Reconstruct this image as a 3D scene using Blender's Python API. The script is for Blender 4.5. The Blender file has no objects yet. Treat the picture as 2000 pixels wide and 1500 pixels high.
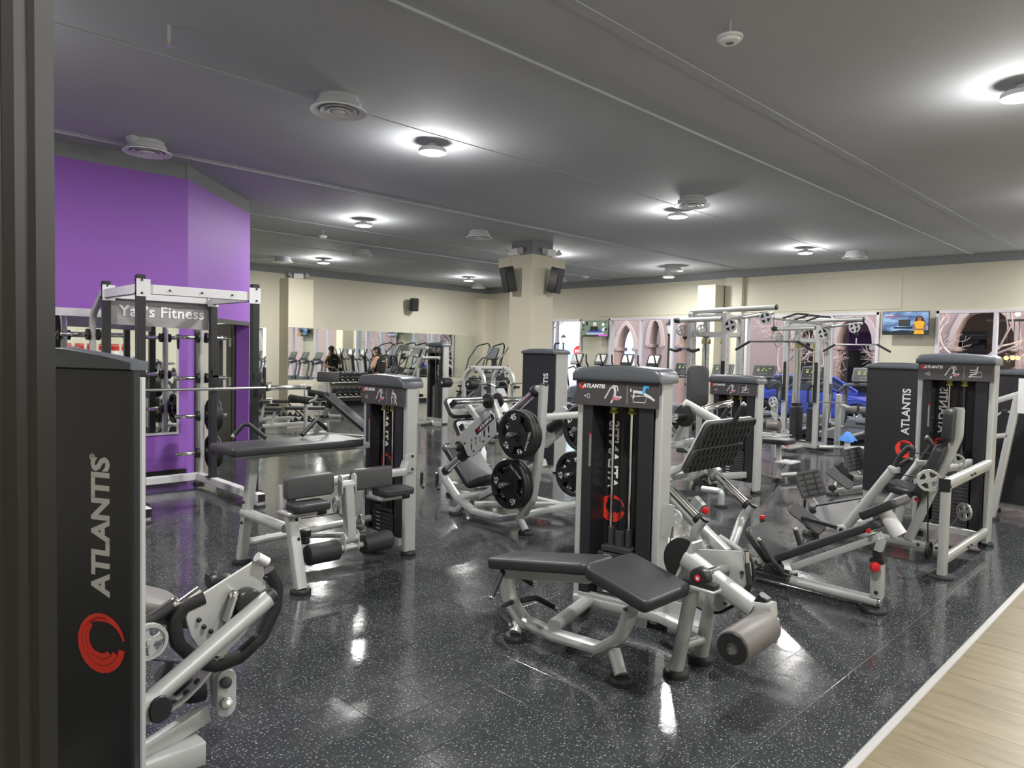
import bpy, bmesh, math, random
from mathutils import Vector as Vec, Matrix
from mathutils.geometry import tessellate_polygon
random.seed(7)
S = bpy.context.scene
COL = S.collection
# ------------------------------------------------------------------ camera
H, F = 1.65, 1390.0
PITCH, ROLL, YAW = math.radians(-2.5), math.radians(1.25), math.radians(45.3)
fw = Vec((math.cos(YAW)*math.cos(PITCH), math.sin(YAW)*math.cos(PITCH), math.sin(PITCH)))
rt0 = Vec((math.sin(YAW), -math.cos(YAW), 0)); up0 = rt0.cross(fw)
rt = rt0*math.cos(ROLL) + up0*math.sin(ROLL); up = up0*math.cos(ROLL) - rt0*math.sin(ROLL)
cam_d = bpy.data.cameras.new('camera'); cam = bpy.data.objects.new('camera', cam_d); COL.objects.link(cam)
cam_d.sensor_width = 36; cam_d.lens = F/2000*36; cam_d.clip_start = .05; cam_d.clip_end = 500
cam.matrix_world = Matrix(((rt.x, up.x, -fw.x, 0), (rt.y, up.y, -fw.y, 0), (rt.z, up.z, -fw.z, H), (0, 0, 0, 1)))
S.camera = cam
# ------------------------------------------------------------------ world (overcast winter daylight outside)
w = bpy.data.worlds.new('sky'); S.world = w; w.use_nodes = True
nt = w.node_tree; bg = nt.nodes['Background']
sky = nt.nodes.new('ShaderNodeTexSky'); sky.sky_type = 'NISHITA'; sky.sun_disc = False
sky.sun_elevation = math.radians(24); sky.sun_rotation = math.radians(200); sky.dust_density = 4; sky.air_density = 1.2
mx = nt.nodes.new('ShaderNodeMix'); mx.data_type = 'RGBA'; mx.inputs[0].default_value = .8
nt.links.new(sky.outputs[0], mx.inputs[6]); mx.inputs[7].default_value = (.86, .9, 1, 1)
nt.links.new(mx.outputs[2], bg.inputs[0]); bg.inputs[1].default_value = 1.6
# ------------------------------------------------------------------ exposure
vs = S.view_settings; vs.view_transform = 'Standard'; vs.look = 'None'; vs.gamma = 1; vs.use_curve_mapping = False
vs.exposure = 0.25
LAMP_W = 112.0
S.cycles.use_denoising = True
S.cycles.max_bounces = 8; S.cycles.diffuse_bounces = 5; S.cycles.glossy_bounces = 5
S.cycles.transparent_max_bounces = 12; S.cycles.caustics_reflective = False; S.cycles.caustics_refractive = False
S.cycles.sample_clamp_indirect = 6

# ------------------------------------------------------------------ pixel of the photograph -> point on a real plane
def ray(x, y): return fw + rt*((x-1000)/F) - up*((y-750)/F)
def wx(x, y, X): d = ray(x, y); return Vec((0, 0, H)) + d*(X/d.x)
def wy(x, y, Y): d = ray(x, y); return Vec((0, 0, H)) + d*(Y/d.y)
def wz(x, y, Z): d = ray(x, y); return Vec((0, 0, H)) + d*((Z-H)/d.z)
def wp(x, y, p, n):
    d = ray(x, y); n = Vec(n); return Vec((0, 0, H)) + d*((Vec(p)-Vec((0, 0, H))).dot(n)/d.dot(n))
V3 = lambda *a: Vec(a)
EX, EY, EZ = Vec((1, 0, 0)), Vec((0, 1, 0)), Vec((0, 0, 1))

# ------------------------------------------------------------------ materials
def mat(name, col, rough=.5, metal=0., bump=0., bscale=60., var=.06, vscale=8., emit=None, est=1., coat=0., alpha=None, trans=0., spec=.5, ior=1.45):
    m = bpy.data.materials.new(name); m.use_nodes = True; n = m.node_tree; b = n.nodes['Principled BSDF']
    b.inputs['Roughness'].default_value = rough; b.inputs['Metallic'].default_value = metal
    b.inputs['Specular IOR Level'].default_value = spec; b.inputs['IOR'].default_value = ior
    b.inputs['Coat Weight'].default_value = coat
    if trans: b.inputs['Transmission Weight'].default_value = trans
    tc = n.nodes.new('ShaderNodeTexCoord'); no = n.nodes.new('ShaderNodeTexNoise'); no.inputs['Scale'].default_value = vscale; no.inputs['Detail'].default_value = 3
    n.links.new(tc.outputs['Object'], no.inputs['Vector'])
    r = n.nodes.new('ShaderNodeMix'); r.data_type = 'RGBA'
    c = Vec(col[:3]); lo = [max(0, k*(1-var)) for k in c]; hi = [min(1, k*(1+var)) for k in c]
    r.inputs[6].default_value = (*lo, 1); r.inputs[7].default_value = (*hi, 1)
    n.links.new(no.outputs['Fac'], r.inputs[0]); n.links.new(r.outputs[2], b.inputs['Base Color'])
    if bump:
        n2 = n.nodes.new('ShaderNodeTexNoise'); n2.inputs['Scale'].default_value = bscale; n2.inputs['Detail'].default_value = 2
        n.links.new(tc.outputs['Object'], n2.inputs['Vector'])
        bp = n.nodes.new('ShaderNodeBump'); bp.inputs['Strength'].default_value = bump; bp.inputs['Distance'].default_value = .01
        n.links.new(n2.outputs['Fac'], bp.inputs['Height']); n.links.new(bp.outputs[0], b.inputs['Normal'])
    if emit:
        b.inputs['Emission Color'].default_value = (*emit, 1); b.inputs['Emission Strength'].default_value = est
    m.diffuse_color = (*col[:3], 1)
    return m
silver = mat('silver_powder_paint', (.50, .515, .51), .36, .35, bump=.04, bscale=400)
white_paint = mat('white_powder_paint', (.62, .62, .64), .4, .05)
chrome = mat('polished_chrome', (.78, .78, .76), .12, 1)
steel = mat('brushed_steel', (.55, .55, .54), .28, 1, bump=.05, bscale=200)
vinyl = mat('black_vinyl_upholstery', (.030, .031, .034), .38, 0, bump=.12, bscale=500)
vinyl_grey = mat('grey_vinyl_upholstery', (.062, .062, .066), .45, 0, bump=.1, bscale=500)
foam = mat('black_foam', (.022, .022, .025), .55, 0, bump=.1, bscale=300)
roller_m = mat('grey_roller_vinyl', (.14, .13, .125), .45, 0, bump=.06, bscale=400)
rubber = mat('black_rubber', (.014, .014, .015), .5, 0, bump=.1, bscale=200)
treadm = mat('grey_tread_rubber', (.05, .051, .053), .55, 0, bump=.1, bscale=200)
blackp = mat('black_plastic', (.018, .019, .021), .38)
shroud = mat('charcoal_shroud_panel', (.022, .023, .027), .33, .1, bump=.05, bscale=800)
capm = mat('gunmetal_cap_plastic', (.095, .105, .12), .34, .25, bump=.03, bscale=500)
capl = mat('light_gunmetal_cap', (.20, .20, .21), .36, .3)
iron = mat('cast_iron_slab', (.045, .046, .05), .5, .2)
blackpaint = mat('black_powder_paint', (.022, .022, .026), .4, .1)
red = mat('signal_red_print', (.78, .05, .03), .4)
redp = mat('red_plastic', (.55, .015, .02), .3)
lightgrey = mat('light_grey_print', (.60, .60, .60), .5)
midgrey = mat('mid_grey_print', (.19, .185, .185), .5)
whitep = mat('white_print', (.85, .85, .85), .5)
pink = mat('muscle_pink_print', (.55, .16, .2), .5)
bluep = mat('blue_print', (.05, .38, .7), .5)
brass = mat('olive_spring_plastic', (.42, .40, .12), .35, .2)
placm = mat('placard_print', (.055, .05, .055), .45)
beige = mat('beige_wall_paint', (.56, .54, .44), .7, 0, bump=.03, bscale=150, var=.02)
beige2 = mat('beige_column_paint', (.60, .565, .45), .7, 0, bump=.03, bscale=150, var=.02)
purple = mat('purple_wall_paint', (.27, .10, .47), .6, 0, bump=.03, bscale=150, var=.02)
darkceil = mat('dark_grey_deck_paint', (.50, .52, .55), .8, 0, bump=.06, bscale=12, var=.10, vscale=.7)
upperm = mat('dark_upper_wall_paint', (.24, .25, .265), .8, var=.08)
ventm = mat('white_metal_vent', (.85, .85, .86), .5)
mirror = mat('mirror_glass', (.86, .90, .86), .02, 1, var=.005)
alum = mat('white_aluminium_frame', (.62, .60, .64), .4, .2)
doorm = mat('grey_door_paint', (.06, .065, .06), .45)
jambm = mat('dark_bronze_door_frame', (.014, .013, .010), .42, .2)
greenish = mat('clear_sleeve_plastic', (.18, .18, .17), .3)

# ------------------------------------------------------------------ geometry kit (every function adds to a Geo in world space)
def rrect(w, h, r, n=3):
    r = min(r, w/2-1e-5, h/2-1e-5); o = []
    for cx, cy, a0 in ((w/2-r, h/2-r, 0), (-w/2+r, h/2-r, 90), (-w/2+r, -h/2+r, 180), (w/2-r, -h/2+r, 270)):
        for i in range(n+1):
            a = math.radians(a0+90*i/n); o.append((cx+r*math.cos(a), cy+r*math.sin(a)))
    return o
def circ(r, n=16, cx=0, cy=0, sx=1, a0=0): return [(cx+sx*r*math.cos(a0+2*math.pi*i/n), cy+r*math.sin(a0+2*math.pi*i/n)) for i in range(n)]
def fillet(pts, r, n=5):
    pts = [Vec(p) for p in pts]
    if r <= 0 or len(pts) < 3: return pts
    out = [pts[0]]
    for a, b, c in zip(pts, pts[1:], pts[2:]):
        u, v = (a-b), (c-b); lu, lv = u.length, v.length
        if lu < 1e-6 or lv < 1e-6: continue
        u /= lu; v /= lv; d = max(-1, min(1, u.dot(v))); ang = math.acos(d)
        if ang > 3.1: out.append(b); continue
        t = min(r/math.tan(ang/2), lu*.48, lv*.48)
        p0, p1 = b+u*t, b+v*t
        for i in range(n+1):
            s = i/n; out.append(p0*(1-s)**2 + b*2*s*(1-s) + p1*s*s)
    out.append(pts[-1]); return out
def inset(loop, d):
    n = len(loop); out = []
    for i in range(n):
        a, b, c = loop[i-1], loop[i], loop[(i+1) % n]
        e1 = (b[0]-a[0], b[1]-a[1]); e2 = (c[0]-b[0], c[1]-b[1])
        l1 = math.hypot(*e1) or 1e-9; l2 = math.hypot(*e2) or 1e-9
        n1 = (-e1[1]/l1, e1[0]/l1); n2 = (-e2[1]/l2, e2[0]/l2)
        m = (n1[0]+n2[0], n1[1]+n2[1]); k = 1+n1[0]*n2[0]+n1[1]*n2[1]; k = max(k, .4)
        out.append((b[0]+m[0]/k*d, b[1]+m[1]/k*d))
    return out
def area(l): return sum(l[i-1][0]*l[i][1]-l[i][0]*l[i-1][1] for i in range(len(l)))/2
class Geo:
    def __init__(s): s.v, s.f = [], []
    def add(s, v, f):
        k = len(s.v); s.v += [tuple(p) for p in v]; s.f += [tuple(i+k for i in q) for q in f]; return s
    def tube(s, pts, r, fil=0., seg=12, hint=EZ, cap=True, cr=None, n=5):
        """sweep of a circle (r) or of a rounded rectangle (r=(w,h)) along a polyline"""
        P = fillet(pts, fil, n); hint = Vec(hint)
        prof = circ(r, seg) if not isinstance(r, tuple) else rrect(r[0], r[1], cr if cr is not None else min(r)*.18, 2)
        m = len(prof); V = []; last = None
        for i, p in enumerate(P):
            t = (P[min(i+1, len(P)-1)]-P[max(i-1, 0)]).normalized()
            if last is None:
                a = hint.cross(t)
                if a.length < .05: a = (EX if abs(t.x) < .8 else EY).cross(t)
                a.normalize()
            else:
                a = (last - t*last.dot(t)).normalized()
            last = a; b = t.cross(a)
            V += [p+a*x+b*y for x, y in prof]
        Fc = [(i*m+j, i*m+(j+1) % m, (i+1)*m+(j+1) % m, (i+1)*m+j) for i in range(len(P)-1) for j in range(m)]
        if cap: Fc += [tuple(range(m))[::-1], tuple((len(P)-1)*m+j for j in range(m))]
        return s.add(V, Fc)
    def cyl(s, p0, p1, r, seg=20, bev=0., r1=None):
        p0, p1 = Vec(p0), Vec(p1); L = (p1-p0).length; r1 = r if r1 is None else r1
        if bev: return s.lathe(p0, p1-p0, [(0, r-bev), (bev*.3, r-bev*.3), (bev, r), (L-bev, r1), (L-bev*.3, r1-bev*.3), (L, r1-bev)], seg)
        return s.lathe(p0, p1-p0, [(0, r), (L, r1)], seg)
    def lathe(s, o, ax, prof, seg=20, cap=True):
        o = Vec(o); ax = Vec(ax).normalized(); a = (EZ if abs(ax.z) < .9 else EX).cross(ax).normalized(); b = ax.cross(a)
        V = [o+ax*t+(a*math.cos(2*math.pi*j/seg)+b*math.sin(2*math.pi*j/seg))*r for t, r in prof for j in range(seg)]
        Fc = [(i*seg+j, i*seg+(j+1) % seg, (i+1)*seg+(j+1) % seg, (i+1)*seg+j) for i in range(len(prof)-1) for j in range(seg)]
        if cap: Fc += [tuple(range(seg))[::-1], tuple((len(prof)-1)*seg+j for j in range(seg))]
        return s.add(V, Fc)
    def box(s, c, size, e1=EX, e2=EY, bev=0.):
        c = Vec(c); e1 = Vec(e1).normalized(); e2 = Vec(e2).normalized(); e3 = e1.cross(e2)
        x, y, z = [k/2 for k in size]
        if bev:
            return s.plate([rrect(size[0], size[1], bev, 1)], c-e3*z, e1, e2, size[2], bev*.7, centered=False)
        V = [c+e1*(x*i)+e2*(y*j)+e3*(z*k) for i in (-1, 1) for j in (-1, 1) for k in (-1, 1)]
        return s.add(V, [(0, 1, 3, 2), (4, 6, 7, 5), (0, 4, 5, 1), (2, 3, 7, 6), (0, 2, 6, 4), (1, 5, 7, 3)])
    def slab(s, lo, hi): # axis-aligned box by corners
        lo, hi = Vec(lo), Vec(hi); return s.box((lo+hi)/2, [abs(k) for k in (hi-lo)])
    def plate(s, loops, o, e1, e2, th, bev=0., bs=1, centered=True):
        """flat outline (first loop) with holes, thickness th along e1 x e2"""
        o = Vec(o); e1 = Vec(e1).normalized(); e2 = Vec(e2).normalized(); e3 = e1.cross(e2)
        if centered: o = o-e3*(th/2)
        L = []
        for i, l in enumerate(loops):
            l = list(l)
            if (area(l) > 0) != (i == 0): l = l[::-1]
            L.append(l)
        steps = [(0., 0.)] if not bev else [(bev*(1-math.cos(a)), bev*(1-math.sin(a))) for a in [math.pi/2*k/bs for k in range(bs+1)]][:]
        # rings: from bottom face up: (inset, z)
        if bev:
            ring = [(bev*(1-math.sin(math.pi/2*k/bs)), bev*(1-math.cos(math.pi/2*k/bs))) for k in range(bs+1)]
            ring = ring + [(a, th-z) for a, z in reversed(ring)]
        else: ring = [(0, 0), (0, th)]
        base = len(s.v); V = []; Fc = []; starts = []
        for l in L:
            st = len(V); starts.append(st); m = len(l)
            for a, z in ring:
                V += [o+e1*p[0]+e2*p[1]+e3*z for p in (inset(l, a) if a else l)]
            for i in range(len(ring)-1):
                Fc += [(st+i*m+j, st+i*m+(j+1) % m, st+(i+1)*m+(j+1) % m, st+(i+1)*m+j) for j in range(m)]
        flat = [[Vec((p[0], p[1], 0)) for p in (inset(l, ring[0][0]) if ring[0][0] else l)] for l in L]
        if len(L) == 1 and len(L[0]) <= 60 and convex(L[0]):
            m = len(L[0]); k = (len(ring)-1)*m
            Fc += [tuple(range(m))[::-1], tuple(k+j for j in range(m))]
        else:
            idx = [(st, j, len(l)) for st, l in zip(starts, L) for j in range(len(l))]
            for t in tessellate_polygon(flat):
                q = [Vec((*[flat_pt(flat, i)[k] for k in range(2)], 0)) for i in t]
                ar = (q[1]-q[0]).cross(q[2]-q[0]).z
                if abs(ar) < 1e-12: continue
                if ar < 0: t = t[::-1]
                top = tuple(idx[i][0]+(len(ring)-1)*idx[i][2]+idx[i][1] for i in t); bot = tuple(idx[i][0]+idx[i][1] for i in t)[::-1]
                Fc += [top, bot]
        return s.add(V, Fc)
    def pad(s, o, e1, e2, w, l, th, cr=.03, bev=.012, bs=3):
        return s.plate([rrect(w, l, cr, 4)], o, e1, e2, th, bev, bs)
    def ball(s, c, r, seg=12, sz=(1, 1, 1)):
        c = Vec(c); V = []; n = seg//2
        for i in range(1, n):
            for j in range(seg):
                t, p = math.pi*i/n, 2*math.pi*j/seg
                V.append(c+Vec((r*sz[0]*math.sin(t)*math.cos(p), r*sz[1]*math.sin(t)*math.sin(p), r*sz[2]*math.cos(t))))
        V += [c+Vec((0, 0, r*sz[2])), c-Vec((0, 0, r*sz[2]))]; k = len(V)
        Fc = [(i*seg+j, (i+1)*seg+j, (i+1)*seg+(j+1) % seg, i*seg+(j+1) % seg) for i in range(n-2) for j in range(seg)]
        Fc += [(k-2, j, (j+1) % seg) for j in range(seg)] + [(k-1, (n-2)*seg+(j+1) % seg, (n-2)*seg+j) for j in range(seg)]
        return s.add(V, Fc)
    def build(s, name, m, par=None, smooth=.55, **props):
        me = bpy.data.meshes.new(name); off = ORG.get(par, Vec((0, 0, 0))) if par else Vec((0, 0, 0))
        me.from_pydata([(p[0]-off.x, p[1]-off.y, p[2]-off.z) for p in s.v], [], s.f); me.update()
        ms = m if isinstance(m, (list, tuple)) else [m]
        for k in ms: me.materials.append(k)
        if smooth:
            me.polygons.foreach_set('use_smooth', [True]*len(me.polygons)); me.set_sharp_from_angle(angle=smooth)
        o = bpy.data.objects.new(name, me); COL.objects.link(o)
        if par: o.parent = par; ORG[o] = off
        for k, v in props.items(): o[k] = v
        return o
def flat_pt(flat, i):
    for l in flat:
        if i < len(l): return l[i]
        i -= len(l)
def convex(l):
    n = len(l)
    for i in range(n):
        a, b, c = l[i-2], l[i-1], l[i]
        if (b[0]-a[0])*(c[1]-b[1])-(b[1]-a[1])*(c[0]-b[0]) < -1e-9: return False
    return True
ORG = {}
def thing(name, label, cat, loc, group=None):
    o = bpy.data.objects.new(name, None); COL.objects.link(o); o.location = loc; o['label'] = label; o['category'] = cat
    o.empty_display_size = .1
    if group: o['group'] = group
    ORG[o] = Vec(loc); return o
def tag(o, label, cat, group=None):
    o['label'] = label; o['category'] = cat
    if group: o['group'] = group
    return o
def rebase(o, loc):   # give a single-mesh thing an origin at its own base
    loc = Vec(loc); o.data.transform(Matrix.Translation(-loc)); o.location = loc; return o
KIDS = {}
def dup(o, par=None, loc=None, label=None):
    if not KIDS.get('ok'):
        KIDS.clear(); KIDS['ok'] = True
        for k in COL.objects:
            if k.parent: KIDS.setdefault(k.parent.name, []).append(k)
    c = o.copy(); COL.objects.link(c); c.parent = par
    if loc is not None: c.location = loc
    if label: c['label'] = label
    for k in KIDS.get(o.name, []): dup(k, c)
    return c
def new_protos(): KIDS.clear()
def text(s, body, o, e1, e2, size, m, ext=.0008, align='CENTER', shear=0., off=0., sp=1., name='lettering', par=None):
    c = bpy.data.curves.new(name, 'FONT'); c.body = body; c.size = size; c.extrude = ext; c.align_x = align; c.align_y = 'CENTER'
    c.shear = shear; c.offset = off; c.space_character = sp; c.materials.append(m); c.resolution_u = 3
    ob = bpy.data.objects.new(name, c); COL.objects.link(ob)
    e1 = Vec(e1).normalized(); e2 = Vec(e2).normalized(); e3 = e1.cross(e2); p = Vec(o)
    off_ = ORG.get(par, Vec((0, 0, 0))) if par else Vec((0, 0, 0))
    ob.matrix_local = Matrix(((e1.x, e2.x, e3.x, p.x-off_.x), (e1.y, e2.y, e3.y, p.y-off_.y), (e1.z, e2.z, e3.z, p.z-off_.z), (0, 0, 0, 1)))
    if par: ob.parent = par; ORG[ob] = off_
    ob.matrix_local = Matrix(((e1.x, e2.x, e3.x, p.x-off_.x), (e1.y, e2.y, e3.y, p.y-off_.y), (e1.z, e2.z, e3.z, p.z-off_.z), (0, 0, 0, 1)))
    return ob
def logo_loops(r):
    """the swirl emblem: three nested crescent bands, tip at the right, thick at the lower left"""
    out = []; fr = [(0, .36), (.40, .70), (.74, 1.0)]; ends = [352, 336, 318]; st = [12, 75, 125]
    def T(a): return .055+.60*max(0, min(1, (a-12)/235.))**.95
    for (f0, f1), e, a0 in zip(fr, ends, st):
        o_, i_ = [], []
        n = 22
        for k in range(n+1):
            a = a0+(e-a0)*k/n; t = T(a); w0, w1 = t*f0, t*f1
            if a0 == 12: g = min(1, max(0, (a-90)/60)); w1 = t*(1-(1-f1)*g)
            ra = math.radians(a); cx, cy = math.cos(ra), math.sin(ra)
            o_.append((cx*(1-w0)*r, cy*(1-w0)*r)); i_.append((cx*(1-w1)*r, cy*(1-w1)*r))
        out.append(o_+i_[::-1])
    return out
def logo(o, e1, e2, r, m, ext=.001, par=None, name='emblem'):
    g = Geo()
    for l in logo_loops(r): g.plate([l], o, e1, e2, ext)
    return g.build(name, m, par)
def foot(g, p, r=.06, h=.03): g.lathe(Vec((p[0], p[1], 0)), EZ, [(0, r), (h*.55, r), (h*.75, r*.96), (h, r*.88)], 20)
def pulley(g, c, ax, r, t=.022):
    """spoked cable wheel"""
    c, ax = Vec(c), Vec(ax).normalized(); a = (EZ if abs(ax.z) < .9 else EX).cross(ax).normalized(); b = ax.cross(a)
    loops = [circ(r, 20)]
    for k in range(4):
        a0 = math.pi/2*k+.5; rr0, rr1 = r*.34, r*.76
        hl = [(rr1*math.cos(a0+t_), rr1*math.sin(a0+t_)) for t_ in (-.5, -.2, .2, .5)]+[(rr0*math.cos(a0+t_), rr0*math.sin(a0+t_)) for t_ in (.35, -.35)]
        loops.append(hl)
    g.plate(loops, c, a, b, t*.5)
    g.lathe(c-ax*t/2, ax, [(0, r*.82), (0, r), (t*.3, r*.95), (t*.7, r*.95), (t, r), (t, r*.82), (t*.6, r*.8), (t*.4, r*.8)], 20, cap=False)
    g.cyl(c-ax*t*.6, c+ax*t*.6, r*.16, 10)
# ================================================================== room shell
XW, YM, WT, DECK = 17.2, 18.7, 3.72, 3.91     # window wall, mirrored wall, height of the paint line, roof deck
def struct(g, name, m, par=None, **k):
    o = g.build(name, m, par, smooth=None, **k)
    if not par: o['kind'] = 'structure'
    return o
# --- materials of the floor
def floor_mat():
    m = mat('speckled_black_floor_tile', (.034, .037, .040), .16, 0, var=.35, vscale=1.3, spec=.6); n = m.node_tree; b = n.nodes['Principled BSDF']
    geo = n.nodes.new('ShaderNodeNewGeometry'); base = n.nodes['Mix'].outputs[2]
    for i, (sc, th, stretch) in enumerate(((55, .13, 1), (34, .10, 2.2))):
        mp = n.nodes.new('ShaderNodeMapping'); mp.inputs['Scale'].default_value = (1, stretch, 1); mp.inputs['Rotation'].default_value = (0, 0, .7*i)
        n.links.new(geo.outputs['Position'], mp.inputs['Vector'])
        nz = n.nodes.new('ShaderNodeTexNoise'); nz.inputs['Scale'].default_value = 30; n.links.new(mp.outputs[0], nz.inputs['Vector'])
        ad = n.nodes.new('ShaderNodeVectorMath'); ad.operation = 'MULTIPLY_ADD'; ad.inputs[1].default_value = (.03, .03, 0)
        n.links.new(nz.outputs['Color'], ad.inputs[0]); n.links.new(mp.outputs[0], ad.inputs[2])
        vo = n.nodes.new('ShaderNodeTexVoronoi'); vo.inputs['Scale'].default_value = sc; vo.voronoi_dimensions = '2D'; n.links.new(ad.outputs[0], vo.inputs['Vector'])
        # only some cells carry a chip
        lt = n.nodes.new('ShaderNodeMath'); lt.operation = 'LESS_THAN'; lt.inputs[1].default_value = th*1.35; n.links.new(vo.outputs['Distance'], lt.inputs[0])
        sx = n.nodes.new('ShaderNodeSeparateColor'); n.links.new(vo.outputs['Color'], sx.inputs[0])
        g2 = n.nodes.new('ShaderNodeMath'); g2.operation = 'GREATER_THAN'; g2.inputs[1].default_value = .42; n.links.new(sx.outputs[0], g2.inputs[0])
        mu = n.nodes.new('ShaderNodeMath'); mu.operation = 'MULTIPLY'; n.links.new(lt.outputs[0], mu.inputs[0]); n.links.new(g2.outputs[0], mu.inputs[1])
        mu2 = n.nodes.new('ShaderNodeMath'); mu2.operation = 'MULTIPLY'; n.links.new(mu.outputs[0], mu2.inputs[0]); n.links.new(sx.outputs[1], mu2.inputs[1])
        mx = n.nodes.new('ShaderNodeMix'); mx.data_type = 'RGBA'; mx.inputs[7].default_value = (.30, .315, .31, 1)
        n.links.new(mu2.outputs[0], mx.inputs[0]); n.links.new(base, mx.inputs[6]); base = mx.outputs[2]
    n.links.new(base, b.inputs['Base Color'])
    nz = n.nodes.new('ShaderNodeTexNoise'); nz.inputs['Scale'].default_value = 9; nz.inputs['Detail'].default_value = 3; n.links.new(geo.outputs['Position'], nz.inputs['Vector'])
    bp = n.nodes.new('ShaderNodeBump'); bp.inputs['Strength'].default_value = .22; bp.inputs['Distance'].default_value = .006
    n.links.new(nz.outputs['Fac'], bp.inputs['Height']); n.links.new(bp.outputs[0], b.inputs['Normal'])
    rr = n.nodes.new('ShaderNodeTexNoise'); rr.inputs['Scale'].default_value = 1.6; rr.inputs['Detail'].default_value = 5; n.links.new(geo.outputs['Position'], rr.inputs['Vector'])
    mr = n.nodes.new('ShaderNodeMapRange'); mr.inputs['To Min'].default_value = .05; mr.inputs['To Max'].default_value = .20
    mr.inputs['From Min'].default_value = .3; mr.inputs['From Max'].default_value = .7
    n.links.new(rr.outputs['Fac'], mr.inputs['Value']); n.links.new(mr.outputs[0], b.inputs['Roughness'])
    return m
ftile = floor_mat()
joint = mat('tile_joint', (.30, .31, .31), .6)
def plank_mat():
    m = mat('pale_oak_plank', (.60, .52, .38), .35, 0, spec=.45); n = m.node_tree; b = n.nodes['Principled BSDF']
    geo = n.nodes.new('ShaderNodeNewGeometry'); mp = n.nodes.new('ShaderNodeMapping'); mp.inputs['Scale'].default_value = (9, 1.3, 1)
    n.links.new(geo.outputs['Position'], mp.inputs['Vector'])
    nz = n.nodes.new('ShaderNodeTexNoise'); nz.inputs['Scale'].default_value = 1.6; nz.inputs['Detail'].default_value = 8; nz.inputs['Roughness'].default_value = .65; n.links.new(mp.outputs[0], nz.inputs['Vector'])
    cr = n.nodes.new('ShaderNodeValToRGB'); cr.color_ramp.elements[0].position = .33; cr.color_ramp.elements[0].color = (.145, .112, .062, 1)
    cr.color_ramp.elements[1].position = .62; cr.color_ramp.elements[1].color = (.215, .175, .105, 1)
    n.links.new(nz.outputs['Fac'], cr.inputs[0]); n.links.new(cr.outputs[0], b.inputs['Base Color'])
    return m
plankm = plank_mat()
YB = 1.03                                                          # edge of the black tile
fl = struct(Geo().slab((-2.5, -6.3, -.20), (XW+.3, YM+.3, -.003)), 'floor', joint)
T = .305; x0, y0 = 2.375-T*16, 1.345-T
cells = []
for i in range(70):
    for j in range(60):
        cx, cy = x0+(i+.5)*T, y0+(j+.5)*T
        if cx > XW+.2 or cy > YM+.15 or cy < YB+.1 or cx < -2.6: continue
        v = Vec((cx, cy, 0))-Vec((0, 0, H)); dz = v.dot(fw)
        vis = dz > .8 and abs(v.dot(rt)/dz) < .77 and abs(v.dot(up)/dz+.0) < .60
        cells.append(((0 if vis else 100)+v.length, cx, cy))
cells.sort()
tm = Geo().plate([[(-T/2+.0012, -T/2+.0012), (T/2-.0012, -T/2+.0012), (T/2-.0012, T/2-.0012), (-T/2+.0012, T/2-.0012)]], (0, 0, -.003), EX, EY, .006, .0008)
proto = struct(tm, 'floor_tile', ftile, fl)
for k, (_, cx, cy) in enumerate(cells[:300]):
    o = proto if k == 0 else proto.copy()
    if k: COL.objects.link(o)
    o.location = (cx, cy, random.uniform(-.0004, 0)); 
rest = Geo()
for _, cx, cy in cells[300:]:
    a = T/2-.0008; rest.add([(cx-a, cy-a, 0), (cx+a, cy-a, 0), (cx+a, cy+a, 0), (cx-a, cy+a, 0)], [(0, 1, 2, 3)])
rest.slab((-2.5, YB, -.006), (XW, y0+T+.01 if False else YB+.012, -.0005))
struct(rest, 'far_floor_tiles', ftile, fl)['kind'] = 'stuff'
# --- oak plank floor
pl = Geo().slab((-2.5, -6.3, -.2), (XW, YB-.035, -.012)); pl = struct(pl, 'plank_floor', mat('plank_joint', (.16, .12, .07), .7)); pl['kind'] = 'structure'
W_, L_ = .30, 1.2; k = 0
plank0 = Geo().plate([[(-W_/2+.0012, -L_/2+.0012), (W_/2-.0012, -L_/2+.0012), (W_/2-.0012, L_/2-.0012), (-W_/2+.0012, L_/2-.0012)]], (0, 0, -.004), EX, EY, .012, .001)
def plank_piece(x, ya, yb):
    g = Geo(); g.slab((x+.0012, ya+.0012, -.012), (x+W_-.0012, yb-.0012, .002)); return struct(g, 'floor_plank', plankm, pl)
for i in range(60):
    x = 2.2+W_*(i-6); 
    if x+W_ > XW+.3: break
    y1 = YB-.035
    first = (.55 if i % 3 == 0 else .95 if i % 3 == 1 else 1.2)
    ya = y1-first; plank_piece(x, ya, y1)
    while ya > -2.2: plank_piece(x, max(ya-1.2, -3), ya); ya -= 1.2
struct(Geo().plate([[(0, 0), (0, -.010), (.044, -.010), (.044, .001), (.036, .007), (.006, .005)]], (7.3, YB-.038, 0), EY, EZ, 19.6), 'trim_1', mat('grey_metal_transition_strip', (.33, .33, .32), .4, .5))
# --- deck, beams
struct(Geo().slab((-2.5, -6.3, DECK), (XW+.3, YM+.3, DECK+.1)), 'ceiling', darkceil)
for i in range(7):
    b = Geo(); y = .2+i*2.9
    b.slab((-2.4, y-.05, DECK-.008), (XW, y+.05, DECK-.001))
    o = struct(b, 'ceiling_beam', darkceil)
struct(Geo().slab((17.2, -6.3, -.2), (17.45, YM+.3, 0)), 'trim_6', joint)
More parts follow.
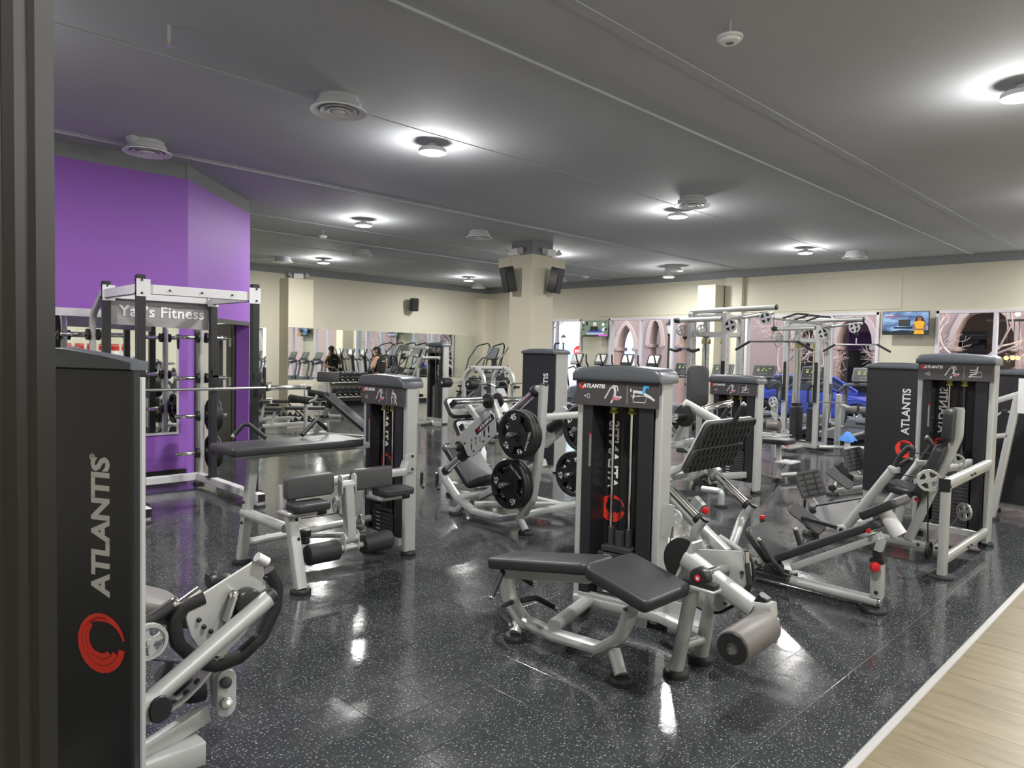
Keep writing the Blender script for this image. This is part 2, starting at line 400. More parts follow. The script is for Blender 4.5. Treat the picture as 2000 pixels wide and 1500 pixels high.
# --- window wall (X = 17.2): openings by Y
HD = 2.75; SILL = .12
wins = [(14.31, 16.9, (15.58, 15.36)), (8.95+1.25, 13.25, (12.12, 11.05)), (5.63, 8.85, (7.78, 6.69)), (.6, 4.50, (3.42, 2.2))]
ys = [YM]+[k for a, b, _ in wins for k in (b, a)]+[-6.3]
g = Geo()
for a, b in zip(ys[::2], ys[1::2]): g.slab((XW, b, 0), (XW+.25, a, WT))
for a, b, _ in wins: g.slab((XW, a, HD), (XW+.25, b, WT)); g.slab((XW, a, 0), (XW+.25, b, SILL))
struct(g, 'wall_window_side', beige)
struct(Geo().slab((XW+.02, -6.3, WT), (XW+.25, YM, DECK)), 'wall_upper_window_side', upperm)
def glass_mat():
    m = bpy.data.materials.new('window_glass'); m.use_nodes = True; n = m.node_tree; n.nodes.clear()
    out = n.nodes.new('ShaderNodeOutputMaterial'); gl = n.nodes.new('ShaderNodeBsdfGlossy'); gl.inputs['Roughness'].default_value = .01
    tr = n.nodes.new('ShaderNodeBsdfTransparent'); tr.inputs[0].default_value = (.93, .95, .96, 1); fr = n.nodes.new('ShaderNodeLayerWeight'); pw = n.nodes.new('ShaderNodeMath'); pw.operation = 'POWER'; pw.inputs[1].default_value = 4; n.links.new(fr.outputs['Facing'], pw.inputs[0]); fr = n.nodes.new('ShaderNodeMath'); fr.operation = 'MULTIPLY_ADD'; fr.inputs[1].default_value = .45; fr.inputs[2].default_value = .03; n.links.new(pw.outputs[0], fr.inputs[0])
    nz = n.nodes.new('ShaderNodeTexNoise'); mr = n.nodes.new('ShaderNodeMapRange'); mr.inputs['To Min'].default_value = 1; mr.inputs['To Max'].default_value = 1.1
    mu = n.nodes.new('ShaderNodeMath'); mu.operation = 'MULTIPLY'; n.links.new(nz.outputs[0], mr.inputs[0]); n.links.new(fr.outputs[0], mu.inputs[0]); n.links.new(mr.outputs[0], mu.inputs[1])
    mix = n.nodes.new('ShaderNodeMixShader'); n.links.new(mu.outputs[0], mix.inputs[0]); n.links.new(tr.outputs[0], mix.inputs[1]); n.links.new(gl.outputs[0], mix.inputs[2]); n.links.new(mix.outputs[0], out.inputs[0])
    return m
glass = glass_mat()
for i, (a, b, mu) in enumerate(wins):
    wn = Geo()
    for y in (a, b): wn.box((XW-.005, y+(.03 if y == a else -.03), (HD+SILL)/2), (.11, .07, HD-SILL), bev=.006)
    for z in (SILL+.03, HD-.03): wn.box((XW-.005, (a+b)/2, z), (.11, b-a, .07), bev=.006)
    wo = struct(wn, 'window_%d' % (i+1), alum)
    for y in mu: struct(Geo().box((XW, y, (HD+SILL)/2), (.12, .075, HD-SILL-.1), bev=.006), 'mullion', alum, wo)
    e = sorted([a+.05]+list(mu)+[b-.05])
    for p, q in zip(e, e[1:]): struct(Geo().slab((XW+.03, p, SILL+.05), (XW+.038, q, HD-.05)), 'pane', glass, wo)
# pilaster and raised panels on the window wall
struct(Geo().box((XW-.28, 9.70, 3.53/2), (.56, .52, 3.53), bev=.008), 'pilaster_window_side', beige2)
struct(Geo().slab((XW-.14, 8.93, 0), (XW, 9.4, WT)), 'pilaster_return', beige)
struct(Geo().plate([[(10.2, 0), (13.7, 0), (13.7, .72), (10.2, .72)]], (XW-.008, 0, HD+.06), EY, EZ, .016, .006), 'trim_2', beige)
struct(Geo().plate([[(5.2, 0), (8.9, 0), (8.9, .76), (5.2, .76)]], (XW-.008, 0, HD+.06), EY, EZ, .016, .006), 'trim_3', beige)
# --- mirrored wall (Y = 18.7)
struct(Geo().slab((5.2, YM, 0), (XW+.25, YM+.2, WT)), 'wall_mirror_side', beige)
struct(Geo().slab((4, YM+.02, WT), (XW+.25, YM+.2, DECK)), 'wall_upper_mirror_side', upperm)
struct(Geo().box((9.72, YM-.26, 3.57/2), (.76, .52, 3.57), bev=.008), 'pilaster_mirror_side', beige2)
struct(Geo().box((XW-.28, YM-.22, 3.5/2), (.56, .44, 3.5), bev=.008), 'pilaster_corner', beige2)
def mirror_panel(lo, hi, ax, k, lab):
    g = Geo().slab(lo, hi); o = g.build('wall_mirror', mirror, smooth=None); tag(rebase(o, lo), lab, 'mirror', 'wall mirrors'); return o
for k, (a, b) in enumerate(((10.12, 12.3), (12.3, 14.5), (14.5, 16.66))):
    mirror_panel((a+.004, YM-.012, .79), (b-.004, YM-.002, 2.22), 0, 0, ['wide wall mirror panel just right of the beige pilaster, showing the man', 'wide wall mirror panel behind the narrow black cable tower', 'wall mirror panel nearest the room corner, behind the bar rack'][k])
mirror_panel((9.34, YM-.535, .79), (10.10, YM-.522, 2.22), 0, 0, 'narrow wall mirror on the front of the beige pilaster')
mirror_panel((8.35, YM-.014, .79), (8.95, YM-.002, 2.2), 0, 0, 'narrow wall mirror between the power rack and the beige pilaster')
# --- purple walls
P1, P2 = Vec((3.40, 9.25, 0)), Vec((4.92, 10.84, 0)); dn = (P2-P1).normalized(); nn = Vec((dn.y, -dn.x, 0))
struct(Geo().slab((-2.5, 9.25, 0), (3.40, 9.45, WT)), 'wall_purple', purple)
struct(Geo().slab((-2.5, 9.27, WT), (3.40, 9.45, DECK)), 'wall_upper_purple', upperm)
L = (P2-P1).length; o0 = P1-nn*.1; ja, jb = .22, L-.02
struct(Geo().plate([[(0, 0), (ja, 0), (ja, 2.02), (jb, 2.02), (jb, 0), (L, 0), (L, WT), (0, WT)]], o0, dn, EZ, .2), 'wall_purple_chamfer', purple)
struct(Geo().plate([[(0, WT), (L, WT), (L, DECK), (0, DECK)]], o0, dn, EZ, .17), 'wall_upper_chamfer', upperm)
struct(Geo().plate([[(ja-.03, 0), (ja+.03, 0), (ja+.03, 1.98), (jb-.01, 1.98), (jb-.01, 2.04), (ja-.03, 2.04)]], o0+nn*.108, dn, EZ, .03), 'trim_4', doorm)
# alcove behind the doorway
struct(Geo().slab((3.1, 12.9, 0), (5.4, 13.05, DECK)), 'wall_alcove_back', beige)
struct(Geo().slab((3.0, 9.45, 0), (3.1, 12.9, WT)), 'wall_alcove_left', beige)
struct(Geo().slab((5.2, 13.05, 0), (5.4, YM, DECK)), 'wall_left_far', beige)
dA = Vec((4.79, 11.15, 0)); dd = (Vec((4.92, 12.05, 0))-dA).normalized(); dn2 = Vec((-dd.y, dd.x, 0))
D = struct(Geo().plate([[(0, .01), (.90, .01), (.90, 2.02), (0, 2.02)], [(.30, .95), (.66, .95), (.66, 1.78), (.30, 1.78)]], dA, dd, EZ, .045, .003), 'door_1', doorm)
struct(Geo().plate([[(.30, .95), (.66, .95), (.66, 1.78), (.30, 1.78)]], dA, dd, EZ, .008), 'door_pane', glass, D)
struct(Geo().box(dA+dd*.82+EZ*1.0+dn2*.06, (.12, .02, .02), dd, dn2), 'door_handle', steel, D)
for z in (1.72, 1.1): struct(Geo().box(dA+dd*.02+dn2*.03+EZ*z, (.10, .02, .14), dd, dn2), 'hinge', steel, D)
struct(Geo().box((4.80, 11.04, 1.0), (.07, .10, 2.05), dd, dn2), 'door_jamb', doorm, D); struct(Geo().box((4.86, 10.96, 1.0), (.09, .09, 2.05), dd, dn2), 'door_jamb', doorm, D)
# baseboard
bb = Geo().slab((-2.5, 9.235, 0), (3.38, 9.25, .10)); struct(bb, 'baseboard_purple', rubber)
struct(Geo().slab((5.4, YM-.012, 0), (XW, YM, .10)), 'baseboard_mirror_side', rubber)
struct(Geo().slab((XW-.012, 8.9, 0), (XW, 9.4, .10)), 'baseboard_window_side', rubber)
# mirror on the purple wall
mm = thing('wall_mirror', 'large framed mirror on the purple wall behind the power rack', 'mirror', (1.0, 9.25, .56), 'wall mirrors')
Geo().slab((-.9, 9.236, .575), (3.26, 9.246, 2.0)).build('mirror_glass', mirror, mm, None)
Geo().plate([[(-.93, .545), (3.285, .545), (3.285, 2.05), (-.93, 2.05)], [(-.9, .575), (3.26, .575), (3.26, 1.96), (-.9, 1.96)]], (0, 9.243, 0), EX, EZ, .02).build('mirror_frame', alum, mm, None)
# --- far sides of the room, behind the camera
struct(Geo().slab((-2.5, -6.5, 0), (XW, -6.3, DECK)), 'wall_right', beige)
struct(Geo().slab((-2.7, -6.5, 0), (-2.5, 9.45, DECK)), 'wall_back', beige)
struct(Geo().slab((-2.5, 9.45, 0), (-2.3, YM, DECK)), 'wall_back_left', beige)
# --- door frame the photographer looks past
e = Vec((0, 0, H)) + (fw*.62+rt0*-.422); e.z = 0
rv = Vec((rt0.x, rt0.y, 0)).normalized(); fv = Vec((fw.x, fw.y, 0)).normalized()
jo = [(0, -.038), (0, -.012), (-.004, -.008), (-.004, .004), (.004, .008), (.004, .020), (-.002, .026), (-.006, .07), (-.34, .07), (-.34, -.044), (-.006, -.044)][::-1]
struct(Geo().plate([[(a_, -b_) for a_, b_ in jo]], e, rv, fv, 3.9, centered=False), 'door_2', jambm)
# --- free-standing column with its shelf collar
cx, cy = 10.33, 9.93; cc = Vec((cx+.32, cy+.32, 0))
struct(Geo().box(cc+EZ*1.82, (.64, .64, 3.64), bev=.008), 'column', beige2)
co = Geo(); co.slab((cx-.003, cy+.64, 3.43), (cx+.20, cy+.98, 3.62)); co.slab((cx+.64, cy-.003, 3.43), (cx+.98, cy+.20, 3.62))
struct(co, 'trim_5', beige2)
struct(Geo().box(cc+EZ*(3.64+DECK)/2, (.6, .6, DECK-3.64)), 'column_upper', upperm)

# ================================================================== lamps
lamp_m = bpy.data.materials.new('lit_lamp_diffuser'); lamp_m.use_nodes = True
lb = lamp_m.node_tree.nodes['Principled BSDF']; lb.inputs['Emission Color'].default_value = (1, .96, .90, 1); lb.inputs['Emission Strength'].default_value = 30; lb.inputs['Base Color'].default_value = (.9, .9, .9, 1)
LZ = 3.8
def lamp(x, y, lab, LZ=LZ):
    t = thing('ceiling_light', lab, 'ceiling light', (x, y, LZ), 'round ceiling lights')
    Geo().lathe((x, y, LZ-.012), EZ, [(0, .128), (0, .147), (.035, .15), (.05, .13), (.06, .05), (.10, .04), (.10, .0)], 28, cap=False).build('housing', white_paint, t)
    Geo().lathe((x, y, LZ-.018), EZ, [(0, .0), (0, .10), (.006, .128), (.010, .128)], 28, cap=False).build('diffuser', lamp_m, t)
    Geo().tube([(x, y, LZ+.09), (x, y, DECK)], .004, seg=6).build('hanging_wire', steel, t)
    l = bpy.data.lights.new('lamp_light', 'POINT'); l.shadow_soft_size = .10; l.energy = LAMP_W*.24; l.color = (1, .98, .945)
    ob = bpy.data.objects.new('lamp_light', l); COL.objects.link(ob); ob.location = (x, y, LZ-.16)
    l = bpy.data.lights.new('lamp_light', 'AREA'); l.shape = 'DISK'; l.size = .26; l.energy = LAMP_W; l.color = (1, .98, .945)
    ob = bpy.data.objects.new('lamp_light', l); COL.objects.link(ob); ob.location = (x, y, LZ-.022)
L0 = [(4.83, 6.18, 'round lit ceiling light nearest the camera, above the prone curl bench'), (6.87, 10.68, 'round lit ceiling light in front of the purple corner'),
      (9.2, 16.1, 'small lit ceiling light close to the beige pilaster, far left'), (14.2, 16.3, 'small lit ceiling light just left of the column, farthest corner'),
      (12.06, 10.97, 'lit ceiling light touching the column top on its right'), (9.54, 6.1, 'round lit ceiling light beside a large vent, middle of the ceiling'),
      (16.6, 10.86, 'small lit ceiling light just above the window wall'), (14.38, 6.18, 'lit ceiling light on a long wire before the beige wall, right'),
      (6.97, 1.29, 'bright ceiling light cut by the right edge of the picture')]
for x, y, l in L0: lamp(x, y, l) if x < 16.5 else lamp(15.47, 10.10, l, 3.65)
for x, y in ((2.1, 1.3), (11.8, 1.3), (16.6, 1.3), (4.8, -3.5), (9.6, -3.5), (14.4, -3.5), (0.2, 6.1), (0, -3.5)): lamp(x, y, 'round ceiling light outside the picture, above the wooden floor side')
def vent(x, y, lab, r=.25, duct=False):
    t = thing('ceiling_vent', lab, 'air vent', (x, y, 3.8), 'round white ceiling vents')
    Geo().lathe((x, y, 3.78), EZ, [(.02, r*.72), (0, r), (.012, r), (.035, r*.7)], 32, cap=False).build('rim', ventm, t)
    for a, z in ((.66, .012), (.42, .0)):
        Geo().lathe((x, y, 3.775+z), EZ, [(.022, r*(a-.14)), (0, r*a), (.006, r*a), (.03, r*(a-.14))], 32, cap=False).build('ring_blade', ventm, t)
    Geo().lathe((x, y, 3.775), EZ, [(0, .0), (0, r*.2), (.012, r*.22)], 24, cap=False).build('centre_disc', ventm, t)
    dk = Geo(); dk.lathe((x, y, 3.81), EZ, [(0, r*.75), (.0, r*.8), (.05, r*.8), (.06, r*.7), (DECK-3.81, r*.7)], 24)
    dk.build('duct', darkceil, t)
for x, y, l in [(3.43, 5.76, 'largest round ceiling vent, upper left, above the bench machine'), (2.72, 8.6, 'round ceiling vent directly in front of the purple wall'),
                (8.46, 16.76, 'small round vent at the top of the far beige wall, left'), (8.93, 13.96, 'small round vent right of the light before the purple corner'),
                (8.95, 10.0, 'round vent in the middle of the ceiling left of the column'), (15.93, 17.8, 'tiny round vent under the farthest light, left of the column'),
                (15.7, 14.0, 'small round vent just right of the column'), (8.93, 5.48, 'large round vent touching the middle light'),
                (15.4, 9.93, 'small round vent above the window pilaster'), (15.53, 5.63, 'round vent right of the light on a long wire')]: vent(x, y, l)
def detector(x, y, z, lab, r=.06):
    t = thing('smoke_detector', lab, 'smoke detector', (x, y, z), 'smoke detectors')
    Geo().lathe((x, y, z), -EZ, [(0, r), (.015, r), (.02, r*.8), (.035, r*.75), (.045, r*.55)], 24).build('housing', ventm, t)
    Geo().lathe((x, y, z), -EZ, [(.046, .0), (.046, r*.3), (.044, r*.35)], 16, cap=False).build('sensor_cap', midgrey, t)
    Geo().tube([(x, y, z), (x, y, DECK)], .008, seg=6).build('mounting_stem', darkceil, t)
detector(4.43, 2.47, 3.8, 'white round smoke detector alone on the upper right of the ceiling', .085)
detector(7.02, 12.3, 3.8, 'small smoke detector left of the light before the purple corner', .08)
detector(15.28, 12.65, 3.8, 'small smoke detector right of the column above the window wall', .09)
sp = thing('fire_sprinkler', 'small sprinkler head on the dark ceiling, upper left corner', 'sprinkler', (1.85, 5.39, 3.8))
Geo().tube([(1.85, 5.39, 3.8), (1.85, 5.39, DECK)], .012, seg=8).build('drop_pipe', darkceil, sp); Geo().lathe((1.85, 5.39, 3.76), EZ, [(0, .03), (.004, .03), (.006, .008), (.05, .012)], 14).build('deflector', steel, sp)
# faint sprinkler pipes and a big duct under the deck
for y, z in ((3.9, 3.895), (8.9, 3.895), (13.2, 3.895)):
    p = Geo().tube([(0, y, z), (XW-.05, y, z)], .013, seg=8).build('sprinkler_pipe', darkceil); p['kind'] = 'structure'
p = Geo().tube([(2.7, 8.58, 3.9), (2.68, 8.56, 3.905), (2.5, 8.5, 3.905)], .06, .1, seg=18, n=7).build('flexible_duct', darkceil); tag(rebase(p, (2.7, 8.58, 3.9)), 'dark elbow of air duct above the vent by the purple wall', 'duct')
# ================================================================== speakers, emergency lights
def speaker(c, ang, tilt, lab, h=.34):
    d = Vec((math.cos(ang), math.sin(ang), 0)); sd = Vec((-d.y, d.x, 0)); c = Vec(c)
    f = (d-EZ*tilt).normalized(); u = sd.cross(f)*-1
    if u.z < 0: u = -u
    t = thing('wall_speaker', lab, 'speaker', c, 'black wall speakers')
    Geo().plate([rrect(.24, h, .02)], c+f*.12, sd, u, .20, .012).build('cabinet', blackp, t)
    Geo().plate([rrect(.20, h-.04, .015)], c+f*.225, sd, u, .008, .003).build('grille', shroud, t)
    Geo().box(c-EZ*h*.42+d*.02, (.06, .06, .12), sd, d).build('bracket', blackp, t)
speaker(wy(807, 594, YM-.16), -math.pi/2-.35, .18, 'black speaker high on the beige mirrored wall', .40)
speaker((cx-.12, cy+.42, 3.16), math.pi-.2, .22, 'black speaker on the left face of the column', .5)
speaker((cx+.42, cy-.12, 3.16), -math.pi/2+.2, .22, 'black speaker on the right face of the column', .5)
def emergency(c, d, lab, led=True):
    c = Vec(c); d = Vec(d).normalized(); sd = Vec((-d.y, d.x, 0)); t = thing('emergency_light', lab, 'emergency light', c, 'emergency lights')
    Geo().plate([rrect(.26, .14, .02)], c+EZ*.08, sd, EZ, .09, .01).build('battery_case', ventm, t)
    for s in (-1, 1): Geo().cyl(c+sd*(.2*s)+EZ*.07, c+sd*(.24*s)+d*.06+EZ*.12, .045, 14, r1=.055).build('lamp_head', white_paint, t)
emergency((cx-.02, cy+.5, 3.63), (-1, 0, 0), 'white emergency light unit on top of the column, left'); emergency((cx+.5, cy-.02, 3.63), (0, -1, 0), 'white emergency light unit on top of the column, right')
emergency((9.75, YM-.3, 3.58), (-.5, -1, 0), 'white emergency light on top of the beige pilaster at far left')
# ================================================================== televisions
def emat(name, col, s=1.0):
    m = bpy.data.materials.new(name); m.use_nodes = True; b = m.node_tree.nodes['Principled BSDF']; b.inputs['Base Color'].default_value = (.01, .01, .01, 1)
    tc = m.node_tree.nodes.new('ShaderNodeTexNoise'); tc.inputs['Scale'].default_value = 4; mx = m.node_tree.nodes.new('ShaderNodeMix'); mx.data_type = 'RGBA'
    mx.inputs[6].default_value = (*[k*.9 for k in col], 1); mx.inputs[7].default_value = (*col, 1); m.node_tree.links.new(tc.outputs[0], mx.inputs[0])
    m.node_tree.links.new(mx.outputs[2], b.inputs['Emission Color']); b.inputs['Emission Strength'].default_value = s; b.inputs['Roughness'].default_value = .15; return m
def tv(c, w_, h_, lab, n, tilt=.0):
    c = Vec(c); d = Vec(n).normalized(); e1 = Vec((d.y, -d.x, 0)); e1 = EZ.cross(d); u = EZ
    t = thing('television', lab, 'television', c)
    Geo().plate([rrect(w_, h_, .01)], c, e1, u, .05, .006).build('casing', blackp, t)
    Geo().box(c-d*.12, (.2, .5, .14), e1, d).build('wall_bracket', blackp, t)
    return t, c+d*.0262, e1, u
def skymat():
    m = bpy.data.materials.new('tv_cloud_sky'); m.use_nodes = True; n = m.node_tree; b = n.nodes['Principled BSDF']; b.inputs['Base Color'].default_value = (.01, .01, .01, 1)
    tc = n.nodes.new('ShaderNodeTexCoord'); mp = n.nodes.new('ShaderNodeMapping'); mp.inputs['Scale'].default_value = (1, 2.2, 6.5); no = n.nodes.new('ShaderNodeTexNoise'); no.inputs['Scale'].default_value = 1.6; no.inputs['Detail'].default_value = 6
    cr = n.nodes.new('ShaderNodeValToRGB'); cr.color_ramp.elements[0].position = .36; cr.color_ramp.elements[0].color = (.02, .07, .19, 1); cr.color_ramp.elements[1].position = .68; cr.color_ramp.elements[1].color = (.26, .42, .68, 1)
    n.links.new(tc.outputs['Object'], mp.inputs[0]); n.links.new(mp.outputs[0], no.inputs[0]); n.links.new(no.outputs[0], cr.inputs[0]); n.links.new(cr.outputs[0], b.inputs['Emission Color']); b.inputs['Emission Strength'].default_value = 1.1
    return m
e_yel, e_skin, e_hair, e_dark, e_white, e_red = emat('tv_yellow', (.85, .42, .02)), emat('tv_skin', (.32, .14, .08)), emat('tv_hair', (.02, .012, .01)), emat('tv_dark_land', (.02, .03, .03)), emat('tv_white', (.8, .8, .85)), emat('tv_red', (.6, .08, .12))
e_blue, e_foliage, e_face, e_pink, e_desk = emat('tv_suit_blue', (.05, .09, .32)), emat('tv_foliage', (.16, .22, .15)), emat('tv_face', (.6, .42, .36)), emat('tv_pink', (.65, .12, .6)), emat('tv_desk', (.45, .45, .62))
a = wx(1725, 610, XW-.35); b = wx(1814, 653, XW-.35); W2, H2 = abs(a.y-b.y), abs(a.z-b.z)+.02
t, q, e1, u = tv(((XW-.35), (a.y+b.y)/2, (a.z+b.z)/2), W2, H2, 'television showing a presenter in yellow against clouds, right', (-1, 0, 0))
def scr(loop, m, lv, name='screen_image', base=None, par=None): 
    q_, e1_, u_ = base; return Geo().plate([loop], q_+e1_.cross(u_)*(.0012*lv), e1_, u_, .0008).build(name, m, par, None)
B = (q, e1, u)
R_ = lambda x0, y0, x1, y1: [(x0, y0), (x1, y0), (x1, y1), (x0, y1)]
w2, h2 = W2/2-.012, H2/2-.012
scr(R_(-w2, -h2, w2, h2), skymat(), 1, 'screen', B, t)
scr([(-w2, -h2), (w2, -h2), (w2, -h2*.62), (w2*.3, -h2*.7), (-w2*.1, -h2*.6), (-w2*.6, -h2*.74), (-w2, -h2*.62)], e_dark, 2, 'landscape', B, t)
# presenter: hair, head, arms, dress
cxp = w2*.62
scr([(cxp-.10, h2*.05), (cxp-.07, h2*.48), (cxp-.03, h2*.6), (cxp+.03, h2*.6), (cxp+.07, h2*.45), (cxp+.11, h2*.05)], e_hair, 3, 'presenter_hair', B, t)
scr(circ(.042, 12, cxp, h2*.36), e_skin, 4, 'presenter_face', B, t)
scr([(cxp-.10, -h2*.98), (cxp-.07, -h2*.42), (cxp-.085, -h2*.12), (cxp-.11, -h2*.12), (cxp-.09, h2*.12), (cxp-.03, h2*.2), (cxp+.03, h2*.2), (cxp+.09, h2*.12), (cxp+.11, -h2*.12), (cxp+.085, -h2*.12), (cxp+.07, -h2*.42), (cxp+.10, -h2*.98)], e_yel, 5, 'presenter_dress', B, t)
scr([(cxp-.13, -h2*.1), (cxp-.09, -h2*.1), (cxp-.085, -h2*.48), (cxp+.02, -h2*.52), (cxp+.02, -h2*.66), (cxp-.12, -h2*.6)], e_skin, 6, 'presenter_arm', B, t)
scr([(cxp+.13, -h2*.1), (cxp+.09, -h2*.1), (cxp+.085, -h2*.48), (cxp+.0, -h2*.52), (cxp+.0, -h2*.66), (cxp+.14, -h2*.6)], e_skin, 6, 'presenter_arm', B, t)
scr(R_(-w2*.9, h2*.68, -w2*.55, h2*.76), e_white, 3, 'caption', B, t); scr(R_(-w2*.85, h2*.55, -w2*.3, h2*.62), e_red, 3, 'caption', B, t)
scr(R_(-w2*.5, -h2*.5, w2*.34, -h2*.36), e_dark, 3, 'caption_bar', B, t)
# second television, tilted into the room, on the pier
a = wx(1140, 627, XW-.4); b = wx(1186, 658, XW-.4); W2, H2 = abs(a.y-b.y)*1.02, abs(a.z-b.z)
t, q, e1, u = tv(((XW-.4), (a.y+b.y)/2, (a.z+b.z)/2), W2, H2, 'television showing a newsreader in a blue suit, on the pier left', (-1, -.12, 0))
B = (q, e1, u); w2, h2 = W2/2-.012, H2/2-.012
scr(R_(-w2, -h2, w2, h2), e_foliage, 1, 'screen', B, t)
for k in range(26):
    x_, y_ = random.uniform(-w2*.9, w2*.9), random.uniform(-h2*.2, h2*.9); r_ = random.uniform(.02, .05)
    if abs(x_) > .27: scr(circ(r_, 7, x_, y_), random.choice([e_dark, e_white, e_dark]), 2+k % 3*.3, 'foliage_patch', B, t)
scr([(-.24, -h2*.55), (-.2, -h2*.1), (-.08, h2*.12), (.08, h2*.12), (.2, -h2*.1), (.24, -h2*.55)], e_blue, 4, 'newsreader_suit', B, t)
scr([(-.035, h2*.12), (.035, h2*.12), (0, -h2*.4)], e_white, 5, 'newsreader_shirt', B, t)
scr(circ(.075, 14, 0, h2*.42, .85), e_face, 5, 'newsreader_face', B, t); scr([(-.06, h2*.55), (-.05, h2*.82), (.05, h2*.82), (.06, h2*.55), (0, h2*.66)], e_white, 6, 'newsreader_hair', B, t)
scr(R_(-w2*.6, -h2*.75, w2*.7, -h2*.5), e_desk, 5, 'news_desk', B, t); scr(R_(-w2*.9, -h2*.97, w2*.3, -h2*.8), e_dark, 5, 'caption_bar', B, t); scr(R_(w2*.3, -h2*.97, w2*.96, -h2*.76), e_pink, 5, 'caption_bar', B, t)
# ================================================================== weight towers
def figure(P, e1, e2, c, s, pose, m, par, name='printed_figure'):
    """little printed exercise figure built from flat strokes"""
    g = Geo(); e3 = Vec(e1).normalized().cross(Vec(e2).normalized())
    def st(pts, w_): g.tube([c+e1*x*s+e2*y*s for x, y in pts], (w_*s, .0012), hint=e3, cr=.0002)
    if pose == 'muscle':
        st([(-.9, -.5), (-.55, .1), (-.3, .55), (.1, .75)], .14); st([(.1, .75), (.25, .2), (.15, -.2)], .24); st([(-.1, .8), (.45, .78)], .16); st([(.15, -.2), (.75, -.35), (.9, -.2)], .22); st([(.15, -.25), (-.2, -.9)], .16); st([(.45, .78), (.55, .3)], .12)
    elif pose == 'lying':
        st([(-1.3, .55), (-1.15, .55)], .3); st([(-1.0, .45), (0, .35), (.9, -.1)], .26); st([(-.9, .3), (-.9, -.2)], .14); st([(.9, -.1), (1.25, -.35)], .2); st([(-1.2, 0), (-.2, 0), (-1.1, -.02)], .08); st([(-1.0, -.05), (-.95, -.6), (.3, -.6), (.45, 0), (-.5, .05)], .07)
    elif pose == 'bent':
        st([(-.3, .85), (-.15, .85)], .26); st([(-.4, .6), (.2, .4), (.5, -.1)], .28); st([(-.4, .5), (-.35, 0)], .12); st([(.5, -.1), (.35, -.5), (.7, -.9)], .18); st([(-.5, -.05), (-.4, -.9)], .08); st([(-.6, 0), (.1, 0)], .09); st([(.1, 0), (.1, -.9)], .08)
    else:
        st([(0, .6), (.1, .95)], .18); st([(0, .6), (-.1, -.1)], .26); st([(-.1, -.1), (-.7, -.2), (-.9, -.6)], .16); st([(-1, -.5), (.6, -.5), (.6, .2), (-.9, .1)], .08); st([(-.9, .45), (0, .45)], .12)
    return g.build(name, m, par, None)
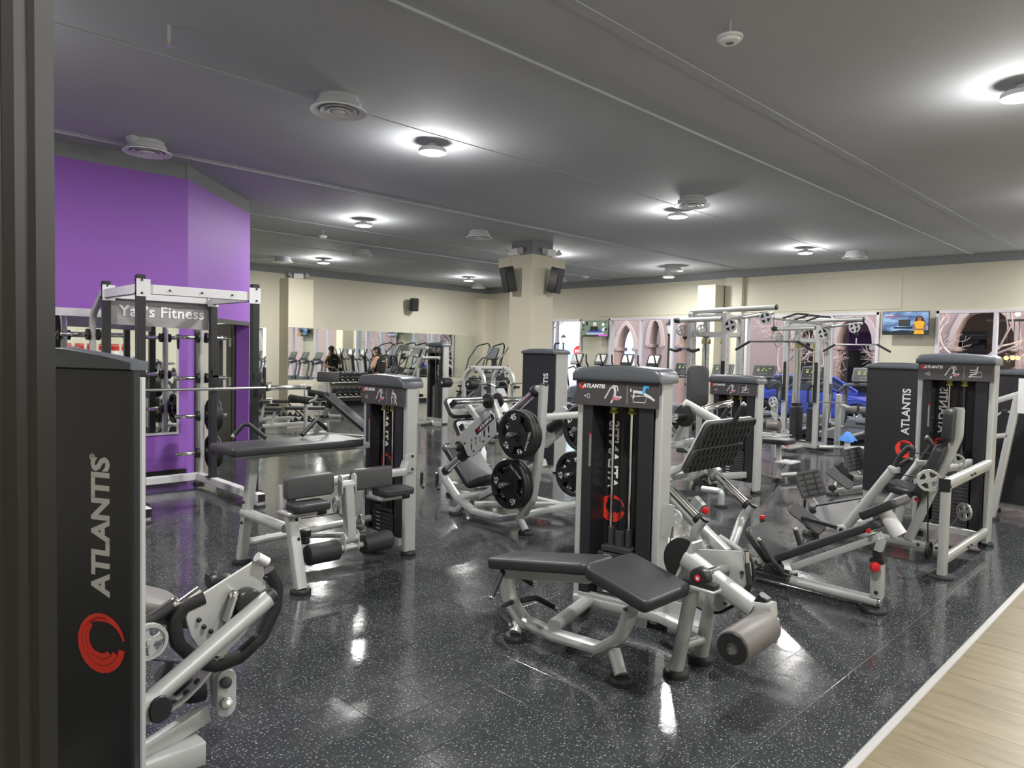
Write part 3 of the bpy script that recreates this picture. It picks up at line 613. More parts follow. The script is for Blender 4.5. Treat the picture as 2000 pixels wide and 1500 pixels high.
def tower(t, c0, a, w_=.6, dp=.2, h=1.46, front=True, stack=.42, pin=True, pose='lying', blue=False, back=True, placard=True, tz=1.03):
    """weight tower; c0 = near right foot corner, a = direction of its width, seen front or back"""
    c0 = Vec(c0); a = Vec(a).normalized(); b = Vec((a.y, -a.x, 0))
    if not front: pass
    Q = lambda u, v, z: c0+a*u+b*v+EZ*z
    hf = h-.075
    g = Geo()
    for u in (.025, w_-.025): g.box(Q(u, dp/2, .03+(hf-.03)/2), (.05, dp*.72, hf-.03), a, b, bev=.008)
    g.build('tower_frame', silver, t)
    g = Geo(); g.box(Q(w_/2, dp*.16, .105), (w_-.10, .05, .06), a, b, bev=.004); g.box(Q(w_/2, dp*.84, .105), (w_-.10, .03, .06), a, b)
    g.build('base_rail', silver, t)
    for u in (.025, w_-.025):
        g = Geo(); foot(g, Q(u, dp/2, 0), .062, .032); g.build('foot', rubber, t)
    # covers either side of the stack
    if front:
        for u0, u1 in ((.052, .145), (w_-.118, w_-.052)):
            Geo().plate([R_(u0, .14, u1, hf-.14)], Q(0, .022, 0), a, EZ, .02, .004).plate([R_(.022, .14, dp-.02, hf-.14)], Q(u1 if u0 < .1 else u0, 0, 0), b, EZ, .006).build('side_cover', shroud, t)
    bp = Geo().plate([R_(.052, .14, w_-.052, hf)], Q(0, dp-.012, 0), a, EZ, .008).build('back_panel', shroud, t)
    if back:
        # lettering cut through the panel: reads upward from behind, mirrored from the front
        text(None, 'ATLANTIS', Q(w_-.175, dp-.012, tz-.02), EZ, -a, .098, whitep, ext=.0058, off=.0022, sp=.98, par=bp)
        logo(Q(w_-.180, dp-.012, tz-.375), -a, EZ, .088, red, ext=.0115, par=bp)
    # cap with rounded shoulders and an arched top
    o = []
    x0, x1, zb, zt = -.012, w_+.012, h-.10, h
    o += [(x0, zb), (x1, zb)] + [(x1-.05*(1-math.cos(q)), zb+.055+.03*math.sin(q)) for q in [i*math.pi/8 for i in range(1, 4)]] if False else [(x0, zb), (x1, zb), (x1, zt-.055), (x1-.018, zt-.028)]
    o += [(x1-.045-(x1-x0-.09)*k/8, zt-.014+.014*math.sin(math.pi*k/8)) for k in range(9)] + [(x0+.018, zt-.028), (x0, zt-.055)]
    cg = Geo(); cg.plate([o], Q(0, dp/2, 0), a, EZ, dp+.07, .022, 3); c_ = cg.build('cap', capm, t, .7)
    Geo().plate([rrect(.20, dp*.5, .02)], Q(w_*.56, dp*.5, zt-.0005), a, b, .006, .002).build('bottle_tray', shroud, c_)
    if front:
        if placard:
            ph = .155; pz = zb-ph/2+.004; P = Q(w_/2, -.004, pz)
            Geo().plate([rrect(w_-.02, ph, .006)], P, a, EZ, .012, .002).build('placard', placm, t)
            pr = t; e1, F0 = -a, P-b*.0068
            logo(F0+e1*-(w_*.5-.055)+EZ*.045, e1, EZ, .021, red, par=pr, name='printed_emblem')
            text(None, 'ATLANTIS', F0+e1*-(w_*.5-.135)+EZ*.043, e1, EZ, .034, whitep, shear=.2, off=.001, par=pr, name='printed_name')
            Geo().plate([rrect(.018, .03, .003), rrect(.013, .024, .002)], F0+e1*-(w_*.5-.10)+EZ*-.02, e1, EZ, .001).plate([[(-.012, -.008), (.0, 0), (-.012, .008)]], F0+e1*-(w_*.5-.085)+EZ*-.02, e1, EZ, .001).build('printed_symbol', lightgrey, pr, None)
            figure(None, e1, EZ, F0+e1*-.02, .062, 'muscle', lightgrey, pr); 
            Geo().box(F0+e1*.0+EZ*-.028, (.05, .018, .0012), e1, EZ).build('printed_muscle', pink, pr, None)
            Geo().box(F0+e1*.075, (.0015, ph*.75, .001), e1, EZ).build('printed_divider', lightgrey, pr, None)
            figure(None, e1, EZ, F0+e1*.175-EZ*.005, .062, pose, lightgrey, pr)
            if blue: Geo().tube([F0+e1*.18+EZ*.01, F0+e1*.19+EZ*.055, F0+e1*.215+EZ*.05], (.018, .0016), hint=b, cr=.0002).build('printed_blue_leg', bluep, pr, None)
        m_ = w_/2
        for s in (-1, 1):
            Geo().tube([Q(m_+s*.062, dp*.45, .09), Q(m_+s*.062, dp*.45, zb-.12)], .0105, seg=10).build('guide_rod', chrome, t)
            bz = zb-.20
            Geo().lathe(Q(m_+s*.062, dp*.45, bz), EZ, [(0, .018), (.0, .028), (.012, .03), (.02, .022), (.034, .022), (.04, .03), (.05, .03), (.055, .016), (.09, .016)], 12).build('spring_bumper', brass, t)
        Geo().tube([Q(m_, dp*.45, .12+stack), Q(m_, dp*.45, zb-.16)], .004, seg=6).build('cable', rubber, t)
        Geo().box(Q(w_-.110, .010, h*.66), (.014, .005, .20), a, b).build('warning_strip', midgrey, t)
        Geo().box(Q(w_-.110, .0085, h*.66+.104), (.016, .006, .010), a, b).build('warning_strip_top', redp, t)
        # weight stack: separate slabs
        n = max(3, int(stack/.033)); proto_ = None
        for k in range(n):
            z = .115+k*.033
            s_ = Geo().box(Q(m_, dp*.45, z+.0145), (w_-.33, .11, .029), a, b, bev=.003).build('weight_slab', iron, t)
            Geo().box(Q(m_+.055, dp*.45-.056, z+.0145), (.05, .0012, .009), a, b).build('weight_number', lightgrey, s_, None)
            Geo().cyl(Q(m_, dp*.45-.0565, z+.0145), Q(m_, dp*.45-.052, z+.0145), .005, 8).build('pin_hole', rubber, s_, None)
        z = .115+n*.033
        hp = Geo().box(Q(m_, dp*.45, z+.02), (w_-.37, .10, .034), a, b, bev=.004)
        for s in (-1, 1): hp.cyl(Q(m_+s*.062, dp*.45, z+.03), Q(m_+s*.062, dp*.45, z+.15), .02, 14)
        hp.cyl(Q(m_, dp*.45, z+.03), Q(m_, dp*.45, z+.13), .03, 16); hp.build('lifting_head', iron, t)
    else:
        # seen from behind: the panel runs flush with the uprights and carries the full lettering
        pass
    return Q, a, b
def grip(t, pts, r=.016, fil=.04, name='handle', tip=True, m=None, base=silver):
    """bare tube with a black sleeve and a metal end cap"""
    P = fillet(pts, fil); o = Geo().tube(P, r, seg=12).build(name, m or foam, t)
    if tip:
        d = (P[-1]-P[-2]).normalized(); Geo().cyl(P[-1]-d*.002, P[-1]+d*.022, r*1.02, 12, bev=.003).build('end_cap', chrome, o)
    return o
def put_bolts(t, pts, n, r=.009, name='frame_bolt', m=None):
    n = Vec(n).normalized()
    for p in pts: Geo().lathe(Vec(p)-n*.004, n, [(0, r), (.010, r), (.014, r*.5)], 8).build(name, m or rubber, t)
# ================================================================== 1  prone leg curl with double bench, centre foreground
def prone_curl():
    t = thing('leg_curl_machine', 'prone leg curl machine with V-shaped black bench and large grey roller, centre foreground', 'exercise machine', (3.0, 2.4, 0))
    C0 = wz(1277, 1234, 0); A = wz(1113, 1192, 0)-C0; WT_ = A.length; A.normalize()
    Q, a, b = tower(t, C0, A, WT_, .22, 1.585, stack=.30, pose='lying', blue=True)
    X = 2.93
    W = lambda x, y: wx(x, y, X)
    # main bent frame
    fr = [(987, 1118), (996, 1172), (1022, 1212), (1085, 1240), (1172, 1266), (1210, 1246), (1222, 1222), (1232, 1190)]
    Geo().tube([W(*p) for p in fr], (.055, .10), .10, hint=EX, cr=.024, n=6).build('bench_frame', silver, t)
    Geo().tube([W(985, 1118), W(1152, 1128)], (.06, .05), hint=EX).build('bench_rail', silver, t)
    put_bolts(t, [W(1038, 1224)-EX*.03, W(1084, 1241)-EX*.03, W(1217, 1234)-EX*.03, W(1229, 1189)-EX*.03], -EX, .011, 'frame_bolt')
    for p0, f in (((1014, 1210), (1006, 1240)), ((1199, 1270), (1213, 1322))):
        F_ = wz(*f, .03); Geo().tube([W(*p0), F_+EZ*.01], .034, seg=16).build('leg', silver, t); g = Geo(); foot(g, F_, .065, .035); g.build('foot', rubber, t)
    Geo().tube([W(1082, 1222), Q(.44, -.02, .10)], (.075, .06), hint=EZ, cr=.02).build('cross_tube', silver, t)
    # pads
    p0, p1 = W(982, 1086), W(1168, 1096); d = (p1-p0).normalized(); n = EX.cross(d)
    if n.z < 0: n = -n
    e1 = EX; o = (p0+p1)/2-n*.02
    Geo().pad(o, e1 if EX.cross(d).z > 0 else -EX, d, .27, (p1-p0).length+.03, .062, .045, .016).build('chest_pad', vinyl, t)
    q0, q1 = W(1190, 1098), W(1305, 1164); d = (q1-q0).normalized()
    Geo().pad((q0+q1)/2-EZ*.012, EX if EX.cross(d).z > 0 else -EX, d, .40, (q1-q0).length+.02, .066, .035, .016).build('hip_pad', vinyl, t)
    # handles under the chest pad
    grip(t, [wx(982, 1116, X-.10), wx(961, 1164, X-.24)], .017)
    grip(t, [wx(1011, 1121, X+.06), wx(1038, 1139, X+.18)], .017)
    grip(t, [wx(1000, 1176, X-.03), wx(976, 1185, X-.16), wx(980, 1203, X-.2), wx(996, 1219, X-.22)], .014, .03)
    grip(t, [wx(1018, 1173, X+.03), wx(1047, 1167, X+.12), wx(1083, 1186, X+.20)], .016, .04)
    # long floor rail and the two pivot posts
    Geo().tube([Q(.56, .03, .085), Q(-.02, .03, .085), wz(1368, 1243, .085)], (.06, .05), hint=EZ, cr=.006).build('floor_rail', silver, t)
    Geo().box((Q(.02, .12, .06)+Q(-.25, .12, .06))/2, (.26, .12, .02), a, b).box(Q(-.12, .18, .10), (.28, .01, .09), a, b).build('floor_bracket', silver, t)
    fa, fb = wz(1321, 1308, .03), wz(1369, 1281, .03)
    ta = wx(1352, 1152, fa.x+.03); tb = fb+Vec((-.02, -.1, 0)); tb.z = ta.z
    tb = wx(1392, 1150, fb.x)
    Geo().tube([fa, ta], .037, seg=18).build('leg', silver, t); Geo().tube([fb, tb], .037, seg=18).build('leg', silver, t)
    for f in (fa, fb): g = Geo(); foot(g, f, .068, .035); g.build('foot', rubber, t)
    Geo().tube([fa.lerp(ta, .30), fb.lerp(tb, .26)], .026, seg=14).build('leg_brace', silver, t)
    # bearing
    pc = wx(1369, 1127, fa.x-.02)
    g = Geo(); g.box(pc-EZ*.052, (.08, .19, .014), EX, EY, bev=.004); g.build('bearing_plate', silver, t)
    bk = Geo().plate([[(-.09, -.045), (.09, -.045), (.09, -.02), (.045, -.015)]+[(.05*math.cos(q), .05*math.sin(q)) for q in [math.pi*k/10 for k in range(0, 11)]]+[(-.045, -.015), (-.09, -.02)]], pc, EY, EZ, .06, .008, 2).build('bearing', blackp, t)
    Geo().lathe(pc-EX*.031, -EX, [(0, .018), (.003, .018), (.004, .012)], 18).build('bearing_ring', redp, bk)
    Geo().lathe(pc-EX*.034, -EX, [(0, .010), (.002, .009)], 14).build('bearing_screw', lightgrey, bk)
    Geo().cyl(pc+EX*.03, pc+EX*.30, .028, 16).build('pivot_shaft', chrome, t)
    # swing arm, cam, shroud disc
    Xa = pc.x+.11; a0, a1 = wx(1340, 1088, Xa), wx(1474, 1190, Xa)
    Geo().tube([a0, a1], (.085, .085), hint=EX, cr=.02).build('swing_arm', silver, t)
    ad = (a1-a0).normalized(); an = EX.cross(ad).normalized()
    if an.z < 0: an = -an
    cc_ = wx(1341, 1094, Xa+.02); cv = (wx(1358, 1056, Xa+.02)-wx(1323, 1130, Xa+.02)).normalized(); cn = EX.cross(cv); cn = -cn if cn.y < 0 else cn
    rC = (wx(1358, 1056, Xa)-wx(1323, 1130, Xa)).length/2
    hd = [(rC*math.cos(q), rC*math.sin(q)) for q in [math.pi*k/18 for k in range(19)]]
    Geo().plate([hd], cc_, cv, cn, .07, .004).build('cam_half_disc', rubber, t)
    Geo().box(cc_-cn*.008, (rC*2.05, .014, .10), cv, cn).build('cam_plate', silver, t)
    Xs = Xa+.14; sc = wx(1408, 1122, Xs)
    so = [(1362, 1072), (1455, 1076), (1466, 1100), (1468, 1124), (1458, 1152), (1436, 1178), (1405, 1194), (1378, 1194), (1352, 1178), (1344, 1150), (1346, 1120)]
    sp_ = [(lambda v: (v.y-sc.y, v.z-sc.z))(wx(*p, Xs)) for p in so]
    sp_ = sp_ if area(sp_) > 0 else sp_[::-1]
    Geo().plate([sp_], sc, EY, EZ, .012, .003).build('cam_shroud', silver, t)
    sp2 = [(p[0]*1.05-.004, p[1]*1.05-.006) for p in sp_]
    Geo().plate([sp2], sc+EX*.014, EY, EZ, .014, .003).build('shroud_rim', rubber, t)
    put_bolts(t, [wx(1416, 1178, Xs-.01), wx(1449, 1118, Xs-.01), wx(1345, 1162, Xs-.01)], -EX, .010, 'shroud_bolt')
    for p in ((1403, 1110), (1440, 1138)): Geo().cyl(wx(*p, Xs-.006), wx(*p, Xs-.006)-EX*.05, .014, 12, bev=.004).build('stop_peg', chrome, t)
    Geo().tube([wx(1457, 1077, Xs-.01), wx(1458, 1098, Xs-.01)], .016, seg=12).build('selector_post', chrome, t)
    grip(t, [wx(1459, 1100, Xs-.02), wx(1464, 1140, Xs-.02), wx(1452, 1160, Xs-.02)], .013, .03, 'selector_handle', False)
    # roller
    r0 = wx(1430, 1266, X-.10); r1 = Vec((a1.x+.14, r0.y+.02, r0.z+.012)); r1 = wp(1520, 1206, r0, (0, 1, 0)) ; ax = (r1-r0)
    ax = EX+EY*.06; r1 = r0+ax.normalized()*.36
    Geo().cyl(r0, r1, .078, 30, bev=.012).build('roller_pad', roller_m, t)
    ex = ax.normalized()
    Geo().lathe(r0-ex*.002, -ex, [(0, .070), (.004, .066), (.004, .028), (-.004, .024), (-.004, .0)], 26, cap=False).build('roller_end', blackp, t)
    Geo().cyl(r0+ex*.30, r1+ex*.10, .028, 16).build('roller_axle', chrome, t)
    rm = (r0+r1)/2+ex*.12
    Geo().tube([a1-ad*.02, Vec((a1.x, rm.y, rm.z+.06))], (.07, .07), hint=EX).build('roller_carrier', silver, t)
    k = Geo(); k.box(wx(1489, 1180, Xa)+EZ*.02, (.05, .055, .055), EX, ad, bev=.006); k.build('adjuster_block', blackp, t)
    Geo().box(r1+ex*.03-EZ*.05, (.02, .09, .06), EX, EY).build('roller_bracket', steel, t)
    g = Geo(); pulley(g, Q(-.06, .10, .68), b, .055); g.build('cable_pulley', silver, t)
    Geo().box(Q(-.035, .09, .66), (.07, .012, .20), a, b).build('pulley_bracket', silver, t)
    Geo().tube([Q(-.06, .1, .63), cc_-cv*.08+cn*.1], .004, seg=6).build('cable', rubber, t)
prone_curl()
# ================================================================== 2  standing leg curl with long elbow bench, left of centre
def standing_curl():
    t = thing('leg_curl_machine', 'leg curl machine with long flat bench and two foam rollers, left of centre', 'exercise machine', (2.9, 4.8, 0))
    Q, a, b = tower(t, (3.36, 4.60, 0), EY, .62, .15, 1.45, stack=.20, pose='bent', tz=1.06)
    # bench along X
    zt = .93; n0, n1 = wz(458, 878, zt), wz(710, 857, zt); f0, f1 = wz(436, 863, zt), wz(690, 841, zt)
    yc = (n0.y+f0.y)/2; x0, x1 = n0.x, n1.x; wd = abs(f0.y-n0.y)
    Geo().pad(((x0+x1)/2, yc, zt-.03), EX, EY, abs(x1-x0)+.02, wd, .06, .04, .016).build('bench_pad', vinyl, t)
    Geo().tube([(x0+.12, yc, zt-.085), (3.36, yc, zt-.085)], (.07, .05), hint=EZ).build('bench_rail', silver, t)
    # far leg, near leg, big cross tube
    fa, fb = wz(472, 1092, .03), wz(587, 1150, .03)
    ta = Vec((fa.x+.04, yc+.02, zt-.08))
    Geo().tube([fa, ta], (.075, .075), hint=EX, cr=.02).build('leg', silver, t)
    zn = wp(565, 958, fb, (0, 1, 0)); tb = Vec((fb.x-.02, fb.y+.12, .66)); tb = wx(562, 962, fb.x-.0)
    Geo().tube([fb, tb], (.075, .075), hint=EX, cr=.015).build('leg', silver, t)
    for f in (fa, fb): g = Geo(); foot(g, f, .07, .035); g.build('foot', rubber, t)
    Geo().tube([wx(478, 1000, fa.x+.01), wx(560, 1032, fb.x)], (.085, .06), hint=EZ, cr=.026).build('cross_tube', silver, t)
    Geo().tube([wx(478, 1060, fa.x+.02), Q(.5, .03, .22)], .03, seg=14).build('lower_tube', silver, t)
    Geo().tube([wx(520, 1048, fa.x+.2), Q(.3, .03, .12)], .022, seg=12).build('floor_tube', silver, t)
    put_bolts(t, [wx(580, 1015, fb.x-.04), wx(584, 1053, fb.x-.04), wx(476, 981, fa.x-.04), wx(472, 1021, fa.x-.04)], -EX, .012, 'frame_bolt')
    # pad bar from near post to tower
    Y = 4.44; B0, B1 = wy(556, 975, Y+.05), wy(792, 922, Y+.16)
    B1 = Q(.0, .03, .86); B0 = Vec((fb.x, tb.y, .665))
    Bz = wy(755, 928, Y+.1).z
    c1 = wy(604, 949, Y); c2 = wy(725, 933, Y); dd_ = (c2-c1).normalized(); dd_.y = 0; dd_.normalize(); un = EZ
    Geo().tube([c1-dd_*.12+EY*.07, c2+dd_*.34+EY*.07, Vec((3.38, 4.60, c2.z+.05))], (.06, .06), .03, hint=EZ, cr=.012).build('pad_bar', silver, t)
    upv = Vec((0, .12, 1)).normalized(); upv = dd_.cross(upv).cross(dd_)*-1 if False else upv
    Lp = (wy(652, 935, Y)-wy(556, 955, Y)).length
    nrm = dd_.cross(EZ).normalized(); u2 = nrm.cross(dd_); u2 = -u2 if u2.z < 0 else u2
    for c, L_ in ((c1, Lp*.98), (c2, (wy(763, 925, Y)-wy(686, 938, Y)).length)):
        Geo().pad(c, dd_, u2, L_, .155, .06, .03, .016).build('thigh_pad', vinyl_grey, t)
    bp_ = Geo().plate([rrect(.10, .15, .03)], Vec((3.40, 4.575, c2.z+.05)), EX, EZ, .012, .003).build('mounting_plate', silver, t)
    put_bolts(t, [(3.42, 4.567, c2.z+.105), (3.42, 4.567, c2.z-.0)], -EY, .011, 'frame_bolt')
    # knee rests
    for (px, py) in ((602, 988), (770, 958)):
        c = wy(px, py, Y-.12)
        Geo().pad(c, EX, EY, .26, .18, .055, .03, .014).build('knee_pad', vinyl, t)
        Geo().tube([c-EZ*.05-EX*.12+EY*.16, c-EZ*.05-EX*.12, c-EZ*.05+EX*.06], .02, .03, seg=12).build('knee_rest_arm', silver, t)
        Geo().cyl(c-EZ*.05+EX*.06, c-EZ*.05+EX*.13, .025, 12, bev=.006).build('knob', blackp, t)
        Geo().tube([c-EZ*.05-EX*.12+EY*.14, c+EZ*.13-EX*.12+EY*.16], (.04, .03), hint=EX).build('knee_rest_post', silver, t)
    # swing arm and rollers
    Ys = Y-.04; top, bot = wy(678, 946, Ys), wy(684, 1048, Ys)
    Geo().tube([top, bot], (.07, .07), hint=EX, cr=.008).build('swing_arm', silver, t)
    for c, nm in ((top, 'pivot_fork'), (bot-EZ*.01, 'roller_fork')):
        g = Geo()
        for s in (-1, 1): g.plate([rrect(.06, .15, .028)], c+EX*(.055*s)+EZ*(.0 if nm == 'pivot_fork' else -.03), EY, EZ, .009)
        g.cyl(c-EX*.06, c+EX*.06, .03, 16); g.build(nm, silver, t)
    rc = bot-EZ*.075
    Geo().tube([rc-EX*.30, rc+EX*.30], .022, seg=12).build('roller_axle', silver, t)
    for s in (-1, 1): Geo().cyl(rc+EX*(s*.10), rc+EX*(s*.34), .072, 24, bev=.014).build('foam_roller', foam, t)
    for (px, py), r_, X_ in (((656, 986), .065, 2.78), ((705, 1020), .06, 3.05)):
        g = Geo(); pulley(g, wx(px, py, X_), (1, -.25, 0), r_); g.build('cable_pulley', silver, t)
    Geo().tube([wx(588, 1013, fb.x+.05), wx(660, 1002, 2.78), wx(705, 1036, 3.05)], .004, seg=6).build('cable', rubber, t)
    k = wx(596, 1048, 2.45); Geo().cyl(k, k+EZ*.05, .04, 16, bev=.005).build('adjuster_knob', blackp, t); Geo().cyl(k-EZ*.05, k-EZ*.01, .03, 16, bev=.005).build('adjuster_knob', blackp, t)
    # bent elbow handles either side of the bench
    grip(t, [wy(520, 856, yc+.12), wy(480, 824, yc+.22), wy(457, 850, yc+.24)][::1], .017, .05)
    grip(t, [wy(590, 850, yc+.12), wy(618, 820, yc+.22), wy(638, 838, yc+.24)], .017, .05)
    for (px, py) in ((523, 889), (655, 876)): Geo().cyl(wz(px-8, py, zt-.12), wz(px+8, py-2, zt-.12), .024, 12, bev=.005).build('knob', blackp, t)
standing_curl()
# ================================================================== 3  leg extension in the near left corner
def corner_machine():
    t = thing('leg_extension_machine', 'leg extension machine seen from behind, black lettered panel beside the door frame', 'exercise machine', (1.1, 2.6, 0))
    a = Vec((-.459, .888, 0)); b_in = Vec((.888, .459, 0)).normalized()
    # tower seen from behind: a lettered panel held in a slim frame, under the end of the cap
    C = wz(258, 1500, 0); sc_ = 2.16/((C-Vec((0, 0, 0))).dot(Vec((fw.x, fw.y, 0)).normalized())); C = Vec((C.x*sc_, C.y*sc_, 0)); C.z = 0
    rr_ = ray(258, 1100); k_ = 2.16/Vec((rr_.x, rr_.y, 0)).dot(Vec((fw.x, fw.y, 0)).normalized()); C = Vec((rr_.x*k_, rr_.y*k_, 0))
    dp, w_ = .052, .62; Q = lambda u, v, z: C+a*u+b_in*v+EZ*z
    bp = Geo().plate([R_(0, .12, w_, 1.575)], Q(0, .018, 0), a, EZ, .034, .006).build('back_panel', shroud, t)
    Geo().box(Q(.02, dp-.012, .80), (.05, .022, 1.5), a, b_in, bev=.004).build('tower_frame', silver, t)
    Geo().box(Q(w_-.02, dp-.012, .80), (.05, .022, 1.5), a, b_in, bev=.004).build('tower_frame', silver, t)
    for u in (.04, w_-.04): g = Geo(); foot(g, Q(u, dp/2, 0), .06, .06); g.build('foot', rubber, t)
    Geo().plate([[(-.004, 1.572), (w_+.01, 1.572), (w_+.01, 1.605), (w_*.75, 1.632), (w_*.45, 1.636), (.12, 1.618), (-.004, 1.598)]], Q(0, .028, 0), a, EZ, .075, .010, 2).build('cap', capm, t)
    pn = b_in; tp = wp(198, 1028, Q(0, 0, 0), pn); top_, bt = wp(198, 885, Q(0, 0, 0), pn), wp(198, 1172, Q(0, 0, 0), pn)
    text(None, 'ATLANTIS', tp, EZ, a, (top_.z-bt.z)/4.75, lightgrey, ext=.001, off=.0035, sp=.98, par=bp)
    text(None, '\u00ae', wp(180, 893, Q(0, 0, 0), pn), -a, EZ, .028, lightgrey, ext=.001, par=bp, name='registered_mark')
    logo(wp(198, 1256, Q(0, 0, 0), pn), -a, EZ, .095, red, ext=.003, par=bp)
    Y = 2.72; P = lambda x, y, dy=0: wy(x, y, Y+dy)
    o = P(440, 1200)
    L2 = lambda pts, yy: [(v.x-o.x, v.z-o.z) for v in [wy(px, py, yy) for px, py in pts]]
    z2 = lambda X_, Y_: (X_/3., 1000+Y_/3.)
    body = [z2(*p) for p in [(1200, 470), (1480, 290), (1540, 310), (1545, 370), (1560, 470), (1530, 560), (1440, 700), (1300, 850), (1180, 830), (1110, 720), (1085, 620), (1110, 540)]]
    l = L2(body, Y); l = l if area(l) > 0 else l[::-1]
    oo = Vec((o.x, Y, o.z))
    Geo().plate([l], oo, -EX, EZ, .014, .003).build('cam_shroud', silver, t) if False else Geo().plate([[(-p[0], p[1]) for p in l][::-1]], oo, -EX, EZ, .014, .003).build('cam_shroud', silver, t)
    g = Geo(); g.tube([P(*z2(*p), .01) for p in [(1190, 500), (1060, 560), (1015, 640), (1040, 770), (1150, 870), (1260, 900), (1400, 850), (1530, 730), (1610, 560), (1620, 430), (1570, 340)]], (.05, .05), .05, hint=EY, cr=.016).build('cam_rim', rubber, t)
    put_bolts(t, [P(*z2(*p), -.01) for p in [(1165, 632), (1195, 672), (1235, 698), (1555, 385)]], -EY, .009, 'shroud_bolt')
    Geo().tube([P(*z2(900, 1090), -.10), P(*z2(1590, 490), -.10)], .034, seg=18).build('swing_arm', silver, t)
    Geo().lathe(P(*z2(1575, 500), -.10), P(*z2(1600, 480), -.10)-P(*z2(1575, 500), -.10), [(0, .036), (.02, .034), (.03, .02)], 16).build('arm_end_cap', blackp, t)
    pc = P(*z2(1450, 530), -.05)
    bk = Geo().plate([[(-.08, -.045), (.08, -.045), (.08, -.02), (.045, -.01)]+[(.055*math.cos(q), .055*math.sin(q)) for q in [math.pi*k/10 for k in range(11)]]+[(-.045, -.01), (-.08, -.02)]], pc, (EX*.85+EZ*.53), (EZ*.85-EX*.53), .07, .01, 2).build('bearing', blackp, t)
    Geo().tube([P(*z2(1370, 490), -.04), P(*z2(1320, 640), -.04)], (.012, .05), hint=EY).build('link_bar', silver, t)
    Geo().cyl(P(*z2(1370, 480), -.05), P(*z2(1370, 480), .0), .018, 12, bev=.004).build('link_pin', chrome, t)
    Geo().tube([P(*z2(1505, 262), -.02), P(*z2(1565, 295), -.02)], .020, seg=14).build('stop_tube', white_paint, t)
    # rectangular cross beam end with an oval plug
    e0 = P(*z2(905, 1140), -.12); Geo().tube([e0-EX*.12+EY*.01, e0+EX*.02], (.085, .10), hint=EZ, cr=.03).build('cross_beam', silver, t)
    Geo().plate([rrect(.075, .095, .036)], P(*z2(940, 1155), -.17), EX, EZ, .014, .004).build('oval_end_cap', blackp, t)
    # perforated range-of-motion arc
    arc = [z2(*p) for p in [(985, 1150), (1080, 1080), (1160, 1000), (1240, 900), (1290, 830)]]
    pts = [P(*p, .03) for p in arc]; Geo().tube(pts, (.012, .06), .1, hint=EY).build('adjustment_arc', silver, t)
    g = Geo()
    for q in (.1, .3, .5, .72, .9): 
        i = min(3, int(q*4)); c = pts[i].lerp(pts[i+1], q*4-i); g.cyl(c-EY*.009, c+EY*.009, .014, 10)
    g.build('arc_hole', rubber, t)
    # seat pad and back pad edges seen past the tower
    Geo().pad(P(*z2(900, 470), .25)+EX*-.10, (EX*.9+EZ*-.42), EY, .46, .38, .07, .05, .02).build('seat_pad', roller_m, t)
    grip(t, [P(*z2(840, 650), .02), P(*z2(900, 620), .02), P(*z2(1010, 545), .02)], .024, .02)
    grip(t, [P(*z2(1040, 555), .02), P(*z2(1170, 460), .02)], .02, .01, 'adjuster_tube', False, chrome)
    Geo().cyl(P(*z2(1215, 410), .12), P(*z2(1240, 400), .12)+EX*.02, .035, 16, bev=.006).build('adjuster_knob', blackp, t)
    Geo().cyl(P(*z2(1290, 400), .16), P(*z2(1290, 370), .16), .04, 16, bev=.006).build('adjuster_knob', blackp, t)
    Geo().tube([P(*z2(1290, 410), .16), P(*z2(1280, 900), .16)], .032, seg=14).build('seat_post', silver, t)
    g = Geo(); pulley(g, P(*z2(870, 760), -.05), EY, .065); g.build('cable_pulley', silver, t)
    Geo().tube([P(*z2(870, 860), -.03), P(*z2(1070, 885), -.03)], .004, seg=6).build('cable', rubber, t)
    # lower linkage
    Geo().tube([P(*z2(1280, 900), .08), P(*z2(1290, 1120), .08)], (.06, .05), hint=EY, cr=.01).build('lower_post', silver, t)
    Geo().tube([P(*z2(1190, 1040), .2), P(*z2(1120, 1060), .2), P(*z2(960, 930), .2)], .045, .05, seg=14).build('foam_roller', foam, t)
    lb_ = Geo().plate([rrect(.075, .19, .036)], P(*z2(1325, 1060), .0), EX, EZ, .016, .003).build('link_plate', silver, t)
    for p in ((1325, 1000), (1330, 1120)): Geo().cyl(P(*z2(*p), -.012), P(*z2(*p), -.04), .022, 12, bev=.005).build('link_bolt', steel if p[1] > 1050 else rubber, lb_)
    # floor tube
    e = wz(392, 1462, .10); Geo().tube([e-EX*.9-EY*.05, e], (.09, .09), hint=EZ, cr=.006).build('floor_rail', silver, t)
    for k in (.06, .75): g = Geo(); foot(g, e-EX*k, .05, .055); g.build('foot', rubber, t)
    Geo().tube([e-EX*.45-EY*.03, P(*z2(1280, 1120), .08)-EX*.05+EZ*-.02], (.07, .05), hint=EY).build('frame_post', silver, t)
corner_machine()
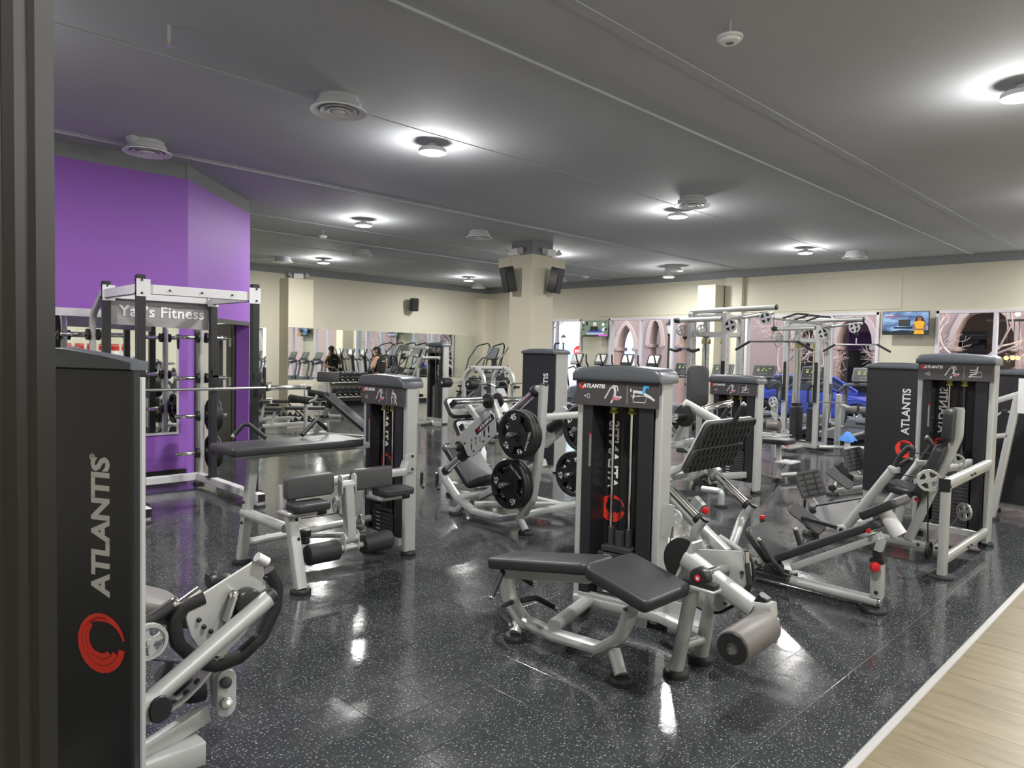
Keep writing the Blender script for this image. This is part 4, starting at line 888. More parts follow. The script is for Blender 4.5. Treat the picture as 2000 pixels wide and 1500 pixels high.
# ================================================================== weight plates
PLATE = {}
def weight_plate(c, n, rot, lab, r=.225, th=.038, group='45 weight plates on the leg press horns', par_name='weight_plate'):
    """black three-grip plate with raised rim; n = the side that faces out"""
    c, n = Vec(c), Vec(n).normalized(); a = EZ.cross(n).normalized(); b = n.cross(a); a2 = a*math.cos(rot)+b*math.sin(rot); b2 = n.cross(a2)
    t = thing(par_name, lab, 'weight plate', c, group)
    loops = [circ(r*.97, 36)]
    for k in range(3):
        a0 = math.pi*2/3*k; h = []
        for q in (-.52, -.3, 0, .3, .52): h.append((r*.80*math.cos(a0+q), r*.80*math.sin(a0+q)))
        for q in (.42, .2, -.2, -.42): h.append((r*.50*math.cos(a0+q), r*.50*math.sin(a0+q)))
        loops.append(h)
    Geo().plate(loops, c, a2, b2, th*.62, .004).build('disc', rubber, t)
    Geo().lathe(c-n*th/2, n, [(0, r*.86), (0, r*.985), (th*.2, r), (th*.8, r), (th, r*.985), (th, r*.88), (th*.8, r*.86), (th*.2, r*.86)], 40, cap=False).build('rim', rubber, t)
    Geo().lathe(c-n*th/2, n, [(0, r*.12), (0, r*.24), (th, r*.24), (th, r*.12)], 20, cap=False).build('hub', rubber, t)
    if lab:
        f = c+n*(th*.31+.0006)
        for k in (0, 1):
            q = math.pi/3+math.pi*2/3*k*1.0; d = a2*math.cos(q)+b2*math.sin(q); u = d
            text(None, '45', f+d*r*.70, u.cross(n)*1.0, u, .075, whitep, off=.0012, par=t, name='number')
        q = math.pi/3+math.pi*4/3; d = a2*math.cos(q)+b2*math.sin(q)
        text(None, "Yak's Fitness", f+d*r*.70, d.cross(n), d, .036, whitep, par=t, name='maker_lettering')
    return t
# ================================================================== 4  power rack with barbell
def power_rack():
    t = thing('power_rack', 'black and white power rack with perforated uprights and name board, before the purple wall', 'power rack', (2.75, 7.9, 0))
    XL, XR, YF, YR, YB_ = 2.20, 3.30, 7.15, 8.22, 8.62; TOP = 2.30
    def upright(x, y, z0=.13):
        o = Geo().box((x, y, (z0+TOP)/2), (.075, .075, TOP-z0), bev=.006).build('upright', blackpaint, t)
        g = Geo(); 
        for k in range(26):
            z = .35+k*.06
            if z > 1.85: break
            g.cyl((x-.0385, y, z), (x-.0375, y, z), .012, 8); g.cyl((x, y-.0385, z), (x, y-.0375, z), .012, 8)
        o2 = g.build('upright_holes', rubber, o); o2['kind'] = 'stuff'
        put_bolts(o, [(x-.04, y, TOP-.05), (x-.04, y, TOP-.17)], -EX, .011, 'bolt'); put_bolts(o, [(x, y-.04, TOP-.05), (x, y-.04, TOP-.17)], -EY, .011, 'bolt')
    for x in (XL, XR):
        for y in (YF, YR): upright(x, y)
        Geo().box((x, (YF+YR)/2, TOP-.13), (.06, YR-YF-.07, .09), bev=.006).build('top_side_beam', white_paint, t)
        Geo().box((x, (YF+YR)/2, .50), (.06, YR-YF-.07, .07), bev=.006).build('lower_side_beam', blackpaint, t)
        Geo().box((x, (6.97+YB_+.05)/2, .10), (.085, YB_+.05-6.97, .085), bev=.008).build('base_rail', white_paint, t)
        Geo().box((x, 6.966, .10), (.074, .01, .074)).build('rail_end_cap', blackp, t)
        Geo().box((x, 7.02, .045), (.07, .07, .05)).build('foot_post', white_paint, t)
        for y in (7.02, YB_): g = Geo(); foot(g, (x, y, 0), .065, .025); g.build('foot', rubber, t)
        for y in (YF, YR):
            Geo().box((x, y, .148), (.13, .11, .012)).build('base_plate', blackpaint, t)
            s_ = 1 if x == XL else -1
            Geo().plate([R_(-.045, -.08, .075, .08)], (x, y-.0385 if y == YF else y-.042, TOP-.12), EX*s_, EZ, .008).build('gusset', white_paint, t)
    for y in (YF, YR): Geo().box(((XL+XR)/2, y, TOP-.13), (XR-XL-.075, .06, .09), bev=.006).build('top_cross_beam', white_paint, t)
    put_bolts(t, [(XL+k, YF-.032, TOP-.13) for k in (.25, .55, .85)], -EY, .010, 'beam_bolt')
    Geo().box(((XL+XR)/2, YB_, .10), (XR-XL-.085, .085, .085), bev=.008).build('base_cross_beam', white_paint, t)
    # silver storage posts, bowed at the top
    for x in (XL-.02, XR+.03):
        Geo().tube([(x, YB_, .14), (x, YB_+.02, 1.95), (x, YR+.05, 2.18)], (.075, .06), .22, hint=EX, cr=.02, n=8).build('storage_post', silver, t)
        for z in (.38, .82, 1.27, 1.75):
            for s in (-1, 1):
                if x < 3 and s > 0 and z < 1.5: continue
                Geo().cyl((x+s*.04, YB_, z), (x+s*.30, YB_, z), .024, 14, bev=.004).build('storage_peg', chrome, t)
                g = Geo(); g.cyl((x+s*.037, YB_, z), (x+s*.065, YB_, z), .06, 16); g.build('peg_collar', rubber, t)
    # name board
    a, b = wy(219, 578, YR+.06), wy(405, 604, YR+.06); z1 = a.z; z0 = wy(403, 640, YR+.06).z
    bo = Geo().plate([[(XL+.05, z0), (XR-.03, z0-.03), (XR-.03, z1-.02), (XL+.05, z1)]], (0, YR+.06, 0), EX, EZ, .006, centered=True)
    bo = bo.build('name_board', mat('grey_name_board', (.30, .30, .31), .4, .2), t)
    text(None, "Yak's Fitness", ((XL+XR)/2+.03, YR+.052, (z0+z1)/2-.005), EX, EZ, .165, whitep, off=.003, sp=1.04, par=bo)
    # hooks
    for x, y in ((XR, YF), (XL, YF), (XR, YR-.0)):
        g = Geo(); g.box((x, y-.055, 1.24), (.07, .04, .16)); g.box((x, y-.10, 1.175), (.055, .11, .02)); g.box((x, y-.15, 1.20), (.055, .015, .06)); g.box((x+.045, y, 1.27), (.01, .11, .12)); g.build('bar_hook', blackpaint, t)
        Geo().box((x, y-.06, 1.34), (.06, .03, .08)).build('hook_plate', blackpaint, t)
    # barbell on the front hooks
    bz, by = 1.232, YF-.12
    bb = thing('barbell', 'empty steel barbell resting across the front of the power rack', 'barbell', (2.72, by, bz))
    Geo().tube([(2.05, by, bz), (3.42, by, bz)], .0145, seg=12).build('bar_shaft', steel, bb)
    for s in (-1, 1):
        Geo().cyl((2.72+s*.68, by, bz), (2.72+s*1.10, by, bz), .025, 18, bev=.004).build('sleeve', chrome, bb); Geo().cyl((2.72+s*.655, by, bz), (2.72+s*.69, by, bz), .038, 18, bev=.004).build('collar', steel, bb)
    # plates stored on the back pegs
    for k, (x, z, n_) in enumerate([(XR+.15, .82, 'upper'), (XR+.19, .82, 'upper'), (XR+.15, .38, 'lower'), (XR+.19, .38, 'lower'), (XL-.15, .82, '')]):
        lab = ['inner plate on the upper right peg of the power rack', 'outer plate on the upper right peg of the power rack', 'inner plate on the lowest right peg of the power rack', 'outer plate on the lowest right peg of the power rack', 'black plate on the left peg at the back of the power rack'][k]
        weight_plate((x, YB_, z-.0), (1 if x > 3 else -1, 0, 0), .3*k, lab, group='plates on the power rack pegs', r=.2)
    for k, x in enumerate((XR+.26, XR-.24)):
        cl = thing('bar_clip', ['spring clip hanging on the right peg of the rack', 'spring clip hanging left of the right rack post'][k], 'bar clip', (x, YB_, 1.75), 'spring clips on the rack pegs')
        Geo().lathe((x-.01, YB_, 1.75), EX, [(0, .026), (0, .034), (.022, .034), (.022, .026)], 16, cap=False).build('coil', steel, cl)
        for s in (-1, 1): Geo().tube([(x, YB_+s*.02, 1.725), (x+s*.012, YB_+s*.035, 1.61)], .011, seg=8).build('clip_grip', rubber, cl)
power_rack()
# ================================================================== 5  plate loaded leg press with four loaded horns
def plate_press():
    t = thing('leg_press_machine', 'plate loaded leg press on chrome rods holding 45 plates, left of the front tower', 'exercise machine', (5.1, 4.9, 0))
    XA, XB = 4.65, 5.55
    P = lambda x, y, X=XA: wx(x, y, X)
    lo, hi = P(872, 918), P(1049, 762); R = lambda k, X=XA: Vec((X, *( (lo.lerp(hi, k)).yz)))
    for X in (XA, XB):
        sh = lambda v: Vec((X, v.y, v.z))
        Geo().tube([R(-.01, X), R(1.01, X)], .036, seg=20).build('guide_rod', chrome, t)
        Geo().cyl(R(.97, X), R(1.0, X), .055, 18, bev=.006).build('rod_collar', rubber, t); Geo().cyl(R(-.02, X), R(.02, X), .045, 18, bev=.006).build('rod_collar', rubber, t)
        path = [sh(P(*p)) for p in ((861, 914), (871, 938), (893, 972), (925, 998), (980, 1013), (1020, 1008), (1040, 975), (1052, 900), (1058, 830), (1062, 752))]
        Geo().tube(path, (.06, .085), .12, hint=EX, cr=.02, n=5).build('side_frame', silver, t)
        Geo().cyl(path[-1]-EZ*.01, path[-1]+EZ*.012, .036, 16, bev=.006).build('post_cap', rubber, t)
        Geo().tube([R(1.0, X)+EZ*.02, path[-1]-EZ*.06], (.05, .06), hint=EX).build('rod_bracket', silver, t)
        put_bolts(t, [sh(P(955, 1009))-EX*.03, sh(P(974, 1014))-EX*.03, sh(P(1053, 796))-EX*.03], -EX, .012)
        fa = Vec((X+.0, 5.47, .03)); fb = Vec((X-.02, 4.46, .03))
        Geo().tube([sh(P(905, 985)), fa], .036, seg=16).build('leg', silver, t); Geo().tube([sh(P(1012, 1008)), fb], .036, seg=16).build('leg', silver, t)
        for f in (fa, fb): g = Geo(); foot(g, f, .07, .035); g.build('foot', rubber, t)
        # lower storage / sliding tubes
        for (px, py) in ((1028, 847), (1013, 943)):
            c = P(px, py); c = Vec((X, c.y, c.z))
            Geo().cyl(c-EX*.24, c+EX*.02, .024, 16, bev=.004).build('weight_horn', steel, t); Geo().cyl(c-EX*.02, c+EX*.0, .04, 16).build('horn_collar', rubber, t)
            Geo().tube([c, Vec((X, 4.42, c.z-.0))], (.05, .05), hint=EX).build('horn_arm', silver, t)
    for p, q in (((893, 972), 0), ((1020, 1006), 0), ((1058, 815), 0)):
        v = P(*p); Geo().tube([Vec((XA, v.y, v.z)), Vec((XB, v.y, v.z))], (.07, .06), hint=EZ, cr=.016).build('cross_tube', silver, t)
    Geo().tube([Vec((XA+.1, 5.3, .12)), Vec((XB, 4.6, .12))], (.06, .06), hint=EZ, cr=.014).build('diagonal_tube', silver, t)
    # inclined inner rail with rack teeth
    Geo().tube([Vec((XA+.3, 5.45, .14)), Vec((XA+.3, 4.55, .62))], (.07, .08), hint=EX, cr=.014).build('inner_rail', silver, t)
    # sled: lettered side plate with slots
    o = P(935, 838, XA-.09)
    pts = [(878, 868), (945, 806), (957, 802), (966, 810), (970, 848), (924, 892), (914, 890), (905, 868)]
    pl_ = [(lambda v: (-(v.y-o.y), v.z-o.z))(P(*p, XA-.09)) for p in pts]
    slots = []
    for k in range(5):
        c = P(921+8.3*k, 869-8.3*k+(k > 3)*-1, XA-.09); cx_, cz_ = -(c.y-o.y), c.z-o.z
        slots.append([(cx_+.016*math.cos(q), cz_+.062*math.sin(q)) for q in [math.pi*2*i/12 for i in range(12)]])
    sd = Geo().plate([pl_]+slots, o, -EY, EZ, .012, .002).build('sled_side_plate', silver, t)
    d = (P(973, 822, XA-.09)-P(937, 856, XA-.09)).normalized()
    lb = P(947, 830, XA-.098); nb = EX*-1; u_ = nb.cross(d)
    bd = Geo().plate([rrect(.30, .055, .004)], P(946, 829, XA-.099), d, nb.cross(d), .002).build('name_label', rubber, sd)
    text(None, 'ATLANTIS', P(948, 827, XA-.1015), d, nb.cross(d), .042, whitep, shear=.2, off=.001, par=sd)
    logo(P(936, 838.5, XA-.1015), d, nb.cross(d), .018, red, par=sd)
    put_bolts(sd, [P(*p, XA-.098) for p in ((956, 816), (955, 852), (944, 862), (925, 881), (908, 866))], -EX, .010, 'bolt')
    Geo().plate([[(p[0]*1.0, p[1]) for p in pl_]], o+EX*(XB-XA+.16), -EY, EZ, .012, .002).build('sled_side_plate', silver, t)
    for k in (.25, .55): Geo().cyl(R(k-.07), R(k+.07), .055, 18, bev=.006).build('linear_bearing', rubber, t); Geo().cyl(R(k-.07, XB), R(k+.07, XB), .055, 18, bev=.006).build('linear_bearing', rubber, t)
    # foot plate frame seen from behind: two rounded panels and cross bars
    sl = (hi-lo).normalized(); n_ = Vec((0, sl.y, sl.z)); up_ = Vec((0, -sl.z, sl.y)); up_ = up_ if up_.z > 0 else -up_
    for z_, nm in ((.135, 'upper_foot_plate'), (-.135, 'lower_foot_plate')):
        c = Vec((5.12, 5.60, .96))+up_*z_
        Geo().plate([rrect(.88, .25, .07)], c-n_*.012, EX, up_, .024, .006).build(nm, rubber, t)
        Geo().plate([rrect(.83, .20, .05)], c+n_*.010, EX, up_, .02, .006).build('foot_plate_back', white_paint, t)
        Geo().tube([c+n_*.06-EX*.40, c+n_*.06+EX*.30], (.06, .06), hint=up_, cr=.006).build('foot_plate_beam', silver, t)
        for x in (-.41, ): Geo().box(c+n_*.06+EX*x, (.02, .055, .055), EX, n_).build('beam_end_cap', blackp, t)
    Geo().tube([Vec((4.86, 5.68, 1.07))+n_*.1, Vec((4.92, 5.35, .74))+n_*.1], (.05, .04), hint=EX, cr=.004).build('foot_plate_post', silver, t)
    Geo().tube([Vec((5.0, 5.60, .96))+n_*.06, Vec((5.0, 5.60, .96))+n_*.5], (.10, .10), hint=EX, cr=.012).build('sled_beam', silver, t)
    # upper horns
    h0, h1 = P(880, 774), P(960, 781); yh = h1.y+.0
    hb = Vec((XA+.05, 5.06, 1.18))
    Geo().cyl(hb, hb-EX*.44+EZ*.0, .026, 16, bev=.005).build('weight_horn', chrome, t); Geo().cyl(hb-EX*.03, hb, .075, 20, bev=.006).build('horn_collar', rubber, t)
    Geo().cyl(hb+EX*.12, hb+EX*.56, .026, 16, bev=.005).build('weight_horn', chrome, t); Geo().cyl(hb+EX*.1, hb+EX*.13, .075, 20, bev=.006).build('horn_collar', rubber, t)
    for e in (hb-EX*.44, hb+EX*.56): Geo().cyl(e-EX*.012, e+EX*.012, .029, 16, bev=.004).build('horn_end_cap', rubber, t)
    Geo().tube([hb+EX*.05, hb+EX*.05+Vec((0, -.22, -.40))], (.07, .07), hint=EX, cr=.01).build('horn_post', silver, t)
    Geo().tube([hb+EX*.05+Vec((0, .06, .03)), Vec((5.08, 5.5, .95))], (.06, .06), hint=EX, cr=.012).build('sled_tube', silver, t)
    c = Vec((XA-.11, 5.49, .77)); c = P(896, 872, XA-.1)
    Geo().cyl(c, c-EX*.18, .024, 16, bev=.004).build('weight_horn', steel, t); Geo().cyl(c-EX*.01, c+EX*.03, .055, 18, bev=.005).build('horn_collar', rubber, t)
    # seat and back pad on the far side
    Geo().pad((5.25, 5.95, .40), EX, Vec((0, .75, .66)).normalized(), .45, .62, .07, .05, .016).build('back_pad', vinyl, t)
    Geo().pad((5.25, 5.62, .27), EX, Vec((0, .9, -.35)).normalized(), .42, .34, .07, .05, .016).build('seat_pad', vinyl, t)
    Geo().tube([(5.25, 6.25, .12), (5.25, 5.4, .14)], (.07, .07), hint=EZ).build('seat_rail', silver, t); Geo().tube([(5.25, 6.1, .13), (5.25, 6.0, .36)], (.06, .06), hint=EX).build('back_pad_post', silver, t)
    for f in ((5.25, 6.25), ): g = Geo(); foot(g, (*f, 0), .07, .035); g.build('foot', rubber, t); Geo().tube([(5.25, 6.25, .03), (5.25, 6.25, .12)], .03).build('leg', silver, t)
    for (x, y), X_ in (((823, 905), 5.0), ((853, 908), 5.0)):
        grip(t, [wx(x+4, y+48, X_), wx(x, y+42, X_), wx(x+1, y+18, X_)], .018, .03)
    # plates
    hs = [(1028, 847, XA, 3, 'upper front horn', .75), (1013, 943, XA, 3, 'lower front horn', 2.0), (1028, 847, XB, 2, 'upper rear horn', 1.6), (1013, 943, XB, 2, 'lower rear horn', .2)]
    nth = ['outermost', 'second', 'third']
    for px, py, X, n, nm, rot in hs:
        c = P(px, py)
        for k in range(n):
            x = X-.125+k*.041-(0 if n == 3 else .0)
            weight_plate((x, c.y, c.z), (-1, 0, 0), rot+(.9*k), '%s 45 plate on the %s of the leg press' % (nth[k], nm))
plate_press()
# tower behind it, seen from the back
def rear_tower(px, name, lab, X, h, dp, corner, tz=1.0, width=.6):
    t = thing(name, lab, 'exercise machine', corner)
    C = Vec(corner); a = EY; b_ = EX
    Q = lambda u, v, z: C+a*u+b_*v+EZ*z
    bp = Geo().plate([R_(.0, .12, width, h-.05)], Q(0, .012, 0), a, EZ, .024, .004).build('back_panel', shroud, t)
    for u in (.03, width-.03):
        Geo().box(Q(u, dp/2+.012, h/2-.02), (.06, dp-.03, h-.08), a, b_, bev=.008).build('tower_frame', silver, t); g = Geo(); foot(g, Q(u, dp/2, 0), .065, .03); g.build('foot', rubber, t)
    Geo().box(Q(width/2, dp*.5, .08), (width-.1, .08, .06), a, b_).build('base_rail', silver, t)
    o = [(-.012, h-.075), (width+.012, h-.075), (width+.012, h-.045), (width-.02, h-.02), (width*.75, h-.004), (width*.5, h), (width*.25, h-.004), (.02, h-.02), (-.012, h-.045)]
    Geo().plate([o], Q(0, dp/2, 0), a, EZ, dp+.06, .016, 3).build('cap', capm, t)
    text(None, 'ATLANTIS', Q(.16, -.002, tz), EZ, a, .118, lightgrey, ext=.002, off=.0022, sp=.98, par=bp)
    logo(Q(.16, -.002, tz-.43), -a, EZ, .10, red, ext=.003, par=bp)
    return t, Q
t, Q = rear_tower(0, 'cable_pulldown_machine', 'tall dark tower seen from behind between the column and the leg press', 7.25, 1.72, .28, (7.25, 6.50, 0), 1.12, .62)
Geo().tube([Q(.3, .4, 0.1), Q(.3, 1.3, .1)], (.07, .07), hint=EZ).build('floor_tube', silver, t)
Geo().tube([Q(.3, 1.2, .1), Q(.3, 1.15, .5)], (.07, .07), hint=EX).build('seat_post', silver, t); Geo().pad(Q(.3, 1.1, .52), EX, EY, .35, .35, .06, .04, .012).build('seat_pad', vinyl, t)
for k, u in ((1, -.06), (2, -.02)): Geo().tube([Q(.28, .3, 1.68), Q(.28, .3, 1.80), Q(.20, .3, 1.80)], .012, .03, seg=8).build('top_hook', blackp, t) if k == 1 else None
# ================================================================== 6  45 degree leg press
def angled_press():
    t = thing('leg_press_machine', 'leg press with big ribbed black foot plate, chrome rails and long sloping back pad', 'exercise machine', (5.0, 2.3, 0))
    XA, XB = 4.65, 5.40; P = lambda x, y, X=5.0: wx(x, y, X)
    bot, top = Vec((0, 2.69, .45)), Vec((0, 3.62, 1.06))
    sl = Vec((0, .93, .61)).normalized()
    b0 = Vec((0, 2.70, .455)); rail = lambda X, s: Vec((X, b0.y, b0.z))+ (Vec((0, .275, .20)).normalized()*s)
    sl = Vec((0, .275, .20)).normalized(); up_ = Vec((0, -sl.z, sl.y))
    for X, low in ((XA, [(1384, 1017), (1366, 1035), (1349, 1047), (1335, 1062)]), (XB, [(1471, 990), (1445, 1018), (1424, 1040), (1398, 1053)])):
        Geo().tube([rail(X, 0), rail(X, 1.15)], .036, seg=20).build('guide_rail', chrome, t)
        Geo().cyl(rail(X, .0), rail(X, .035), .046, 18, bev=.005).build('rail_bumper', rubber, t)
        e = rail(X, -.02)
        pts = [e-up_*-.03, e-up_*.12, Vec((X+(.10 if X == XA else -.25), e.y+.02, .16)), Vec((5.02, e.y+.10, .10))]
        Geo().tube(pts, .036, .12, seg=16, n=6).build('lower_frame_tube', silver, t)
        Geo().cyl(e+up_*.02, e+up_*.045, .037, 16, bev=.006).build('tube_cap', blackp, t)
        # front frame
        Geo().tube([rail(X, 1.15), Vec((X, 3.75, .9)), Vec((X, 3.80, .04))], (.07, .07), .1, hint=EX, cr=.014).build('front_post', silver, t)
        g = Geo(); foot(g, (X, 3.80, 0), .07, .035); g.build('foot', rubber, t)
    Geo().tube([Vec((XA, 3.78, .5)), Vec((XB, 3.78, .5))], (.06, .06), hint=EZ).build('cross_tube', silver, t)
    Geo().tube([P(1312, 975, 4.85), P(1420, 1080, 4.85)], (.07, .08), hint=EX, cr=.008).build('inclined_beam', silver, t)
    Geo().tube([P(1312, 975, 4.85), Vec((4.85, 3.8, .55))], (.07, .08), hint=EX, cr=.008).build('inclined_beam', silver, t)
    # carriage
    for X in (XA, XB): Geo().cyl(rail(X, .36), rail(X, .60), .062, 20, bev=.008).build('linear_bearing', silver, t)
    Geo().tube([rail(XA, .46)-up_*.0, rail(XB, .46)-up_*.0], (.10, .08), hint=up_, cr=.02).build('carriage_beam', silver, t)
    TL, TR, BR, BL = wx(1381, 823, XA), wx(1482, 818, XB), wx(1430, 908, XB), wx(1331, 924, XA)
    c = (TL+TR+BR+BL)/4; u = ((TL+TR)-(BL+BR)); u.x = 0; Lh = u.length/2; u.normalize(); n_ = EX.cross(u)
    if n_.y > 0: n_ = -n_
    Geo().plate([rrect(XB-XA-.01, Lh*.97, .04)], c-n_*.035, EX, EX.cross(n_)*-1 if False else u, .014, .003).build('foot_plate_back', white_paint, t)
    fpn = n_
    for k, z_ in ((0, .255), (1, -.255)):
        cc2 = c+u*(Lh*z_)
        pl_ = Geo().plate([rrect(XB-XA+.02, Lh*.485, .05)], cc2, EX, u, .022, .006).build('foot_plate_tread', treadm, t)
        # raised ribs in three rows
        for r_, yy in enumerate((-.35, 0, .35)):
            for i in range(11):
                x_ = -.32+.064*i+(.02 if r_ != 1 else 0)
                if abs(x_) > .34: continue
                q = cc2+EX*x_+u*(Lh*.485*yy)+fpn*.013
                Geo().box(q, (.012, Lh*.485*.2, .010), (EX+u*.25).normalized(), ((u-EX*.25).normalized())).build('tread_rib', rubber, pl_, None)
        for yy in (-.19, .19): Geo().box(cc2+u*(Lh*.485*yy)+fpn*.013, (XB-XA-.08, .012, .012), EX, u).build('tread_rib', rubber, pl_, None)
    for X in (XA+.12, XB-.12): Geo().tube([c+EX*(X-5.02)-fpn*.06-u*Lh*.45, rail(X, .46)], (.05, .06), hint=EX).build('foot_plate_bracket', silver, t)
    Geo().tube([c-u*Lh*.5-fpn*.05, rail(5.02, .44)], (.14, .06), hint=EX, cr=.01).build('carriage_bracket', silver, t)
    Geo().tube([wx(1336, 787, 4.72), wx(1402, 824, 4.9)], .036, seg=16).build('upper_frame_tube', silver, t)
    Geo().tube([wx(1352, 800, 4.78), wx(1318, 868, 4.9)], (.05, .07), hint=EX).build('upper_frame_arm', silver, t)
    h = wx(1338, 812, 4.72); Geo().cyl(h, h-EX*.42, .027, 16, bev=.004).build('weight_horn', chrome, t); Geo().cyl(h-EX*.02, h+EX*.02, .085, 22, bev=.008).build('horn_collar', rubber, t)
    h = wx(1372, 800, 5.0); Geo().cyl(h, wx(1428, 786, 5.45), .026, 16, bev=.004).build('weight_horn', chrome, t)
    for p, q in (((1405, 828), (1424, 795)), ((1433, 824), (1452, 792))): grip(t, [wx(*p, 5.0), wx(*q, 5.0)], .02)
    Geo().tube([wx(1300, 872, 4.75), wx(1356, 862, 4.95)], .028, seg=14).build('frame_cross_tube', silver, t)
    # seat side
    Geo().tube([Vec((5.0, 2.85, .06)), Vec((5.0, 2.45, .062)), Vec((5.0, 1.57, .06))], .038, seg=18).build('base_tube', silver, t)
    Geo().tube([Vec((5.06, 2.45, .03)), Vec((5.06, 1.60, .03))], (.09, .02), hint=EZ).build('base_strip', silver, t)
    g = Geo(); foot(g, wz(1706, 1194, 0), .085, .03); g.build('foot', rubber, t)
    Geo().cyl(Vec((5.0, 1.57, .06)), Vec((5.0, 1.55, .06)), .039, 18, bev=.005).build('tube_cap', chrome, t)
    pb, pt = wx(1713, 1166, 5.0), wx(1715, 1098, 5.0)
    Geo().tube([pb, pt], (.072, .072), hint=EX, cr=.006).build('rear_post', silver, t)
    Geo().tube([pb-EZ*.05, pb], (.03, .05), hint=EX).build('rear_post_hinge', silver, t)
    Geo().tube([pt, wx(1716, 1075, 5.0)], (.055, .055), hint=EX, cr=.004).build('post_sleeve', blackp, t)
    Geo().box(wx(1716, 1094, 5.0), (.085, .085, .03)).build('post_collar', blackp, t)
    kb = wx(1706, 1106, 4.93); Geo().lathe(kb, (-.5, -.6, 0), [(-.02, .012), (0, .03), (.015, .034), (.03, .03), (.036, .018)], 20).build('adjuster_knob', redp, t)
    put_bolts(t, [wx(1711, 1157, 4.962)], -EX, .012)
    Geo().tube([wx(1716, 1075, 5.0), wx(1722, 1055, 5.0)], (.05, .06), hint=EX).build('post_link', silver, t)
    # back pad, its beam, seat, headrest
    p0, p1 = P(1514, 1092), P(1722, 1020); d = (p1-p0).normalized(); n2 = EX.cross(d); n2 = n2 if n2.z > 0 else -n2
    q = (p0+p1)/2; W2_ = .30
    Geo().pad(q+EX*.10+n2*.0, EX, d, W2_, (p1-p0).length, .055, .03, .014).build('back_pad', vinyl, t)
    b0_, b1_ = P(1546, 1108), P(1716, 1049)
    Geo().tube([b0_+EX*.04, b1_+EX*.04], (.05, .10), hint=EX, cr=.006).build('back_pad_beam', silver, t); put_bolts(t, [P(1655, 1067, 5.0)], -EX, .011)
    s0, s1 = P(1463, 1036), P(1506, 1096); d2 = (s1-s0).normalized()
    Geo().pad((s0+s1)/2+EX*.13, EX, d2, .38, (s1-s0).length+.04, .06, .06, .018).build('seat_pad', vinyl, t)
    h0, h1 = P(1682, 1008), P(1754, 980); d3 = (h1-h0).normalized()
    Geo().pad((h0+h1)/2+EX*.1, EX, d3, .30, (h1-h0).length, .06, .03, .016).build('head_pad', vinyl, t)
    Geo().tube([P(1722, 1004)+EX*.05, P(1752, 1048)+EX*.05], .05, seg=18).build('head_rest_tube', white_paint, t)
    r_ = P(1703, 1034); Geo().cyl(r_-EX*.06, r_+EX*.06, .016, 14, bev=.003).build('pull_pin', chrome, t); Geo().cyl(r_-EX*.075, r_-EX*.055, .014, 14, bev=.003).build('pin_tip', redp, t)
    # hand grips either side of the seat
    grip(t, [P(1530, 1120, 4.9), P(1513, 1100, 4.86), P(1484, 1056, 4.86)], .018, .04)
    o_ = grip(t, [P(1506, 1085, 5.3), P(1499, 1060, 5.3), P(1489, 1013, 5.3)], .018, .03, tip=False); Geo().cyl(P(1489, 1013, 5.3)-EZ*.0, P(1489, 1013, 5.3)+EZ*.025, .0185, 12).build('red_tip', redp, o_)
    grip(t, [P(1568, 1082, 5.3), P(1563, 1065, 5.3), P(1554, 1036, 5.3)], .018, .03)
    # slide block under the seat
    c = P(1513, 1117, 5.0); Geo().box(c+EZ*-.01, (.2, .26, .03), bev=.004).build('slide_plate', blackp, t); Geo().cyl(c-EX*.09+EZ*.03, c+EX*.05+EZ*.03, .05, 18, bev=.006).build('slide_roller', blackp, t)
    Geo().tube([Vec((5.0, 2.75, .07)), P(1498, 1095, 5.0)], (.05, .05), hint=EX).build('seat_strut', silver, t)
    Geo().tube([P(1405, 1048, 5.05), P(1478, 1096, 5.05)], .022, seg=12).build('link_tube', silver, t); Geo().cyl(P(1482, 1098, 4.98), P(1482, 1098, 5.06), .03, 14, bev=.004).build('link_joint', blackp, t)
    # ribbed step between rails
    g_ = Geo().box(P(1440, 1078, 5.25)+EZ*-.02, (.35, .30, .02), bev=.004).build('ribbed_step', rubber, t)
    rk = P(1375, 996, 5.2); Geo().box(rk-EZ*.0+EY*.06+EZ*.04, (.06, .10, .08), EX, Vec((0, .8, .6))).build('lock_block', silver, t); Geo().lathe(rk, (-.4, -1, 0), [(0, .012), (.01, .03), (.03, .028), (.035, .012)], 16).build('lock_knob', redp, t)
angled_press()
